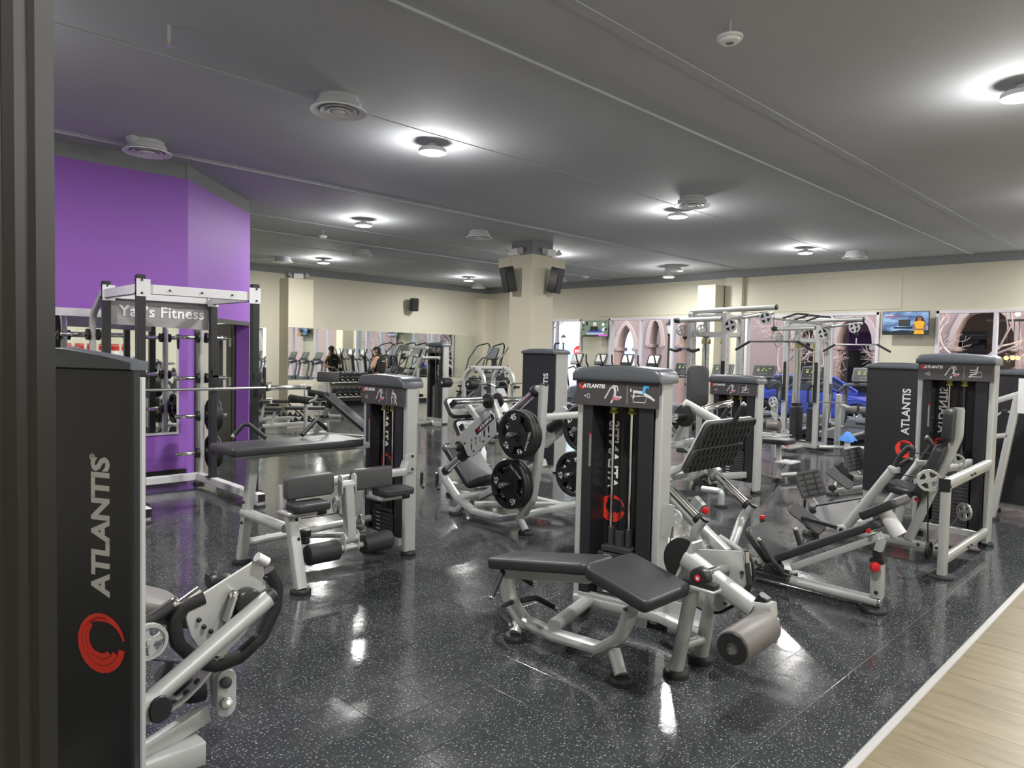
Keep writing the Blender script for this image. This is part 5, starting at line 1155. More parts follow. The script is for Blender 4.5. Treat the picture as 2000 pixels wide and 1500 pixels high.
# ================================================================== 7  seated machine on the right
def right_seated():
    t = thing('seated_row_machine', 'seated upright machine with tall weight stack and two lever arms, right of picture', 'exercise machine', (6.9, 1.7, 0))
    Q, a, b = tower(t, (7.45, 1.47, 0), EY, .62, .22, 1.735, stack=.58, pose='seat', tz=1.22)
    X = 6.72; P = lambda x, y, X_=X: wx(x, y, X_)
    # side frame toward the viewer
    for nm, p0, p1 in (('front_post', (6.15, 1.49, .03), (6.15, 1.49, .72)),):
        Geo().tube([p0, p1], (.06, .085), hint=EX, cr=.016).build(nm, silver, t)
    g = Geo(); foot(g, (6.15, 1.49, 0), .085, .03); g.build('foot', rubber, t)
    Geo().tube([(6.11, 1.49, .72), (7.47, 1.49, .75)], (.06, .085), hint=EZ, cr=.016).build('upper_rail', silver, t)
    Geo().box((6.105, 1.49, .72), (.012, .08, .10), bev=.004).build('rail_end_cap', blackp, t)
    Geo().tube([(6.18, 1.49, .14), (7.47, 1.49, .14)], (.05, .075), hint=EZ, cr=.014).build('lower_rail', silver, t)
    put_bolts(t, [(6.75, 1.455, .735), (6.85, 1.455, .738), (6.75, 1.455, .14), (6.85, 1.455, .14)], -EY, .010)
    g = Geo(); pulley(g, (6.12, 1.60, .74), (0, 1, 0) if False else (1, .5, 0), .085); g.build('cable_pulley', silver, t)
    g = Geo(); pulley(g, (6.95, 1.62, .80), (1, .5, 0), .075); g.build('cable_pulley', silver, t)
    g = Geo(); pulley(g, (6.12, 1.58, .20), (0, 1, .0), .07); g.build('cable_pulley', rubber, t)
    g = Geo(); pulley(g, (7.22, 1.60, .34), (1, -.75, 0), .08); g.build('cable_pulley', steel, t)
    Geo().tube([(6.1, 1.60, .66), (6.1, 1.58, .20)], .005, seg=6).build('cable', rubber, t); Geo().tube([(6.15, 1.58, .20), (7.28, 1.62, .34)], .005, seg=6).build('cable', rubber, t)
    # base tube, seat column
    Geo().tube([P(1660, 1036), P(1735, 1052), P(1838, 1072)], (.06, .07), hint=EZ, cr=.018).build('base_tube', silver, t)
    Geo().cyl(P(1838, 1072), P(1844, 1073), .03, 14).build('tube_cap', blackp, t)
    put_bolts(t, [P(1793, 1063, X-.04), P(1829, 1070, X-.04)], -EX, .012)
    Geo().tube([P(1775, 1052), P(1860, 876), P(1871, 852), P(1874, 800)], (.07, .085), .12, hint=EX, cr=.018, n=6).build('seat_column', silver, t)
    Geo().cyl(P(1874, 800), P(1874, 796), .036, 16, bev=.002).build('column_cap', steel, t); put_bolts(t, [P(1880, 812), P(1878, 845)], -EY, .012)
    for p0, p1, w_, nm in (((1856, 862), (1862, 797), .30, 'upper_back_pad'), ((1799, 966), (1847, 868), .34, 'lower_back_pad')):
        q0, q1 = P(*p0), P(*p1); d = (q1-q0).normalized(); n = EX.cross(d); off = .0
        Geo().pad((q0+q1)/2, EX, d, w_, (q1-q0).length, .075, .05, .018).build(nm, vinyl, t)
    for p in ((1851, 880), (1812, 960)): Geo().box(P(*p), (.06, .09, .05), bev=.004).build('pad_bracket', silver, t)
    q0, q1 = P(1736, 944), P(1792, 962); d = (q1-q0).normalized()
    Geo().pad((q0+q1)/2, EX, d, .38, (q1-q0).length, .065, .07, .018).build('seat_pad', vinyl, t)
    Geo().tube([P(1765, 968), P(1745, 1052)], (.06, .06), hint=EX, cr=.01).build('seat_post', silver, t)
    Geo().cyl(P(1788, 974, 6.62), P(1792, 978, 6.60), .012, 10).build('red_tag', redp, t)
    # lever arms
    for X_, p0, p1, gr in ((6.55, (1650, 1032), (1746, 914), [(1748, 910), (1758, 890), (1775, 872), (1784, 876), (1780, 893)]), (6.98, (1730, 990), (1800, 900), [(1800, 898), (1822, 868), (1812, 856)])):
        Geo().tube([P(*p0, X_), P(*p1, X_)], .040, seg=18).build('lever_arm', silver, t)
        Geo().cyl(P(*p1, X_)+EZ*.01, P(*p1, X_)-EZ*.04, .048, 18, bev=.006).build('lever_collar', silver, t)
        grip(t, [P(*p, X_) for p in gr], .021, .05)
    grip(t, [P(1748, 914, 6.60), P(1762, 906, 6.62), P(1782, 894, 6.62)], .019, .03)
    grip(t, [P(1795, 905, 6.98), P(1802, 893, 6.98), P(1814, 879, 6.98)], .019, .03); grip(t, [P(1812, 880, 6.98), P(1820, 868, 6.98), P(1812, 857, 6.98)], .019, .03)
    v = P(1648, 1034, 6.55); Geo().cyl(v-EX*.05, v+EX*.05, .045, 18, bev=.006).build('lever_hinge', silver, t); Geo().cyl(v-EX*.06, v-EX*.045, .02, 12).build('hinge_bolt', blackp, t)
    Geo().tube([v, Vec((6.55, 2.75, .18))], (.03, .035), hint=EX).build('link_bar', blackp, t)
    Geo().tube([v, Vec((6.72, 2.4, .11)), P(1735, 1052)], (.05, .06), .05, hint=EZ, cr=.01).build('base_tube', silver, t)
    Geo().tube([P(1752, 925, 6.6), P(1790, 933, 6.6), Vec((6.12, 1.60, .81))], .005, seg=6).build('cable', rubber, t)
    Geo().tube([(6.95, 1.62, .87), (6.7, 2.0, .86)], .005, seg=6).build('cable', rubber, t)
    Geo().tube([P(1810, 920), Vec((6.95, 1.62, .76)), Vec((7.4, 1.62, .76))], (.05, .06), hint=EZ, cr=.012).build('pulley_beam', silver, t)
right_seated()
# ================================================================== 8  glute / stepping machines with treaded foot pads
def tread(t, c, e1, e2, w_, l_, name='foot_pad'):
    e1, e2 = Vec(e1).normalized(), Vec(e2).normalized(); n = e1.cross(e2)
    p = Geo().plate([rrect(w_, l_, .035)], c, e1, e2, .025, .005).build(name, treadm, t)
    k = max(3, int(l_/.045))
    for i in range(k): Geo().box(c+e2*(-l_/2+(i+.5)*l_/k)+n*.014, (w_*.8, .010, .008), e1, e2).build('tread_rib', rubber, p, None)
    for s in (-1, 1): Geo().box(c+e1*(s*w_*.2)+n*.0145, (.010, l_*.85, .008), e1, e2).build('tread_rib', rubber, p, None)
def hip_machine(dx, dy, s, lab, X, fpx):
    f = wz(*fpx, 0); t = thing('hip_press_machine', lab, 'exercise machine', f)
    return t, f
t, f = hip_machine(0, 0, 1, 'low hip press machine with pale side shield and two treaded foot pads', 6.68, (1583, 1045))
X = 6.9; P = lambda x, y, X_=6.9: wx(x, y, X_)
poly = [(1584, 1002), (1599, 988), (1640, 982), (1689, 972), (1678, 979), (1676, 1000), (1652, 1029), (1605, 1022)]
o = P(1640, 1000); l = [(-(P(*p).y-o.y), P(*p).z-o.z) for p in poly]
sh = Geo().plate([l], o, -EY, EZ, .02, .003).build('side_shield', white_paint, t)
Geo().plate([[(p[0], p[1]) for p in l]], o+EX*.22, -EY, EZ, .02, .003).build('side_shield', silver, t)
Geo().tube([P(1603, 985, 7.0), P(1690, 971, 7.0)], (.22, .015), hint=EZ).build('shield_top', blackp, t)
a_ = P(1590, 1000); b_ = P(1575, 958)
Geo().plate([[(-(P(*p, 6.93).y-o.y), P(*p, 6.93).z-o.z) for p in ((1560, 940), (1572, 936), (1580, 962), (1598, 985), (1588, 996), (1573, 968))]], Vec((6.93, o.y, o.z)), -EY, EZ, .03, .004).build('swing_plate', white_paint, t)
cpad = P(1584, 945, 6.85); n_ = Vec((-.75, -.6, .25)).normalized(); e1 = n_.cross(EZ).normalized()*-1; e2 = n_.cross(e1); e2 = e2 if e2.z > 0 else -e2
e2 = (e2+e1*-.25).normalized(); e1 = e2.cross(n_)
tread(t, cpad, e1, e2, .24, .26)
p0, p1 = P(1547, 990, 6.6), P(1606, 1036, 6.6); d = (p1-p0).normalized(); side = Vec((.55, -.35, .5)).normalized(); nn_ = d.cross(side).normalized(); side = nn_.cross(d); 
tread(t, (p0+p1)/2, side, d, .13, (p1-p0).length+.02, 'lower_foot_pad')
Geo().tube([(p0+p1)/2, f+EZ*.10], (.05, .06), hint=EX).build('pedal_post', blackp, t); Geo().cyl(f+EZ*.10-EX*.05, f+EZ*.10+EX*.05, .04, 18, bev=.008).build('pivot_roller', rubber, t)
Geo().tube([f+EZ*.03, f+EZ*.09], .035).build('leg', silver, t); g = Geo(); foot(g, f, .075, .035); g.build('foot', rubber, t)
Geo().tube([f+EZ*.06, P(1660, 1030, 6.9), Vec((7.6, 2.5, .06))], (.05, .05), .1, hint=EZ).build('base_tube', silver, t)
Geo().cyl(P(1588, 996, 6.88), P(1588, 996, 7.0), .035, 16, bev=.004).build('hinge_roller', blackp, t)
Geo().tube([P(1572, 975, 7.0), P(1571, 1000, 7.0), Vec((7.0, 2.85, .06))], .012, seg=8).build('support_rod', blackp, t)
g = Geo(); foot(g, (7.6, 2.5, 0), .07, .035); g.build('foot', rubber, t)
t, f = hip_machine(0, 0, 1, 'second hip press machine further back, beside the plain dark tower', 8.94, (1626, 967))
P2 = lambda x, y, X_=9.2: wx(x, y, X_)
o2 = P2(1655, 915); pol = [(1646, 895), (1655, 888), (1668, 912), (1682, 925), (1672, 935), (1660, 925), (1650, 910)]
Geo().plate([[(-(P2(*p).y-o2.y), P2(*p).z-o2.z) for p in pol]], o2, -EY, EZ, .03, .004).build('swing_plate', white_paint, t)
tread(t, P2(1669, 897, 9.1), e1, e2, .24, .28)
p0, p1 = P2(1618, 917, 8.9), P2(1664, 952, 8.9); d = (p1-p0).normalized(); nn_ = d.cross(side).normalized(); sd2 = nn_.cross(d)
tread(t, (p0+p1)/2, sd2, d, .12, (p1-p0).length, 'lower_foot_pad')
p0, p1 = P2(1642, 910, 9.25), P2(1660, 928, 9.25); d = (p1-p0).normalized(); tread(t, (p0+p1)/2, nn_.cross(d), d, .12, .3, 'rear_foot_pad')
Geo().tube([f+EZ*.05, P2(1640, 935, 8.95)], .03, seg=12).build('pedal_post', silver, t); Geo().cyl(f+EZ*.09-EX*.05, f+EZ*.09+EX*.05, .04, 18, bev=.008).build('pivot_roller', rubber, t); g = Geo(); foot(g, f, .075, .035); g.build('foot', rubber, t)
Geo().tube([P2(1662, 930, 9.2), P2(1692, 935, 9.2)], (.05, .06), hint=EZ, cr=.012).build('link_beam', silver, t); Geo().cyl(P2(1661, 932, 9.15), P2(1661, 932, 9.25), .035, 14, bev=.004).build('hinge_roller', rubber, t)
Geo().tube([f+EZ*.05, Vec((9.9, 3.1, .05))], (.05, .05), hint=EZ).build('base_tube', silver, t)
Geo().tube([P2(1645, 933, 9.2), Vec((9.2, f.y-.1, .05))], .015, seg=8).build('support_rod', blackp, t)
g = Geo(); foot(g, (9.9, 3.1, 0), .07, .03); g.build('foot', rubber, t)
# plain dark tower beside the seated machine and the one at the right edge
t, Q = rear_tower(0, 'glute_machine', 'black tower seen from behind with name in tall letters, left of seated machine', 8.9, 1.635, .25, (8.9, 2.43, 0), 1.08, .60)
Geo().tube([Q(.3, .3, .08), Q(.3, 1.2, .08)], (.07, .07), hint=EZ).build('floor_tube', silver, t); Geo().tube([Q(.3, 1.1, .08), Q(.3, 1.05, .5)], (.06, .06), hint=EX).build('seat_post', silver, t); Geo().pad(Q(.3, 1.05, .53), EX, EY, .4, .36, .06, .04, .012).build('seat_pad', vinyl, t)
t, Q = rear_tower(0, 'chest_press_machine', 'machine cut by the right edge, dark panel and slanting silver frame arm', 9.3, 1.60, .25, (9.35, 1.12, 0), 1.02, .72)
P3 = lambda x, y, X_=8.9: wx(x, y, X_)
Geo().tube([P3(1937, 1008), P3(1988, 775)], (.07, .08), hint=EX, cr=.012).build('slanting_arm', silver, t)
Geo().tube([P3(1944, 784), P3(1996, 768)], (.06, .07), hint=EX, cr=.012).build('upper_arm', silver, t)
Geo().tube([P3(1942, 852), P3(1968, 850)], (.05, .08), hint=EX, cr=.008).build('cross_bar', silver, t)
Geo().tube([P3(1945, 813), P3(1960, 803), P3(1977, 805)], (.02, .05), hint=EX, cr=.004).build('link_bar', silver, t); Geo().cyl(P3(1962, 804, 8.86), P3(1962, 804, 8.94), .03, 14, bev=.003).build('link_bolt', blackp, t)
Geo().plate([R_(-.05, -.2, .14, .16)], P3(2000, 770, 8.85), (-EY+EZ*.0), EZ, .02, .003).build('end_plate', white_paint, t)
g = Geo(); v = P3(1937, 1010); foot(g, (v.x, v.y, 0), .07, .03); g.build('foot', rubber, t); Geo().tube([Vec((v.x, v.y, .03)), v], .035).build('leg', silver, t)
# ================================================================== 9  abductor machine: small tower, back pad, arm and seat
def abductor():
    t = thing('hip_abductor_machine', 'machine with low lettered tower and tall plain back pad, behind the leg press', 'exercise machine', (8.3, 4.4, 0))
    tower(t, (8.10, 3.99, 0), EY, .64, .20, 1.44, stack=.42, pose='seat', tz=1.0)
    P = lambda x, y, X_: wx(x, y, X_)
    q0, q1 = P(1363, 795, 8.5), P(1362, 713, 8.5)
    Geo().plate([rrect(.29, (q1-q0).length, .10, 5)], (q0+q1)/2, Vec((.25, -.9, 0)), EZ, .08, .02, 3).build('back_pad', vinyl_grey, t)
    Geo().tube([q0+EX*.05+EZ*.3, Vec((8.62, q0.y+.05, .12))], (.06, .07), hint=EX, cr=.01).build('back_pad_post', silver, t)
    c = Vec((8.35, 4.95, .42)); Geo().pad(c, EX, EY, .40, .40, .07, .06, .018).build('seat_pad', vinyl, t); Geo().tube([c-EZ*.04, c-EZ*.36], (.07, .07), hint=EX).build('seat_post', silver, t)
    Geo().plate([rrect(.70, .5, .2, 6)], Vec((8.0, 4.9, .14)), EX, EY, .02, .004).build('base_plate', white_paint, t)
    Geo().tube([P(1405, 930, 7.7), P(1481, 926, 8.35)], (.06, .075), hint=EZ, cr=.012).build('swing_arm', silver, t)
    Geo().tube([P(1482, 926, 8.36), P(1521, 934, 9.25)], .028, seg=14).build('chrome_tube', chrome, t)
    for p in ((1382, 940), (1408, 990), (1352, 978)):
        v = wz(*p, 0); g = Geo(); foot(g, v, .075, .03); g.build('foot', rubber, t)
    a, b = wz(1382, 945, 0), wz(1408, 990, 0)
    Geo().tube([a+EZ*.03, a+EZ*.14, Vec((8.0, 4.9, .12))], .035, .04).build('leg', silver, t); Geo().tube([b+EZ*.03, b+EZ*.17, wx(1372, 955, b.x)], .038, .04).build('leg', silver, t)
    for p in ((1368, 930), (1390, 936)): v = wz(*p, .22); Geo().cyl(v, v+EX*.1, .03, 12, bev=.005).build('adjuster_knob', blackp, t)
    return t
abductor()
def low_seat():
    f = wz(1521, 940, 0); t = thing('footrest_bench', 'small black seat on a post with a flat metal foot rest', 'bench', f)
    g = Geo(); foot(g, f, .08, .03); g.build('foot', rubber, t)
    Geo().tube([f+EZ*.03, wx(1521, 868, f.x)], (.06, .06), hint=EX, cr=.008).build('post', silver, t)
    a, b = wx(1487, 862, f.x), wx(1546, 862, f.x); Geo().pad((a+b)/2+EZ*.01, EX, EY, .34, abs(a.y-b.y), .07, .05, .018).build('seat_pad', vinyl, t)
    c = wx(1538, 902, f.x-.05); Geo().plate([rrect(.34, .22, .02)]+[circ(.03, 8, x, 0) for x in (-.09, .0, .09)], c, EX, EY, .015).build('foot_rest', white_paint, t)
    Geo().tube([c, wx(1524, 918, f.x)], (.03, .05), hint=EX).build('foot_rest_strut', silver, t)
    Geo().tube([f+EZ*.08, f+EZ*.08+Vec((.3, -.1, 0))], .03).build('base_stub', silver, t)
low_seat()
# ================================================================== 10/11  two tall cable stations joined by a chin-up beam
def cable_station(dx, lab, near):
    X0, X1, Y0, Y1, HT = 9.5+dx, 9.93+dx, 5.20, 5.77, 2.31
    t = thing('cable_station', lab, 'exercise machine', (X0+.2, 5.5, 0), 'tall cable stations')
    for x in (X0, X1):
        for y in (Y0, Y1):
            o = Geo().box((x, y, HT/2+.03), (.10, .075, HT-.06), bev=.008).build('column', silver, t)
            g = Geo(); foot(g, (x, y, 0), .075, .035); g.build('foot', rubber, t)
            h_ = Geo()
            for k in range(12): h_.cyl((x, y-.0385, .5+k*.14), (x, y-.0375, .5+k*.14), .009, 8)
            h_.build('column_holes', rubber, o)['kind'] = 'stuff'
    for z in (.10, HT-.06, HT-.32):
        for x in (X0, X1): Geo().box((x, (Y0+Y1)/2, z), (.06, Y1-Y0-.08, .07), bev=.004).build('cross_rail', silver, t)
        for y in (Y0, Y1): Geo().box(((X0+X1)/2, y, z), (X1-X0-.1, .05, .06), bev=.004).build('side_rail', silver, t)
    # long top arm with pulleys running toward the wooden floor side, lower arm the other way
    tip = Vec((X0, Y0-.74, HT+.05)); Geo().tube([(X0, Y1+.02, HT+.02), tip], .038, seg=16).build('top_arm', silver, t); Geo().cyl(tip, tip-EY*.02, .039, 16, bev=.004).build('arm_cap', blackp, t)
    Geo().tube([(X1, Y0-.02, HT-.06), (X0+.06, Y0-.70, HT-.02)], .022, seg=12).build('arm_brace', silver, t)
    g = Geo(); pulley(g, (X0-.05, tip.y+.12, HT-.10), EX, .092); g.build('cable_pulley', silver, t); Geo().plate([circ(.085, 18)], (X0-.035, tip.y+.12, HT-.10), EY, EZ, .008).build('pulley_plate', rubber, t)
    g = Geo(); pulley(g, (X0-.07, Y0-.10, HT-.20), EX, .10); g.build('cable_pulley', silver, t); Geo().plate([circ(.092, 18)], (X0-.05, Y0-.10, HT-.20), EY, EZ, .008).build('pulley_plate', rubber, t)
    for k in (0, 1): g = Geo(); pulley(g, (X0-.09, Y1+.12-.34*k, HT-.26), (.35, 1, 0), .085); g.build('cable_pulley', silver, t)
    Geo().tube([(X0-.05, Y0+.05, HT-.10), (X0-.05, Y1+.16, HT-.11)], .036, seg=14).build('left_arm', silver, t); Geo().cyl((X0-.05, Y1+.16, HT-.11), (X0-.05, Y1+.26, HT-.11), .04, 14, bev=.008).build('arm_grip', foam, t)
    Geo().tube([(X0-.07, Y0-.10, HT-.10), (X0-.05, tip.y+.12, HT-.01)], .005, seg=6).build('cable', rubber, t)
    # stacks with rods
    for y in (Y0+.13, Y1-.13):
        for x in ((X0+.13, X0+.30)): Geo().tube([(x, y, .1), (x, y, HT-.38)], .011, seg=8).build('guide_rod', chrome, t)
        for x in ((X0+.13, X0+.30)): Geo().cyl((x, y, HT-.46), (x, y, HT-.38), .025, 12, bev=.004).build('spring_bumper', brass, t)
        n = 17
        for k in range(n): Geo().box((X0+.215, y, .17+.036*k), (.30, .12, .032), bev=.003).build('weight_slab', iron, t)
        Geo().box((X0+.215, y, .17+.036*n+.03), (.24, .1, .06), bev=.006).build('lifting_head', rubber, t)
        Geo().tube([(X0+.215, y, .85), (X0+.215, y, HT-.2)], .006, seg=6).build('cable', rubber, t)
        Geo().cyl((X0+.05, y, .38), (X0+.08, y, .38), .012, 10, bev=.002).build('selector_pin', redp, t)
    # sliding pulley carriages with looped handles
    for y in ((Y0, Y1) if not near else (Y0, )):
        x = X0-.08; z = 1.02
        Geo().box((X0-.06, y, 1.35), (.02, .05, .5)).build('height_scale', blackp, t)
        Geo().tube([(x, y+.02, z+.16), (x-.04, y+.10, z+.13), (x-.04, y+.10, z-.13), (x, y+.02, z-.16)], .016, .05, seg=10).build('strap_handle', rubber, t)
        Geo().box((x+.0, y, z), (.04, .06, .26), bev=.006).build('carriage', blackp, t)
    return t
t1 = cable_station(0, 'nearer tall cable station, behind the low lettered tower', True)
t2 = cable_station(3.3, 'farther tall cable station with two visible weight stacks, on the right', False)
Geo().tube([(9.95, 5.15, 2.30), (12.78, 5.15, 2.28)], .022, seg=12).build('chin_up_beam', silver, t1)
for k in range(3): grip(t1, [(11.2+.45*k, 5.15, 2.30), (11.3+.45*k, 4.95, 2.38), (11.6+.45*k, 4.9, 2.38)], .016, .05)
# seat column, knee rollers and low pads of the farther station
Geo().box((13.95, 5.24, .50), (.09, .09, 1.0), bev=.01).build('seat_column', silver, t2); Geo().tube([(13.95, 5.2, .80), (13.6, 4.9, .78)], (.05, .05), hint=EZ).build('roller_arm', silver, t2)
for k in (0, 1): Geo().cyl((13.60+.06*k, 4.98-.22*k, .74), (13.66+.06*k, 4.80-.22*k, .74), .07, 18, bev=.012).build('knee_roller', roller_m, t2)
Geo().pad((13.6, 4.50, .52), EX, EY, .3, .5, .06, .04, .014).build('seat_pad', vinyl, t2); Geo().tube([(13.6, 4.5, .03), (13.6, 4.5, .5)], (.06, .06), hint=EX).build('seat_post', silver, t2)
Geo().tube([(12.86, 5.15, .09), (13.5, 4.4, .09)], .035, seg=14).build('floor_tube', silver, t2); g = Geo(); foot(g, (13.55, 4.45, 0), .07, .03); g.build('foot', rubber, t2)
Geo().tube([wx(1600, 785, 12.9), wx(1648, 787, 13.4)], .012, seg=8).build('chrome_lever', chrome, t2)
for k in (0, 1): Geo().tube([(13.2, 4.7-.2*k, .2+.14*k), (13.8, 4.9-.2*k, .2+.14*k)], .015, seg=8).build('foot_bar', blackp, t2)
# low row seat and pulley post of the nearer station
v = wz(1506, 880, 0); 
Geo().tube([wx(1513, 862, 11.2), wx(1511, 790, 11.2)], (.05, .06), hint=EX).build('low_post', silver, t1); g = Geo(); pulley(g, wx(1510, 785, 11.1), (1, -.3, 0), .085); g.build('cable_pulley', silver, t1)
Geo().box(wx(1512, 808, 11.15), (.02, .11, .28), bev=.003).build('pulley_plate', silver, t1)
Geo().tube([Vec((11.2, wx(1513, 862, 11.2).y, .04)), wx(1513, 862, 11.2)], (.05, .06), hint=EX).build('low_post', silver, t1)
Geo().pad(wx(1505, 849, 11.2)+EZ*.0, EX, EY, .5, .5, .02, .02, .006).build('foot_platform', silver, t1)
for k in (0, 1): a_ = wx(1472, 828, 11.0); Geo().cyl(a_+Vec((0, -.24*k, 0)), a_+Vec((.0, -.20-.24*k, 0)), .085, 18, bev=.012).build('thigh_roller', roller_m, t1)
Geo().tube([wx(1462, 815, 11.0), wx(1507, 812, 11.1)], (.04, .05), hint=EZ).build('roller_arm', blackp, t1)
g = Geo(); pulley(g, wx(1534, 846, 12.2), (1, -.3, 0), .07); g.build('cable_pulley', silver, t2); g = Geo(); pulley(g, wx(1538, 858, 12.2), (1, -.3, 0), .05); g.build('cable_pulley', silver, t2)
Geo().box(wx(1538, 872, 12.25), (.5, .35, .03), bev=.004).build('row_foot_plate', silver, t2); Geo().tube([wx(1530, 876, 12.1), wx(1565, 872, 12.6)], .03, seg=10).build('row_tube', silver, t2); Geo().tube([wx(1527, 868, 12.05), wx(1541, 872, 12.1)], .012, seg=8).build('red_clip', redp, t2)
for k in (0, 1):
    a_ = wx(1487+12*k, 878, 11.6); h_ = thing('stirrup_handle', ['left metal stirrup handle hanging under the small black seat', 'right metal stirrup handle hanging under the small black seat'][k], 'handle', a_, 'stirrup handles')
    Geo().tube([a_+EZ*.0-EY*.06, a_+EZ*.10, a_+EY*.06], .006, seg=6).build('strap', rubber, h_); Geo().cyl(a_-EY*.08, a_+EY*.08, .014, 10, bev=.003).build('bar_grip', chrome, h_)
def lat_bar(c, half, lab, d=EY, curve=False):
    c = Vec(c); t = thing('pulldown_bar', lab, 'cable bar', c, 'bars hanging from the cable stations')
    if not curve:
        Geo().tube([c-d*half*.62-EZ*.0, c+d*half*.62], .014, seg=10).build('bar', chrome, t)
        for s in (-1, 1): Geo().tube([c+d*half*.62*s, c+d*half*s-EZ*.12], .018, seg=10).build('grip', foam, t)
    else:
        Geo().tube([c-d*half*.25, c+d*half*.25], .014, seg=10).build('bar', chrome, t)
        for s in (-1, 1): Geo().tube([c+d*half*.2*s, c+d*half*.6*s-EZ*.03, c+d*half*s], .022, .05, seg=10).build('grip', foam, t)
    Geo().tube([c, c+EZ*.11], .012, seg=8).build('carabiner', steel, t); Geo().ball(c+EZ*.18, .035, 10).build('cable_stop', rubber, t); Geo().tube([c+EZ*.1, c+EZ*.36], .005, seg=6).build('cable', rubber, t)
lat_bar(wx(1510, 667, 9.40), .55, 'wide angled pulldown bar hanging from the nearer cable station', EY)
lat_bar(wx(1672, 673, 12.70), .55, 'wide angled pulldown bar hanging from the farther cable station', EY)
lat_bar(wx(1337, 682, 9.42), .25, 'short curved bar with two black grips hanging at the left arm', EY, True)
# bottle with cloth
f = wz(1654, 885, 0); b_ = thing('spray_bottle', 'white spray bottle with a blue cloth draped over it, on the floor right', 'bottle', f)
Geo().lathe(f, EZ, [(0, .045), (.01, .05), (.22, .05), (.28, .022), (.32, .02)], 18).build('bottle_body', whitep, b_); Geo().box(f+EZ*.335+EX*.02, (.07, .03, .03), bev=.004).build('trigger_head', whitep, b_)
cl = thing('cleaning_cloth', 'bright blue cloth draped over the white spray bottle', 'cloth', f+EZ*.26); g = Geo(); n = 20; V = []; R__ = [(.0, .10), (.035, .11), (.07, .06), (.12, .0), (.14, -.05)]
for i, (r_, z_) in enumerate(R__):
    for j in range(n): q = 2*math.pi*j/n; rr = r_*(1+.25*math.sin(5*q)*(i/4)); V.append(f+Vec((rr*math.cos(q), rr*math.sin(q), .27+z_+.015*math.sin(3*q)*(i/4))))
g.add(V, [(i*n+j, i*n+(j+1) % n, (i+1)*n+(j+1) % n, (i+1)*n+j) for i in range(4) for j in range(n)]+[tuple(range(n))[::-1]]); g.build('cloth', mat('blue_microfibre', (.10, .28, .75), .9, 0, bump=.3, bscale=300), cl, 1.5)
# ================================================================== cardio row by the windows
def treadmill(x, y, lab):
    """walks toward +X; x = console position"""
    t = thing('treadmill', lab, 'treadmill', (x-1.0, y, 0), 'treadmills along the windows')
    Geo().plate([[(-1.95, .08), (-.1, .08), (.15, .12), (.15, .26), (-.05, .24), (-1.95, .17), (-2.0, .14)]], (x, y, 0), EX, EZ, .80, .015).build('deck', blackp, t)
    Geo().plate([rrect(1.75, .54, .02)], (x-1.05, y, .188), (EX+EZ*.036), EY, .012).build('running_belt', rubber, t)
    for s in (-1, 1):
        Geo().plate([rrect(1.9, .10, .02)], (x-1.0, y+s*.335, .20), (EX+EZ*.036), EY, .02, .004).build('side_step', midgrey, t)
        Geo().tube([(x-.15, y+s*.39, .12), (x+.02, y+s*.40, .9), (x-.02, y+s*.39, 1.12)], (.07, .10), .15, hint=EY, cr=.02).build('upright', capm, t)
        Geo().tube([(x, y+s*.39, 1.10), (x-.30, y+s*.38, 1.02), (x-.48, y+s*.37, .96)], (.06, .05), .1, hint=EY, cr=.02).build('handrail', blackp, t)
    Geo().tube([(x-.02, y-.36, 1.12), (x+.03, y, 1.14), (x-.02, y+.36, 1.12)], (.12, .07), .1, hint=EZ, cr=.02).build('cross_console', capm, t)
    c = Vec((x+.06, y, 1.34)); up_ = Vec((.35, 0, .94)); Geo().plate([rrect(.56, .32, .03)], c, -EY, up_, .05, .01).build('console', capm, t)
    nn = (-EY).cross(up_).normalized(); cc = c+nn*.026*(1 if nn.x < 0 else -1); sgn = 1 if nn.x < 0 else -1
    s_ = Geo().plate([rrect(.50, .25, .02)], cc, -EY, up_, .003).build('screen', blackp, t)
    for i, (cx_, cz_, w_, h_, m_) in enumerate([(-.14, .07, .1, .02, e_green), (.0, .07, .1, .02, e_green), (.14, .07, .1, .02, e_green), (-.14, .02, .08, .05, e_green), (-.03, .02, .05, .05, e_green), (.06, .02, .03, .05, e_green), (-.07, -.07, .022, .016, e_white), (.0, -.07, .022, .016, e_white), (.07, -.07, .022, .016, e_white)]):
        Geo().plate([rrect(w_*.7, h_*.8, .004)], cc+nn*sgn*.003-EY*cx_+up_*cz_, -EY, up_, .001).build('display_segment', m_, s_, None)
    Geo().box((x-.03, y+.16, 1.19), (.16, .10, .05), bev=.01).build('cup_holder', blackp, t); Geo().box((x-.03, y-.16, 1.19), (.16, .10, .05), bev=.01).build('cup_holder', blackp, t)
    Geo().plate([[(-.25, .0), (.25, .0), (.27, .30), (.1, .38), (-.2, .34)]], (x-.0, y, .04), EX, EZ, .62, .04).build('motor_cover', capm, t)
    return t
e_green = emat('console_green_leds', (.45, .6, .22), .9)
TM = [(5.21, 'treadmill closest to the dark lettered tower, green console in full view'), (6.27, 'treadmill whose console shows between the far cable station columns'), (7.38, 'treadmill with full green console left of the far cable station'),
      (9.42, 'treadmill at the left of the nearer cable station, behind the tall back pad'), (8.40, 'treadmill hidden behind the nearer cable station columns'), (3.9, 'treadmill behind the plain dark tower, by the right windows'), (2.8, 'treadmill at the far right window, behind the seated machine')]
tmy = lambda y: wx(*(lambda v: (1000+F*v.dot(rt)/v.dot(fw), 750-F*v.dot(up)/v.dot(fw)))(Vec((15.2, y, 1.44))-Vec((0, 0, H))), 16.05).y
tme = lambda y: wx(*(lambda v: (1000+F*v.dot(rt)/v.dot(fw), 750-F*v.dot(up)/v.dot(fw)))(Vec((15.25, y, 1.5))-Vec((0, 0, H))), 16.0).y
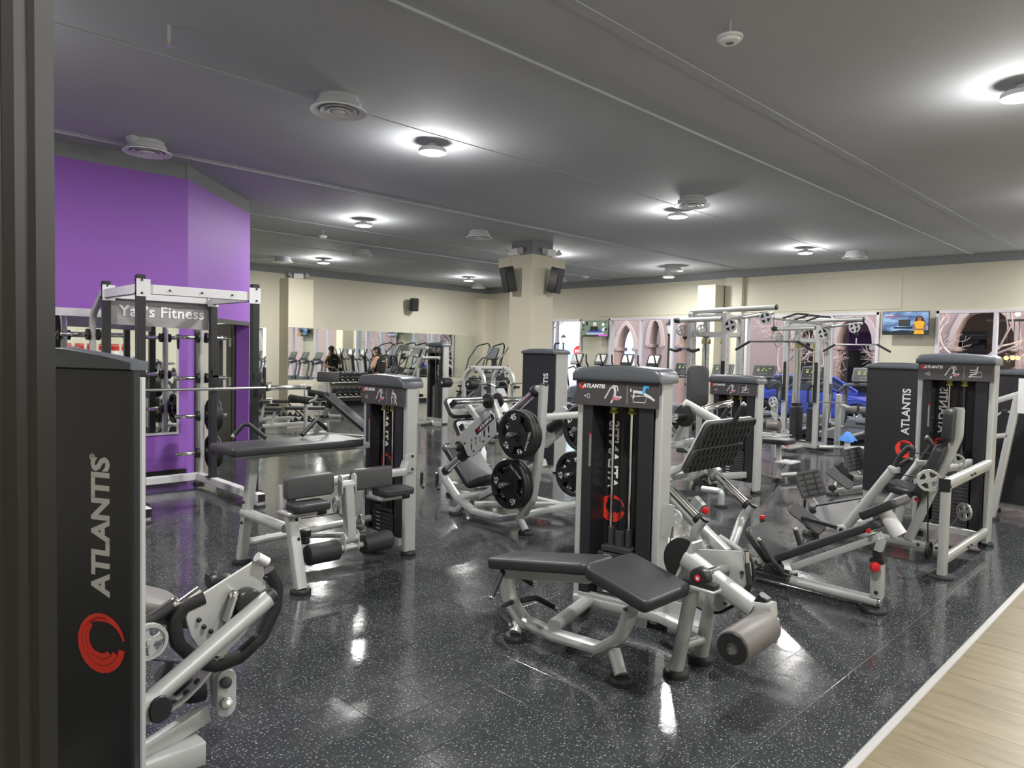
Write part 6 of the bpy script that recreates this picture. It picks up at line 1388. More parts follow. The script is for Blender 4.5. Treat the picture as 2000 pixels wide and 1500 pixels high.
p = treadmill(16.05, tmy(TM[0][0]), TM[0][1])
for y, l in TM[1:]: dup(p, None, (15.05, tmy(y), 0), l)
new_protos()
def elliptical(x, y, lab):
    t = thing('elliptical_trainer', lab, 'elliptical trainer', (x-.7, y, 0), 'elliptical trainers along the windows')
    Geo().tube([(x-1.7, y, .07), (x+.25, y, .07)], (.10, .12), hint=EZ, cr=.02).build('base_beam', capm, t)
    for xx in (x-1.65, x+.2): Geo().tube([(xx, y-.3, .05), (xx, y+.3, .05)], (.07, .08), hint=EZ, cr=.02).build('floor_bar', capm, t)
    Geo().plate([[(-.45, .1), (.35, .1), (.38, .5), (.15, .75), (-.1, .7), (-.45, .4)]], (x, y, 0), EX, EZ, .34, .04, 2).build('flywheel_housing', capm, t)
    Geo().tube([(x+.15, y, .7), (x+.05, y, 1.45)], (.10, .12), hint=EY, cr=.03).build('mast', blackp, t)
    c = Vec((x+.0, y, 1.52)); up_ = Vec((.45, 0, .9)).normalized()
    Geo().plate([rrect(.40, .36, .05)], c, -EY, up_, .05, .012).build('console', blackp, t)
    nn = (-EY).cross(up_).normalized(); nn = nn if nn.x < 0 else -nn; cc = c+nn*.027
    s_ = Geo().plate([rrect(.30, .22, .02)], cc+up_*.03, -EY, up_, .003).build('screen', lightgrey, t)
    for s in (-1, 1):
        Geo().tube([(x-.05, y+s*.08, 1.3), (x-.25, y+s*.2, 1.22), (x-.38, y+s*.18, 1.32)], .018, .06, seg=8).build('inner_grip', blackp, t)
        Geo().tube([(x-.0, y+s*.30, .72), (x-.10, y+s*.30, 1.2), (x-.32, y+s*.28, 1.45), (x-.36, y+s*.25, 1.66)], .02, .12, seg=8).build('moving_handle', blackp, t)
        Geo().tube([(x-.0, y+s*.30, .72), (x-.25, y+s*.28, .25)], (.04, .05), hint=EY).build('link_arm', silver, t)
        Geo().tube([(x-.25, y+s*.28, .25), (x-1.5, y+s*.22, .30)], .025, seg=8).build('pedal_rail', silver, t)
        Geo().plate([rrect(.42, .17, .04)], (x-.75, y+s*.24, .36-.05*s), EX, EY, .05, .01).build('pedal', blackp, t)
    return t
p = elliptical(16.0, tme(10.32), 'elliptical trainer fourth from the window corner, its console just above the front tower cap')
for y, l in ((11.14, 'elliptical trainer third from the room corner, console above the front tower'), (12.01, 'elliptical trainer with pale screen in front of the television pier'), (12.85, 'elliptical trainer nearest the column, below the red stop sign'), (13.75, 'elliptical trainer hidden by the column, nearest the stair climbers')): dup(p, None, (15.3, tme(y), 0), l)
new_protos()
def climber(x, y, lab):
    t = thing('stair_climber', lab, 'stair climber', (x-.3, y, 0), 'stair climbers in the corner')
    Geo().plate([[(-1.1, .05), (.5, .05), (.5, 1.0), (.3, 1.05), (-1.0, .35)]], (x, y, 0), EX, EZ, .62, .03).build('stair_housing', capm, t)
    for s in (-1, 1): Geo().plate([[(-1.15, .03), (.55, .03), (.55, .2), (-.2, .9), (-.4, .9), (-.9, .25), (-1.15, .22)]], (x, y+s*.34, 0), EX, EZ, .05, .01).build('side_panel', capl, t)
    for k in range(4): Geo().plate([rrect(.24, .52, .01)], (x-.95+.25*k, y, .42+.2*k), EX, EY, .05, .006).build('step', blackp, t)
    for s in (-1, 1):
        Geo().tube([(x-.85, y+s*.36, .35), (x-.45, y+s*.38, 1.45), (x-.1, y+s*.38, 1.85), (x+.35, y+s*.36, 1.95), (x+.42, y+s*.34, 1.85), (x+.2, y+s*.34, 1.0)], .022, .25, seg=8, n=6).build('handrail', blackp, t)
        Geo().tube([(x-.75, y+s*.36, .75), (x+.1, y+s*.36, 1.45), (x+.2, y+s*.3, 1.5)], .020, .1, seg=8).build('lower_handrail', blackp, t)
    Geo().tube([(x+.35, y, .9), (x+.28, y, 1.45)], (.14, .14), hint=EY, cr=.03).build('mast', capm, t)
    Geo().plate([rrect(.46, .42, .06)], (x+.22, y, 1.62), -EY, (EX*.4+EZ).normalized(), .10, .02).build('console', capm, t)
    return t
p = climber(15.4, 16.7, 'stair climber in the corner with high curved black handrails')
dup(p, None, (15.1, 15.25, 0), 'second stair climber beside the corner one, mostly hidden by the column')
new_protos()
# ================================================================== free weight side
def lattice_stand(): pass
# row machine with tower at left of the plate press
t = thing('cable_row_machine', 'narrow black cable tower with a silver rowing frame, before the wall mirrors', 'exercise machine', (10.1, 12.7, 0))
tower(t, (10.1, 12.43, 0), EY, .60, .22, 1.86, stack=.75, pose='seat', tz=1.15)
PR = lambda x, y, X=9.7: wx(x, y, X)
Geo().tube([PR(812, 829), PR(845, 823)], (.06, .07), hint=EZ, cr=.014).build('floor_tube', silver, t)
Geo().tube([PR(800, 755), PR(826, 695)], (.06, .07), hint=EX).build('slanting_post', silver, t); Geo().tube([PR(816, 742), PR(817, 698)], (.05, .06), hint=EX).build('upright_post', silver, t)
Geo().tube([PR(816, 742), Vec((9.7, PR(816, 742).y, .05))], (.05, .06), hint=EX).build('upright_post', silver, t); Geo().tube([PR(800, 755), Vec((9.7, PR(795, 760).y+.1, .05))], (.05, .06), hint=EX).build('slanting_post', silver, t)
Geo().tube([PR(803, 679), PR(835, 679)], (.06, .07), hint=EZ).build('top_arm', silver, t); Geo().tube([PR(826, 699), PR(858, 699)], .035, seg=12).build('pivot_arm', silver, t)
Geo().tube([PR(786, 695), PR(815, 694)], (.05, .05), hint=EZ).build('lower_arm', silver, t); Geo().box(PR(788, 696), (.1, .12, .14), bev=.02).build('chest_pad', blackp, t); Geo().box(PR(790, 679), (.06, .34, .14), bev=.01).build('instruction_plate', capl, t)
Geo().tube([PR(816, 733), PR(835, 733)], .012, seg=8).build('handle_bar', chrome, t); Geo().pad(PR(808, 772, 9.8)+EZ*.0, EX, EY, .36, .30, .07, .04, .014).build('seat_pad', vinyl, t); Geo().tube([PR(808, 774, 9.8), Vec((9.8, PR(808, 774, 9.8).y, .04))], (.06, .06), hint=EX).build('seat_post', silver, t)
f = Vec((9.7, PR(829, 826).y, 0)); g = Geo(); foot(g, f, .07, .03); g.build('foot', rubber, t)
# fixed curl bar rack with two arches
t = thing('barbell_rack', 'silver barbell rack with two rounded arches, left of the column', 'weight rack', (8.5, 9.17, 0))
for x in (8.15, 8.85):
    pts = [(x, 9.17-.26, .05), (x, 9.17-.26, 1.10)]+[(x, 9.17-.26*math.cos(q), 1.12+.26*math.sin(q)) for q in [math.pi*k/8 for k in range(0, 9)]]+[(x, 9.17+.26, 1.10), (x, 9.17+.26, .05)]
    Geo().tube(pts, (.075, .06), hint=EX, cr=.018).build('arch_frame', silver, t); put_bolts(t, [(x-.035, 9.14, 1.38), (x-.035, 9.24, 1.38)], -EX, .012)
    for y in (8.91, 9.43): g = Geo(); foot(g, (x, y, 0), .07, .03); g.build('foot', rubber, t)
    for z in (.45, .75, 1.05):
        for s in (-1, 1): Geo().box((x, 9.17+s*.34, z), (.07, .10, .04), bev=.004).build('bar_hook', rubber, t)
Geo().tube([(8.15, 9.17, 1.38), (8.85, 9.17, 1.38)], .035, seg=12).build('top_tube', silver, t); Geo().tube([(8.15, 9.17, .2), (8.85, 9.17, .2)], .035, seg=12).build('lower_tube', silver, t)
def curl_bar(y, z, lab):
    t = thing('curl_barbell', lab, 'barbell', (8.5, y, z), 'fixed curl barbells on the arched rack')
    Geo().tube([(7.88, y, z), (8.22, y, z), (8.34, y, z-.05), (8.43, y, z+.04), (8.57, y, z+.04), (8.66, y, z-.05), (8.78, y, z), (9.12, y, z)], .014, .04, seg=8).build('bent_bar', chrome, t)
    for s in (-1, 1): Geo().cyl((8.5+s*.60, y, z), (8.5+s*.78, y, z), .085, 18, bev=.014).build('weight_head', rubber, t); text(None, '40', (8.5-.785, y, z), -EY, EZ, .05, whitep, par=t, name='number') if s < 0 else None
    return t
p = curl_bar(8.83, 1.115, 'fixed curl barbell on the top front hooks of the arched rack')
for y, z, l in ((8.83, .815, 'fixed curl barbell on the middle front hooks of the arched rack'), (9.51, 1.115, 'fixed curl barbell on the top rear hooks of the arched rack'), (8.83, .515, 'fixed curl barbell on the lowest front hooks of the arched rack')): dup(p, None, (8.5, y, z), l)
new_protos()
# benches
def flat_bench(c, ang, lab, L_=1.25, low=.45, seat=True):
    c = Vec(c); d = Vec((math.cos(ang), math.sin(ang), 0)); s = Vec((-d.y, d.x, 0)); t = thing('weight_bench', lab, 'bench', c, 'workout benches')
    Geo().pad(c+EZ*low+d*.22, d, s, L_*.68, .28, .065, .03, .014).build('back_pad', vinyl, t); Geo().pad(c+EZ*(low-.01)-d*(L_*.34), d, s, L_*.26, .28, .065, .03, .014).build('seat_pad', vinyl, t)
    Geo().tube([c+d*.62+EZ*.09, c+d*.1+EZ*.14, c-d*.62+EZ*.09], (.06, .08), .1, hint=EZ, cr=.01).build('spine_beam', silver, t)
    for k in (-1, 1): Geo().tube([c+d*(.6*k)-s*.24+EZ*.05, c+d*(.6*k)+s*.24+EZ*.05], (.06, .06), hint=EZ, cr=.012).build('floor_bar', blackp, t)
    Geo().tube([c-d*.45+EZ*.12, c-d*.38+EZ*(low-.04)], (.06, .07), hint=s).build('front_post', silver, t); Geo().tube([c+d*.45+EZ*.12, c+d*.1+EZ*(low-.05)], (.03, .05), hint=s).build('adjusting_strut', blackp, t)
    Geo().plate([[(-.2, .0), (.25, .0), (.28, .12), (.2, .05), (.16, .14), (.1, .06), (.04, .15), (-.02, .06), (-.1, .14), (-.14, .05), (-.2, .10)]], c+EZ*.13+d*.1, d, EZ, .02).build('ladder_bracket', blackp, t)
    for k in (-1, 1):
        Geo().cyl(c+d*(.62*k)-s*.2, c+d*(.62*k)-s*.2+EZ*.03, .03, 12).build('foot', rubber, t); Geo().cyl(c+d*(.62*k)+s*.2, c+d*(.62*k)+s*.2+EZ*.03, .03, 12).build('foot', rubber, t)
flat_bench((6.95, 13.2, 0), -.45, 'adjustable bench with two part pad and black ladder bracket, behind the power rack')
flat_bench((7.3, 14.4, 0), -.5, 'second flat bench just behind the adjustable bench', 1.3, .5)
# decline bench with foam rollers
t = thing('decline_bench', 'black decline bench with four foam rollers at its raised left end', 'bench', wz(660, 850, 0))
PD = lambda x, y, d: Vec((0, 0, H))+ray(x, y)*d
p0, p1 = PD(640, 772, 13.2), PD(722, 842, 12.9); dd_ = (p1-p0).normalized(); sdv = Vec((-dd_.y, dd_.x, 0)).normalized(); nv = dd_.cross(sdv); nv = nv if nv.z > 0 else -nv
Geo().pad((p0+p1)/2, sdv if sdv.cross(dd_).z > 0 else -sdv, dd_, .30, (p1-p0).length, .07, .03, .014).build('sloping_pad', vinyl, t)
Geo().tube([p0-nv*.06, p1-nv*.06], (.06, .08), hint=sdv).build('pad_beam', silver, t)
for a_, b_ in (((568, 777), (603, 783)), ((605, 767), (638, 772))):
    q0, q1 = PD(*a_, 13.5), PD(*b_, 13.1); dq = (q1-q0).normalized(); Lq = (q1-q0).length
    for k in (0, 1): Geo().cyl(q0+dq*(Lq*.52*k), q0+dq*(Lq*(.48+.52*k)), .068, 18, bev=.01).build('foam_roller', foam, t)
    Geo().cyl(q1, q1+dq*.02, .04, 14).build('roller_cap', blackp, t)
Geo().tube([PD(603, 785, 13.1), PD(615, 781, 13.1), PD(619, 772, 13.1)], .025, .05, seg=8).build('curved_arm', silver, t)
a_, b_ = PD(641, 797, 13.1), wz(616, 851, 0)+EZ*.04
Geo().tube([b_, a_], (.07, .08), hint=sdv, cr=.008).build('front_strut', silver, t); Geo().tube([a_, PD(645, 785, 13.15)], (.09, .10), hint=sdv).build('strut_sleeve', blackp, t)
Geo().box(a_.lerp(b_, .32), (.14, .1, .05)).build('adjuster_pin', blackp, t); put_bolts(t, [b_+EZ*.07-EX*.03-EY*.03], (-.7, -.7, 0), .02)
Geo().tube([PD(597, 758, 13.3), PD(598, 795, 13.3)], (.06, .06), hint=EX).build('handle_post', silver, t); Geo().tube([PD(593, 757, 13.3), PD(607, 758, 13.3)], (.06, .07), hint=EZ).build('handle', foam, t)
bz_ = p1.copy(); bz_.z = .06; Geo().tube([b_, bz_], (.07, .07), hint=EZ, cr=.01).build('base_beam', silver, t); Geo().tube([bz_, p1-nv*.06], (.06, .06), hint=sdv).build('rear_post', silver, t)
Geo().tube([bz_-sdv*.3, bz_+sdv*.3], (.06, .06), hint=EZ, cr=.01).build('floor_bar', silver, t); Geo().tube([b_-sdv*.3, b_+sdv*.3], (.06, .06), hint=EZ, cr=.01).build('floor_bar', silver, t)
v = PD(597, 795, 13.3); Geo().tube([v, Vec((v.x, v.y, .06)), b_], (.06, .06), hint=EZ).build('handle_post_base', silver, t)
# preacher curl bench
c = PD(641, 736, 17.0); fz = Vec((c.x, c.y, 0)); t = thing('preacher_bench', 'preacher curl bench with one broad upright black arm pad', 'bench', fz)
hx = Vec((.711, -.703, 0)); Geo().pad(c, hx, (EZ+Vec((.3, .3, 0))).normalized(), .52, .24, .08, .03, .018).build('arm_pad', vinyl_grey, t)
Geo().tube([c-EZ*.1, fz+EZ*.06], (.07, .07), hint=hx, cr=.01).build('pad_post', silver, t); Geo().tube([fz+EZ*.06, fz+EZ*.06+Vec((-.5, -.5, 0))], (.07, .07), hint=EZ, cr=.01).build('base_beam', silver, t)
Geo().tube([fz+EZ*.06+Vec((-.5, -.5, 0)), fz+EZ*.45+Vec((-.5, -.5, 0))], (.06, .06), hint=hx).build('seat_post', silver, t); Geo().pad(fz+EZ*.5+Vec((-.5, -.5, 0)), EX, EY, .35, .35, .07, .04, .014).build('seat_pad', vinyl, t)
Geo().plate([rrect(.16, .14, .02)], c-EZ*.28+hx*-.16, hx, EZ, .01).build('bar_rest_plate', white_paint, t)
for k in (-1, 1):
    Geo().tube([fz+hx*.3*k+EZ*.05, fz+hx*.02*k+EZ*.05], (.06, .06), hint=EZ).build('floor_bar', silver, t)
# dumbbell racks along the mirrored wall
XD0, XD1, YD = 10.75, 13.6, 18.32
t = thing('dumbbell_rack', 'two tier dumbbell rack standing under the wall mirrors', 'weight rack', ((XD0+XD1)/2, YD, 0))
for z, y in ((.72, YD+.06), (.30, YD-.10)):
    for s in (-1, 1): Geo().tube([(XD0, y+s*.11, z+s*.04), (XD1, y+s*.11, z+s*.04)], (.06, .03), hint=EZ, cr=.006).build('shelf_rail', silver, t)
    Geo().box(((XD0+XD1)/2, y, z-.03), (XD1-XD0, .20, .015), EX, (EY+EZ*.36).normalized()).build('shelf_tray', capl, t)
for x in (XD0+.03, (XD0+XD1)/2, XD1-.03):
    Geo().tube([(x, YD-.24, .03), (x, YD+.24, .03), (x, YD+.16, .86)], (.06, .08), .05, hint=EX, cr=.008).build('rack_leg', silver, t)
    for z, y in ((.66, YD+.06), (.24, YD-.10)): Geo().tube([(x, y-.16, z), (x, YD+.20, z+.08)], (.04, .06), hint=EX).build('shelf_bracket', silver, t)
def dumbbell(x, y, z, lab, r=.085):
    t = thing('dumbbell', lab, 'dumbbell', (x, y, z), lab.split(',')[0]+'s')
    ax = Vec((0, 1, .36)).normalized()
    for s in (-1, 1): Geo().lathe(Vec((x, y, z))+ax*(s*.075), ax*s, [(0, r*.7), (.015, r), (.075, r), (.09, r*.86), (.09, 0)], 12).build('weight_head', rubber, t)
    Geo().cyl(Vec((x, y, z))-ax*.08, Vec((x, y, z))+ax*.08, .017, 8).build('handle', chrome, t)
    Geo().box(Vec((x, y, z))-ax*.1665, (.05, .03, .002), EX, EZ).build('number_plate', whitep, t, None)
    return t
N_ = 15
for z, y, lb in ((.72, YD+.06, 'black round dumbbell, on the upper tier of the rack'), (.30, YD-.10, 'black round dumbbell, on the lower tier of the rack')):
    p = dumbbell(XD0+.14, y, z+.10, lb)
    p['group'] = 'dumbbells on the %s tier' % ('upper' if z > .5 else 'lower')
    tn = 'upper' if z > .5 else 'lower'; od = 'first second third fourth fifth sixth seventh eighth ninth tenth eleventh twelfth thirteenth fourteenth fifteenth'.split()
    p['label'] = 'black round dumbbell at the left end of the %s tier of the rack' % tn
    for k in range(1, N_): dup(p, None, (XD0+.14+k*(XD1-XD0-.28)/(N_-1), y, z+.10), 'black round dumbbell, %s from the left on the %s tier of the rack' % (od[k], tn))
    new_protos()
# bumper of plates by the left pilaster
p = thing('medicine_ball_stand', 'low black plate tree beside the beige pilaster', 'weight rack', (8.2, 17.2, 0)); Geo().tube([(8.2, 17.2, .04), (8.2, 17.2, 1.15)], (.07, .07), hint=EX).build('post', blackpaint, p); Geo().box((8.2, 17.2, .03), (.6, .6, .05), bev=.01).build('base_plate', blackpaint, p)
p.name = 'plate_tree'
for k, z in enumerate((.35, .75)): Geo().cyl((8.0, 17.2, z), (8.4, 17.2, z), .024, 10).build('storage_peg', chrome, p); weight_plate((8.08, 17.2, z), (-1, 0, 0), .5*k, '', r=.2, group='plates on the plate tree')['label'] = ['lower', 'upper'][k]+' black plate on the left side of the plate tree'
# spray bottle on the floor near the leg press
f = wz(944, 905, 0); b_ = thing('spray_bottle', 'clear spray bottle with white head on the floor behind the plate press', 'bottle', f)
Geo().lathe(f, EZ, [(0, .04), (.01, .045), (.17, .045), (.24, .018), (.28, .016)], 16).build('bottle_body', whitep, b_); Geo().box(f+EZ*.29+EX*.02, (.06, .025, .03), bev=.004).build('trigger_head', lightgrey, b_)
g = Geo(); c = wz(938, 908, 0); cl = thing('cleaning_cloth', 'blue cloth lying on the floor by the clear spray bottle', 'cloth', c)
V = []; 
for i in range(6):
    for j in range(6): V.append(c+Vec((-.16+.06*i-.05, -.14+.055*j, .012+.05*random.random()*(1 if 0 < i < 5 and 0 < j < 5 else .1))))
g.add(V, [(i*6+j, (i+1)*6+j, (i+1)*6+j+1, i*6+j+1) for i in range(5) for j in range(5)]); g.build('cloth', bpy.data.materials['blue_microfibre'], cl, 1.5)
# protein tubs on a shelf, seen in the purple wall mirror
sh_ = thing('display_shelf', 'white shelf unit with red and white tubs seen in the mirror', 'shelf', (5.3, -2.0, 0))
for z in (.4, .9, 1.35): Geo().box((5.3, -2.0, z), (1.8, .4, .03), bev=.004).build('shelf_board', white_paint, sh_)
for x in (4.42, 6.18): Geo().box((x, -2.0, .8), (.03, .4, 1.6), bev=.004).build('side_board', white_paint, sh_)
def tub(x, z, lab):
    t = thing('protein_tub', lab, 'tub', (x, -2.0, z), 'protein tubs on the shelf')
    Geo().lathe((x, -2.0, z), EZ, [(0, .10), (.01, .105), (.24, .105), (.25, .09)], 16).build('tub_body', whitep, t); Geo().lathe((x, -2.0, z+.12), EZ, [(0, .1065), (.12, .1065)], 16, cap=False).build('tub_label', redp, t); Geo().cyl((x, -2.0, z+.25), (x, -2.0, z+.29), .10, 16, bev=.006).build('lid', redp, t); return t
p = tub(4.6, 1.365, 'red lidded white tub, first on the top shelf'); nn_ = ['second', 'third', 'fourth', 'fifth', 'sixth']
for k in range(5): dup(p, None, (4.87+.27*k, -2.0, 1.365), 'red lidded white tub, %s on the top shelf' % nn_[k])
for k in range(6): dup(p, None, (4.6+.27*k, -2.0, .915), 'red lidded white tub, %s on the middle shelf' % (['first']+nn_)[k])
new_protos()
# ================================================================== outside the windows
stucco = mat('pink_stucco', (.36, .27, .27), .8, 0, bump=.2, bscale=20, var=.08, vscale=1.5)
stucco2 = mat('tan_stucco', (.42, .30, .24), .8, 0, bump=.2, bscale=20, var=.1, vscale=1.5)
darkglass = mat('dark_shop_glass', (.05, .05, .07), .1)
paving = mat('pale_pink_paving', (.42, .38, .40), .7, 0, bump=.1, bscale=8, var=.12, vscale=2)
asphalt = mat('grey_asphalt', (.16, .16, .18), .8, 0, bump=.2, bscale=40)
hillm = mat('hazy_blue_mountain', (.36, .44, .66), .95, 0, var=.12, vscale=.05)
carblue = mat('metallic_blue_car_paint', (.05, .09, .55), .18, .35, coat=.8)
carglass = mat('car_window_glass', (.03, .04, .06), .08)
tyre = mat('car_tyre', (.012, .012, .012), .7)
barkp = mat('pale_bark', (.50, .40, .38), .8, 0, bump=.3, bscale=60)
barkd = mat('dark_bark', (.16, .12, .11), .8, 0, bump=.3, bscale=60)
struct(Geo().slab((XW+.25, -25, -.25), (19.0, 45, -.12)), 'ground_pavement', paving); struct(Geo().slab((19.0, -25, -.3), (23.2, 60, -.2)), 'ground_street', asphalt)
struct(Geo().slab((23.2, -30, -.3), (60, 90, -.14)), 'ground_far', paving)
# arcade wall with pointed and round arches (openings measured on the plane X = 24)
XA_ = 24.0; yv = lambda px: wx(px, 640, XA_).y
def arch(y0, y1, spring, rise, pointed=True, n=8):
    m, r = (y0+y1)/2, abs(y1-y0)/2; o = [(y0, -.14), (y0, spring)]
    for k in range(1, n):
        q = math.pi*k/n
        o.append((m-r*math.cos(q), spring+rise*(math.sin(q) if not pointed else (4-(1+abs(math.cos(q)))**2)**.5/1.732)))
    return o+[(y1, spring), (y1, -.14)]
bld = thing('arcade_building', 'pink stucco arcade building with arches outside the windows', 'building', (XA_, 6, -.14))
ops = [(1248, 1214), (1300, 1276), (1400, 1334), (1600, 1555), (1712, 1640), (1990, 1868)]
Yhi, Ylo = yv(1193), -12.0
outer = [(Ylo, -.14), ]; 
segs = sorted([(yv(a), yv(b)) for a, b in ops])
out = [(Ylo, 4.6), (Ylo, -.14)]
for i, (a, b) in enumerate(segs): out += arch(a, b, 2.05 if i < 5 else 1.9, 1.2 if (b-a) > 1.4 else 1.0, pointed=(i == 5))
out += [(Yhi, -.14), (Yhi, 4.6)]
Geo().plate([out], (XA_, 0, 0), EY, EZ, .5).build('arcade_wall', stucco, bld)
for i, (a, b) in enumerate(segs):
    for y in (a, b): Geo().box((XA_, y, 2.05 if i < 5 else 1.9), (.62, .20, .14), bev=.02).build('capital', stucco, bld)
    o = arch(a-.16, b+.16, 2.05 if i < 5 else 1.9, (1.2 if (b-a) > 1.4 else 1.0)+.18, pointed=(i == 5)); inn = arch(a, b, 2.05 if i < 5 else 1.9, 1.2 if (b-a) > 1.4 else 1.0, pointed=(i == 5))
    Geo().plate([o[1:-1]+inn[1:-1][::-1]], (XA_-.27, 0, 0), EY, EZ, .08).build('arch_moulding', mat('pale_pink_moulding', (.46, .38, .38), .8) if i == 0 else bpy.data.materials['pale_pink_moulding'], bld)
ys_ = wx(1251, 640, 28).y; Geo().plate([[(Ylo, -.14), (ys_, -.14), (ys_, 4.5), (Ylo, 4.5)]], (28.0, 0, 0), EY, EZ, .3).build('shop_wall', stucco2, bld)
for k in range(8): Geo().box((27.8, -8+2.9*k, 1.4), (.1, 1.5, 2.6)).build('shop_window', darkglass, bld)
Geo().box((26, (Ylo+yv(1256))/2, 4.6), (5, yv(1256)-Ylo, .2)).build('arcade_roof', stucco, bld)
for px in (1202, 1232+400, ): Geo().box((XA_-.27, yv(px), 1.2), (.05, .35, 1.6)).build('wall_recess_panel', stucco2, bld)
# mountains: two overlapping ridges with real depth
random.seed(11)
def ridge(D, hs, lab, y0, y1, seed):
    random.seed(seed); g = Geo(); n = 70; rows = 6; V = []; 
    prof = []
    for i in range(n+1):
        s = i/n; prof.append(hs*(.62+.25*math.sin(s*21+seed)+.16*math.sin(s*47+2*seed)+.06*math.sin(s*113)))
    for r_ in range(rows+1):
        for i in range(n+1):
            y = y0+(y1-y0)*i/n; k = 1-abs(r_-3)/3.; V.append((D+(r_-3)*D*.05, y, -.3+max(0, prof[i]*k)+random.uniform(0, .02)*hs*k))
    g.add(V, [(r_*(n+1)+i, r_*(n+1)+i+1, (r_+1)*(n+1)+i+1, (r_+1)*(n+1)+i) for r_ in range(rows) for i in range(n)]); o = g.build('mountain_ridge', hillm, None, None)
    tag(rebase(o, (D, (y0+y1)/2, 0)), lab, 'mountain', 'mountain ridges')
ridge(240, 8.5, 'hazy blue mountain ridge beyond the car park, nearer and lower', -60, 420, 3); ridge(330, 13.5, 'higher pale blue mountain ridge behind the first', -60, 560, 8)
# parked car, side on
def car():
    w0, w1 = wx(1489, 803, 19.9), wx(1672, 803, 19.9); yb, yf = w0.y, w1.y; L = yb-yf; G = -.2
    t = thing('car', 'bright blue parked car outside behind the treadmills', 'car', (20.7, (yb+yf)/2, G))
    s = L/2.65
    Z = lambda u, z: ((yf+L/2)+u*s, G+z*s)   # u along +Y (towards the rear)
    low = [(-2.25, .28), (-2.28, .55), (-2.05, .72), (-1.2, .88), (-.65, .98), (1.9, .98), (2.2, .90), (2.28, .55), (2.2, .28)]
    def ws(u): return [(u+.40*math.cos(q), .28+.40*math.sin(q)*.98) for q in [math.pi*k/8 for k in range(9)]]
    a_ = [(-2.25, .26)]+[(-1.325-.40*math.cos(q), .26+.42*math.sin(q)) for q in [math.pi*k/8 for k in range(9)]]+[(1.325-.40*math.cos(q), .26+.42*math.sin(q)) for q in [math.pi*k/8 for k in range(9)]]+[(2.2, .26)]
    body = [Z(*p) for p in a_]+[Z(*p) for p in low[::-1][1:-1]]+[Z(-2.28, .5)]
    Geo().plate([body], (20.78, 0, 0), EY, EZ, 1.75, .06, 2).build('car_body', carblue, t)
    gh = [Z(*p) for p in [(-.75, .95), (-.05, 1.36), (.9, 1.40), (1.75, .96)]]
    Geo().plate([gh], (20.78, 0, 0), EY, EZ, 1.35, .05, 2).build('car_cabin', carglass, t)
    Geo().plate([[Z(*p) for p in [(-.12, 1.33), (.0, 1.39), (.9, 1.42), (1.05, 1.37)]]], (20.78, 0, 0), EY, EZ, 1.3, .02).build('car_roof', carblue, t)
    for p in ([(.42, .97), (.40, 1.38)], [(1.0, 1.38), (1.75, .97)], [(-.78, .96), (-.08, 1.37)]):
        for X_ in (20.10, 21.46): Geo().tube([(X_, *Z(*p[0])), (X_, *Z(*p[1]))], .035, seg=6).build('window_pillar', carblue, t)
    for u in (-1.325, 1.325):
        for X_, nx in ((19.93, -1), (21.63, 1)):
            y_, z_ = Z(u, .33); c = Vec((X_, y_, z_)); w_ = Geo().lathe(c-EX*.11, EX, [(0, .20*s), (0, .30*s), (.03, .335*s), (.19, .335*s), (.22, .30*s), (.22, .20*s)], 28, cap=False).build('tyre', tyre, t)
            g = Geo(); g.lathe(c+EX*nx*.09, EX*nx, [(0, .06), (.02, .05), (.02, 0)], 12, cap=False)
            for k in range(5): q = 2*math.pi*k/5; dv = Vec((0, math.cos(q), math.sin(q))); g.tube([c+EX*nx*.08+dv*.04, c+EX*nx*.08+dv*.21*s], (.05, .02), hint=EX)
            g.lathe(c+EX*nx*.06, EX*nx, [(0, .225*s), (.04, .225*s), (.04, .20*s), (0, .20*s)], 24, cap=False); g.build('wheel_rim', chrome, w_)
    y_, z_ = Z(-2.1, .66); Geo().ball((20.1, y_, z_), .12, 10, (.8, 1.6, .5)).build('headlamp', whitep, t)
    Geo().box((19.89, Z(-.2, 0)[0], Z(0, .62)[1]), (.03, 2.1, .05)).build('side_crease', carblue, t)
car()
def lamp_post(px, X_, top_py, lab):
    v = wx(px, top_py, X_); t = thing('street_lamp', lab, 'street lamp', (v.x, v.y, -.14), 'black lantern street lamps')
    zt = v.z; Geo().lathe((v.x, v.y, -.14), EZ, [(0, .14), (.1, .14), (.3, .06), (zt-.6+.14, .04), (zt-.5+.14, .07)], 12).build('post', blackpaint, t)
    Geo().lathe((v.x, v.y, zt-.5), EZ, [(0, .07), (.28, .15), (.30, .15)], 8).build('lantern_glass', lightgrey, t); Geo().lathe((v.x, v.y, zt-.2), EZ, [(0, .18), (.1, .07), (.16, .02), (.22, .015)], 8).build('lantern_roof', blackpaint, t)
lamp_post(1308, 21.6, 624, 'black lantern street lamp in front of the pink arcade'); lamp_post(1101, 30, 652, 'black lantern street lamp left of the stop sign')
# stop sign
v = wx(1131, 686, 34); t = thing('stop_sign', 'red octagonal STOP sign on a post outside the window', 'sign', (v.x, v.y, -.14)); nd = Vec((-.703, -.711, 0)); e1_ = EZ.cross(nd)
e1_ = -e1_ if e1_.dot(rt0) < 0 else e1_
rs = 11/1390*45
Geo().tube([(v.x+.05, v.y+.05, -.14), (v.x+.05, v.y+.05, v.z)], .04, seg=8).build('sign_post', steel, t)
nq = e1_.cross(EZ); sg = Geo().plate([circ(rs, 8, a0=math.pi/8)], v, e1_, EZ, .03).build('sign_plate', redp, t); sf = nq if nq.dot(nd) > 0 else -nq
text(None, 'STOP', v+sf*.02, e1_ if e1_.cross(EZ).dot(nd) > 0 else -e1_, EZ, rs*.62, whitep, ext=.004, off=.008, par=sg)
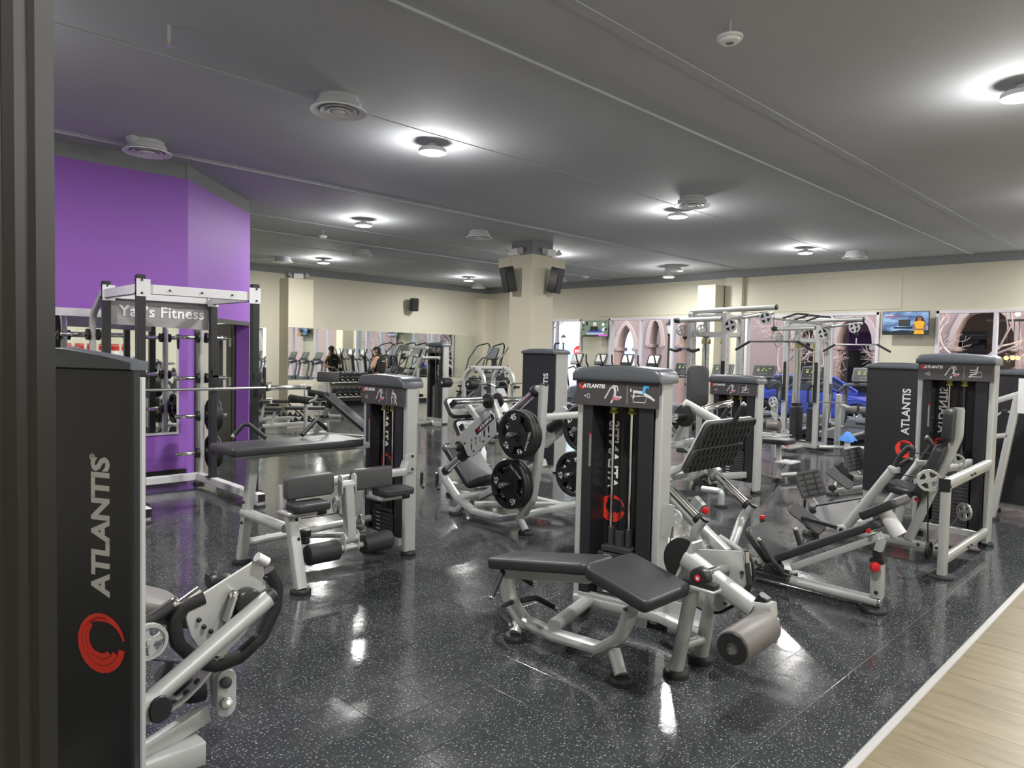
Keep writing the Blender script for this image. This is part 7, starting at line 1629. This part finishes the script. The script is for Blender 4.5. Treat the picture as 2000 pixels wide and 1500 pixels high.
# bare trees
def tree(base, h, lab, m, seed, lean=(0, 0), depth=5, r0=.09, spread=.75):
    random.seed(seed); t = thing('bare_tree', lab, 'tree', base, 'bare winter trees'); g = Geo(); gt = Geo()
    def grow(p, d, L, r, k):
        pts = [p]; q = p; dd = d
        for i in range(3):
            dd = (dd+Vec([random.uniform(-.22, .22) for _ in range(3)])).normalized(); q = q+dd*L/3; pts.append(q)
        (gt if k == depth else g).tube(pts, r*.8, seg=6 if k > 2 else 4, cap=False)
        if k == 0: return
        for i in range(3 if k > 1 else 4):
            nd_ = (dd+Vec([random.uniform(-spread, spread) for _ in range(3)])+EZ*.12).normalized()
            grow(pts[-1] if i else pts[2], nd_, L*random.uniform(.62, .8), r*.62, k-1)
    grow(Vec(base), Vec((lean[0], lean[1], 1)).normalized(), h*.38, r0, depth); gt.build('trunk', m, t); o = g.build('branches', m, t); return t
tree(wx(1905, 760, 22.3)-EZ*wx(1905, 760, 22.3).z-EZ*.14, 4.0, 'pale bare tree outside the rightmost window', barkp, 5, depth=6, spread=.95)
tree(wx(1497, 760, 22.4)-EZ*wx(1497, 760, 22.4).z-EZ*.14, 3.6, 'pale bare tree outside, behind the nearer pulldown bar', barkp, 9, depth=5, spread=.95)
tree(Vec((22.6, 20.6, -.14)), 4.8, 'thin dark bare tree against the sky, left window', barkd, 4, depth=5, r0=.06)
for k, px in enumerate((1965, 1978, 1988)):  # glowing globes imitate indoor lights reflected in the glass, not lamps outside
    v = wx(px, 699, 23.3); t = thing('hanging_lamp', ['left', 'middle', 'right'][k]+' small glowing orange lamp beyond the right window', 'lamp', v, 'small orange lamps outside')
    Geo().ball(v, .06, 10).build('lamp_globe', emat('warm_lamp_glow', (1, .42, .12), 4) if k == 0 else bpy.data.materials['warm_lamp_glow'], t); Geo().tube([v+EZ*.05, Vec((v.x, v.y, 2.8))], .008, seg=6).build('lamp_cord', blackpaint, t)
v = wx(1974, 690, 23.3); Geo().box((v.x, v.y, 2.83), (.1, 1.2, .06)).build('lamp_rail', blackpaint, t)  # rail made up to carry the globes that imitate the reflection
# ================================================================== the man at the dumbbells
def man():
    P0 = Vec((11.8, 17.40, 0)); t = thing('person', 'man in black cap and sleeveless black shirt standing at the dumbbell rack', 'person', P0)
    skin = mat('tanned_skin', (.46, .25, .16), .5, 0, var=.05); cloth = mat('black_cotton', (.016, .016, .018), .85, 0, bump=.2, bscale=120); capc = mat('black_cap_cloth', (.02, .018, .017), .8); shoe = mat('dark_trainer', (.05, .05, .055), .6)
    ang = math.radians(90+12); fd = Vec((math.cos(ang), math.sin(ang), 0)); sd = Vec((fd.y, -fd.x, 0))   # facing the mirror; sd = his right
    W = lambda r_, f_, z: P0+sd*r_+fd*f_+EZ*z
    def skin_mesh(name, pts, edges, rad, m, root=0, sub=2, par=None):
        me = bpy.data.meshes.new(name); me.from_pydata([p-ORG[t] for p in pts], edges, []); me.materials.append(m)
        o = bpy.data.objects.new(name, me); COL.objects.link(o); o.parent = par or t; ORG[o] = ORG[t]
        md = o.modifiers.new('skin', 'SKIN'); 
        sv = me.skin_vertices[0].data if me.skin_vertices else None
        if sv is None:
            bpy.context.view_layer.objects.active = o; bpy.context.view_layer.update(); sv = me.skin_vertices[0].data
        for i, r in enumerate(rad): sv[i].radius = r if isinstance(r, tuple) else (r, r)
        for i in range(len(rad)): sv[i].use_root = (i == root)
        md.use_smooth_shade = True; s2 = o.modifiers.new('sub', 'SUBSURF'); s2.levels = sub; s2.render_levels = sub; return o
    try:
        # body: pelvis, chest, neck, head base, arms to wrists, legs to ankles
        pts = [W(0, 0, .93), W(0, .0, 1.12), W(0, -.01, 1.30), W(0, -.01, 1.42), W(0, .0, 1.50), W(-.07, .03, 1.57),
               W(.18, -.01, 1.40), W(.25, -.03, 1.16), W(.17, .20, 1.03), W(-.18, -.01, 1.40), W(-.27, -.02, 1.15), W(-.14, .20, 1.06),
               W(.09, 0, .86), W(.11, .03, .50), W(.12, 0, .09), W(-.09, 0, .86), W(-.11, .03, .50), W(-.12, 0, .09), W(.12, .12, .05), W(-.12, .12, .05)]
        ed = [(0, 1), (1, 2), (2, 3), (3, 4), (4, 5), (3, 6), (6, 7), (7, 8), (3, 9), (9, 10), (10, 11), (0, 12), (12, 13), (13, 14), (0, 15), (15, 16), (16, 17), (14, 18), (17, 19)]
        rd = [(.14, .11), (.135, .11), (.15, .12), (.10, .09), .058, .06, .066, .050, .030, .066, .050, .030, .095, .065, .042, .095, .065, .042, .038, .038]
        skin_mesh('body', pts, ed, rd, skin)
        # shirt and trousers as slightly larger shells
        skin_mesh('sleeveless_shirt', [W(0, 0, .90), W(0, 0, 1.12), W(0, -.01, 1.28), W(0, -.01, 1.39), W(.16, -.01, 1.40), W(-.16, -.01, 1.40), W(0, 0, 1.47)], [(0, 1), (1, 2), (2, 3), (3, 4), (3, 5), (3, 6)], [(.185, .15), (.18, .15), (.235, .18), (.21, .165), .12, .12, .085], cloth)
        skin_mesh('trousers', [W(0, 0, .93), W(.09, 0, .84), W(.11, .03, .50), W(.12, 0, .12), W(-.09, 0, .84), W(-.11, .03, .50), W(-.12, 0, .12)], [(0, 1), (1, 2), (2, 3), (0, 4), (4, 5), (5, 6)], [(.16, .13), .11, .085, .065, .11, .085, .065], cloth)
        hands = []
        for s, wv in ((1, W(.17, .20, 1.03)), (-1, W(-.14, .20, 1.06))):
            hd = (fd*.55-sd*s*.8).normalized(); P = [wv, wv+hd*.05, wv+hd*.09]; E_ = [(0, 1), (1, 2)]; R2 = [(.026, .03), (.03, .042), (.026, .040)]
            for k in range(4):
                o_ = EZ*(.03-.02*k); b_ = len(P); P += [wv+hd*.10+o_, wv+hd*(.135-.004*abs(k-1))+o_-fd*.005, wv+hd*.13+o_+fd*(-.035)]; E_ += [(2, b_), (b_, b_+1), (b_+1, b_+2)]; R2 += [.010, .009, .008]
            b_ = len(P); P += [wv+hd*.05+EZ*.035, wv+hd*.08+EZ*.055-fd*.02]; E_ += [(1, b_), (b_, b_+1)]; R2 += [.012, .010]
            skin_mesh('hand', P, E_, R2, skin, sub=1)
        for s in (-1, 1): Geo().plate([[(-.10, 0), (.18, 0), (.19, .04), (.10, .08), (-.02, .12), (-.10, .11)]], W(.12*s, 0, 0), fd, EZ, .10, .02, 2).build('shoe', shoe, t)
    except Exception as ex: print('SKIN', ex)
    hc = W(-.075, .045, 1.635); hf = (fd*.75-sd*.55-EZ*.2).normalized(); hs = hf.cross(EZ).normalized(); hu = hs.cross(hf)
    def el(c, r, s3, name, m, par=None):
        g = Geo(); g.ball((0, 0, 0), r, 18, s3); M = Matrix((hs, hf, hu)).transposed(); g.v = [tuple(Vec(c)+M@Vec(v)) for v in g.v]; return g.build(name, m, par or t, 3)
    hd_ = el(hc, .105, (.74, .92, 1.10), 'head', skin); el(hc+hf*.045-hu*.055, .06, (.8, .9, .8), 'jaw', skin, hd_); el(hc+hf*.103-hu*.015, .016, (.8, 1.2, 1.4), 'nose', skin, hd_)
    for s in (-1, 1): el(hc+hs*.078*s-hu*.01, .024, (.5, 1, 1.5), 'ear', skin, hd_); el(hc+hf*.086+hs*.032*s+hu*.012, .010, (1.2, .6, .8), 'eye', whitep, hd_)
    Geo().box(hc+hf*.098-hu*.058, (.045, .008, .008), hs, hf).build('mouth', mat('lip_tone', (.32, .13, .10), .5), hd_)
    el(hc-hf*.012+hu*.0, .109, (.76, .92, 1.0), 'hair', mat('short_dark_hair', (.02, .014, .012), .8), hd_); 
    cp = Geo(); M = Matrix((hs, hf, hu)).transposed(); gb = Geo(); gb.ball((0, 0, 0), .118, 18, (.80, .96, .78)); 
    gb.v = [tuple(hc+hu*.030+M@Vec((v[0], v[1], max(v[2], -.005)))) for v in gb.v]; c_ = gb.build('cap', capc, t, 3)
    Geo().plate([rrect(.13, .10, .05, 5)], hc+hf*.14+hu*.035, hs, (hf-hu*.1).normalized(), .008, .003).build('cap_peak', capc, c_)
    # small white print on the chest and back of the shirt
    for k in (1, -1): Geo().box(W(0, .135*k if k > 0 else -.155, 1.33), (.13, .004, .018), sd, fd).build('shirt_print', whitep, t, None)
    db = thing('dumbbell', 'black dumbbell held by the man in front of his belt', 'dumbbell', W(.02, .29, 1.02)); c = W(.02, .29, 1.02)
    Geo().cyl(c-sd*.13, c+sd*.13, .016, 10).build('handle', chrome, db)
    for s in (-1, 1): Geo().cyl(c+sd*.07*s, c+sd*.15*s, .065, 14, bev=.01).build('weight_head', rubber, db)
man()

# ================================================================== lettering becomes plain mesh
bpy.context.view_layer.update()
for o in list(COL.objects):
    if o.type == 'FONT':
        me = bpy.data.meshes.new_from_object(o); me.name = o.name
        n = bpy.data.objects.new(o.name, me); COL.objects.link(n); n.parent = o.parent; n.matrix_local = o.matrix_local.copy()
        for k in o.keys(): n[k] = o[k]
        nm = o.name; bpy.data.objects.remove(o); n.name = nm
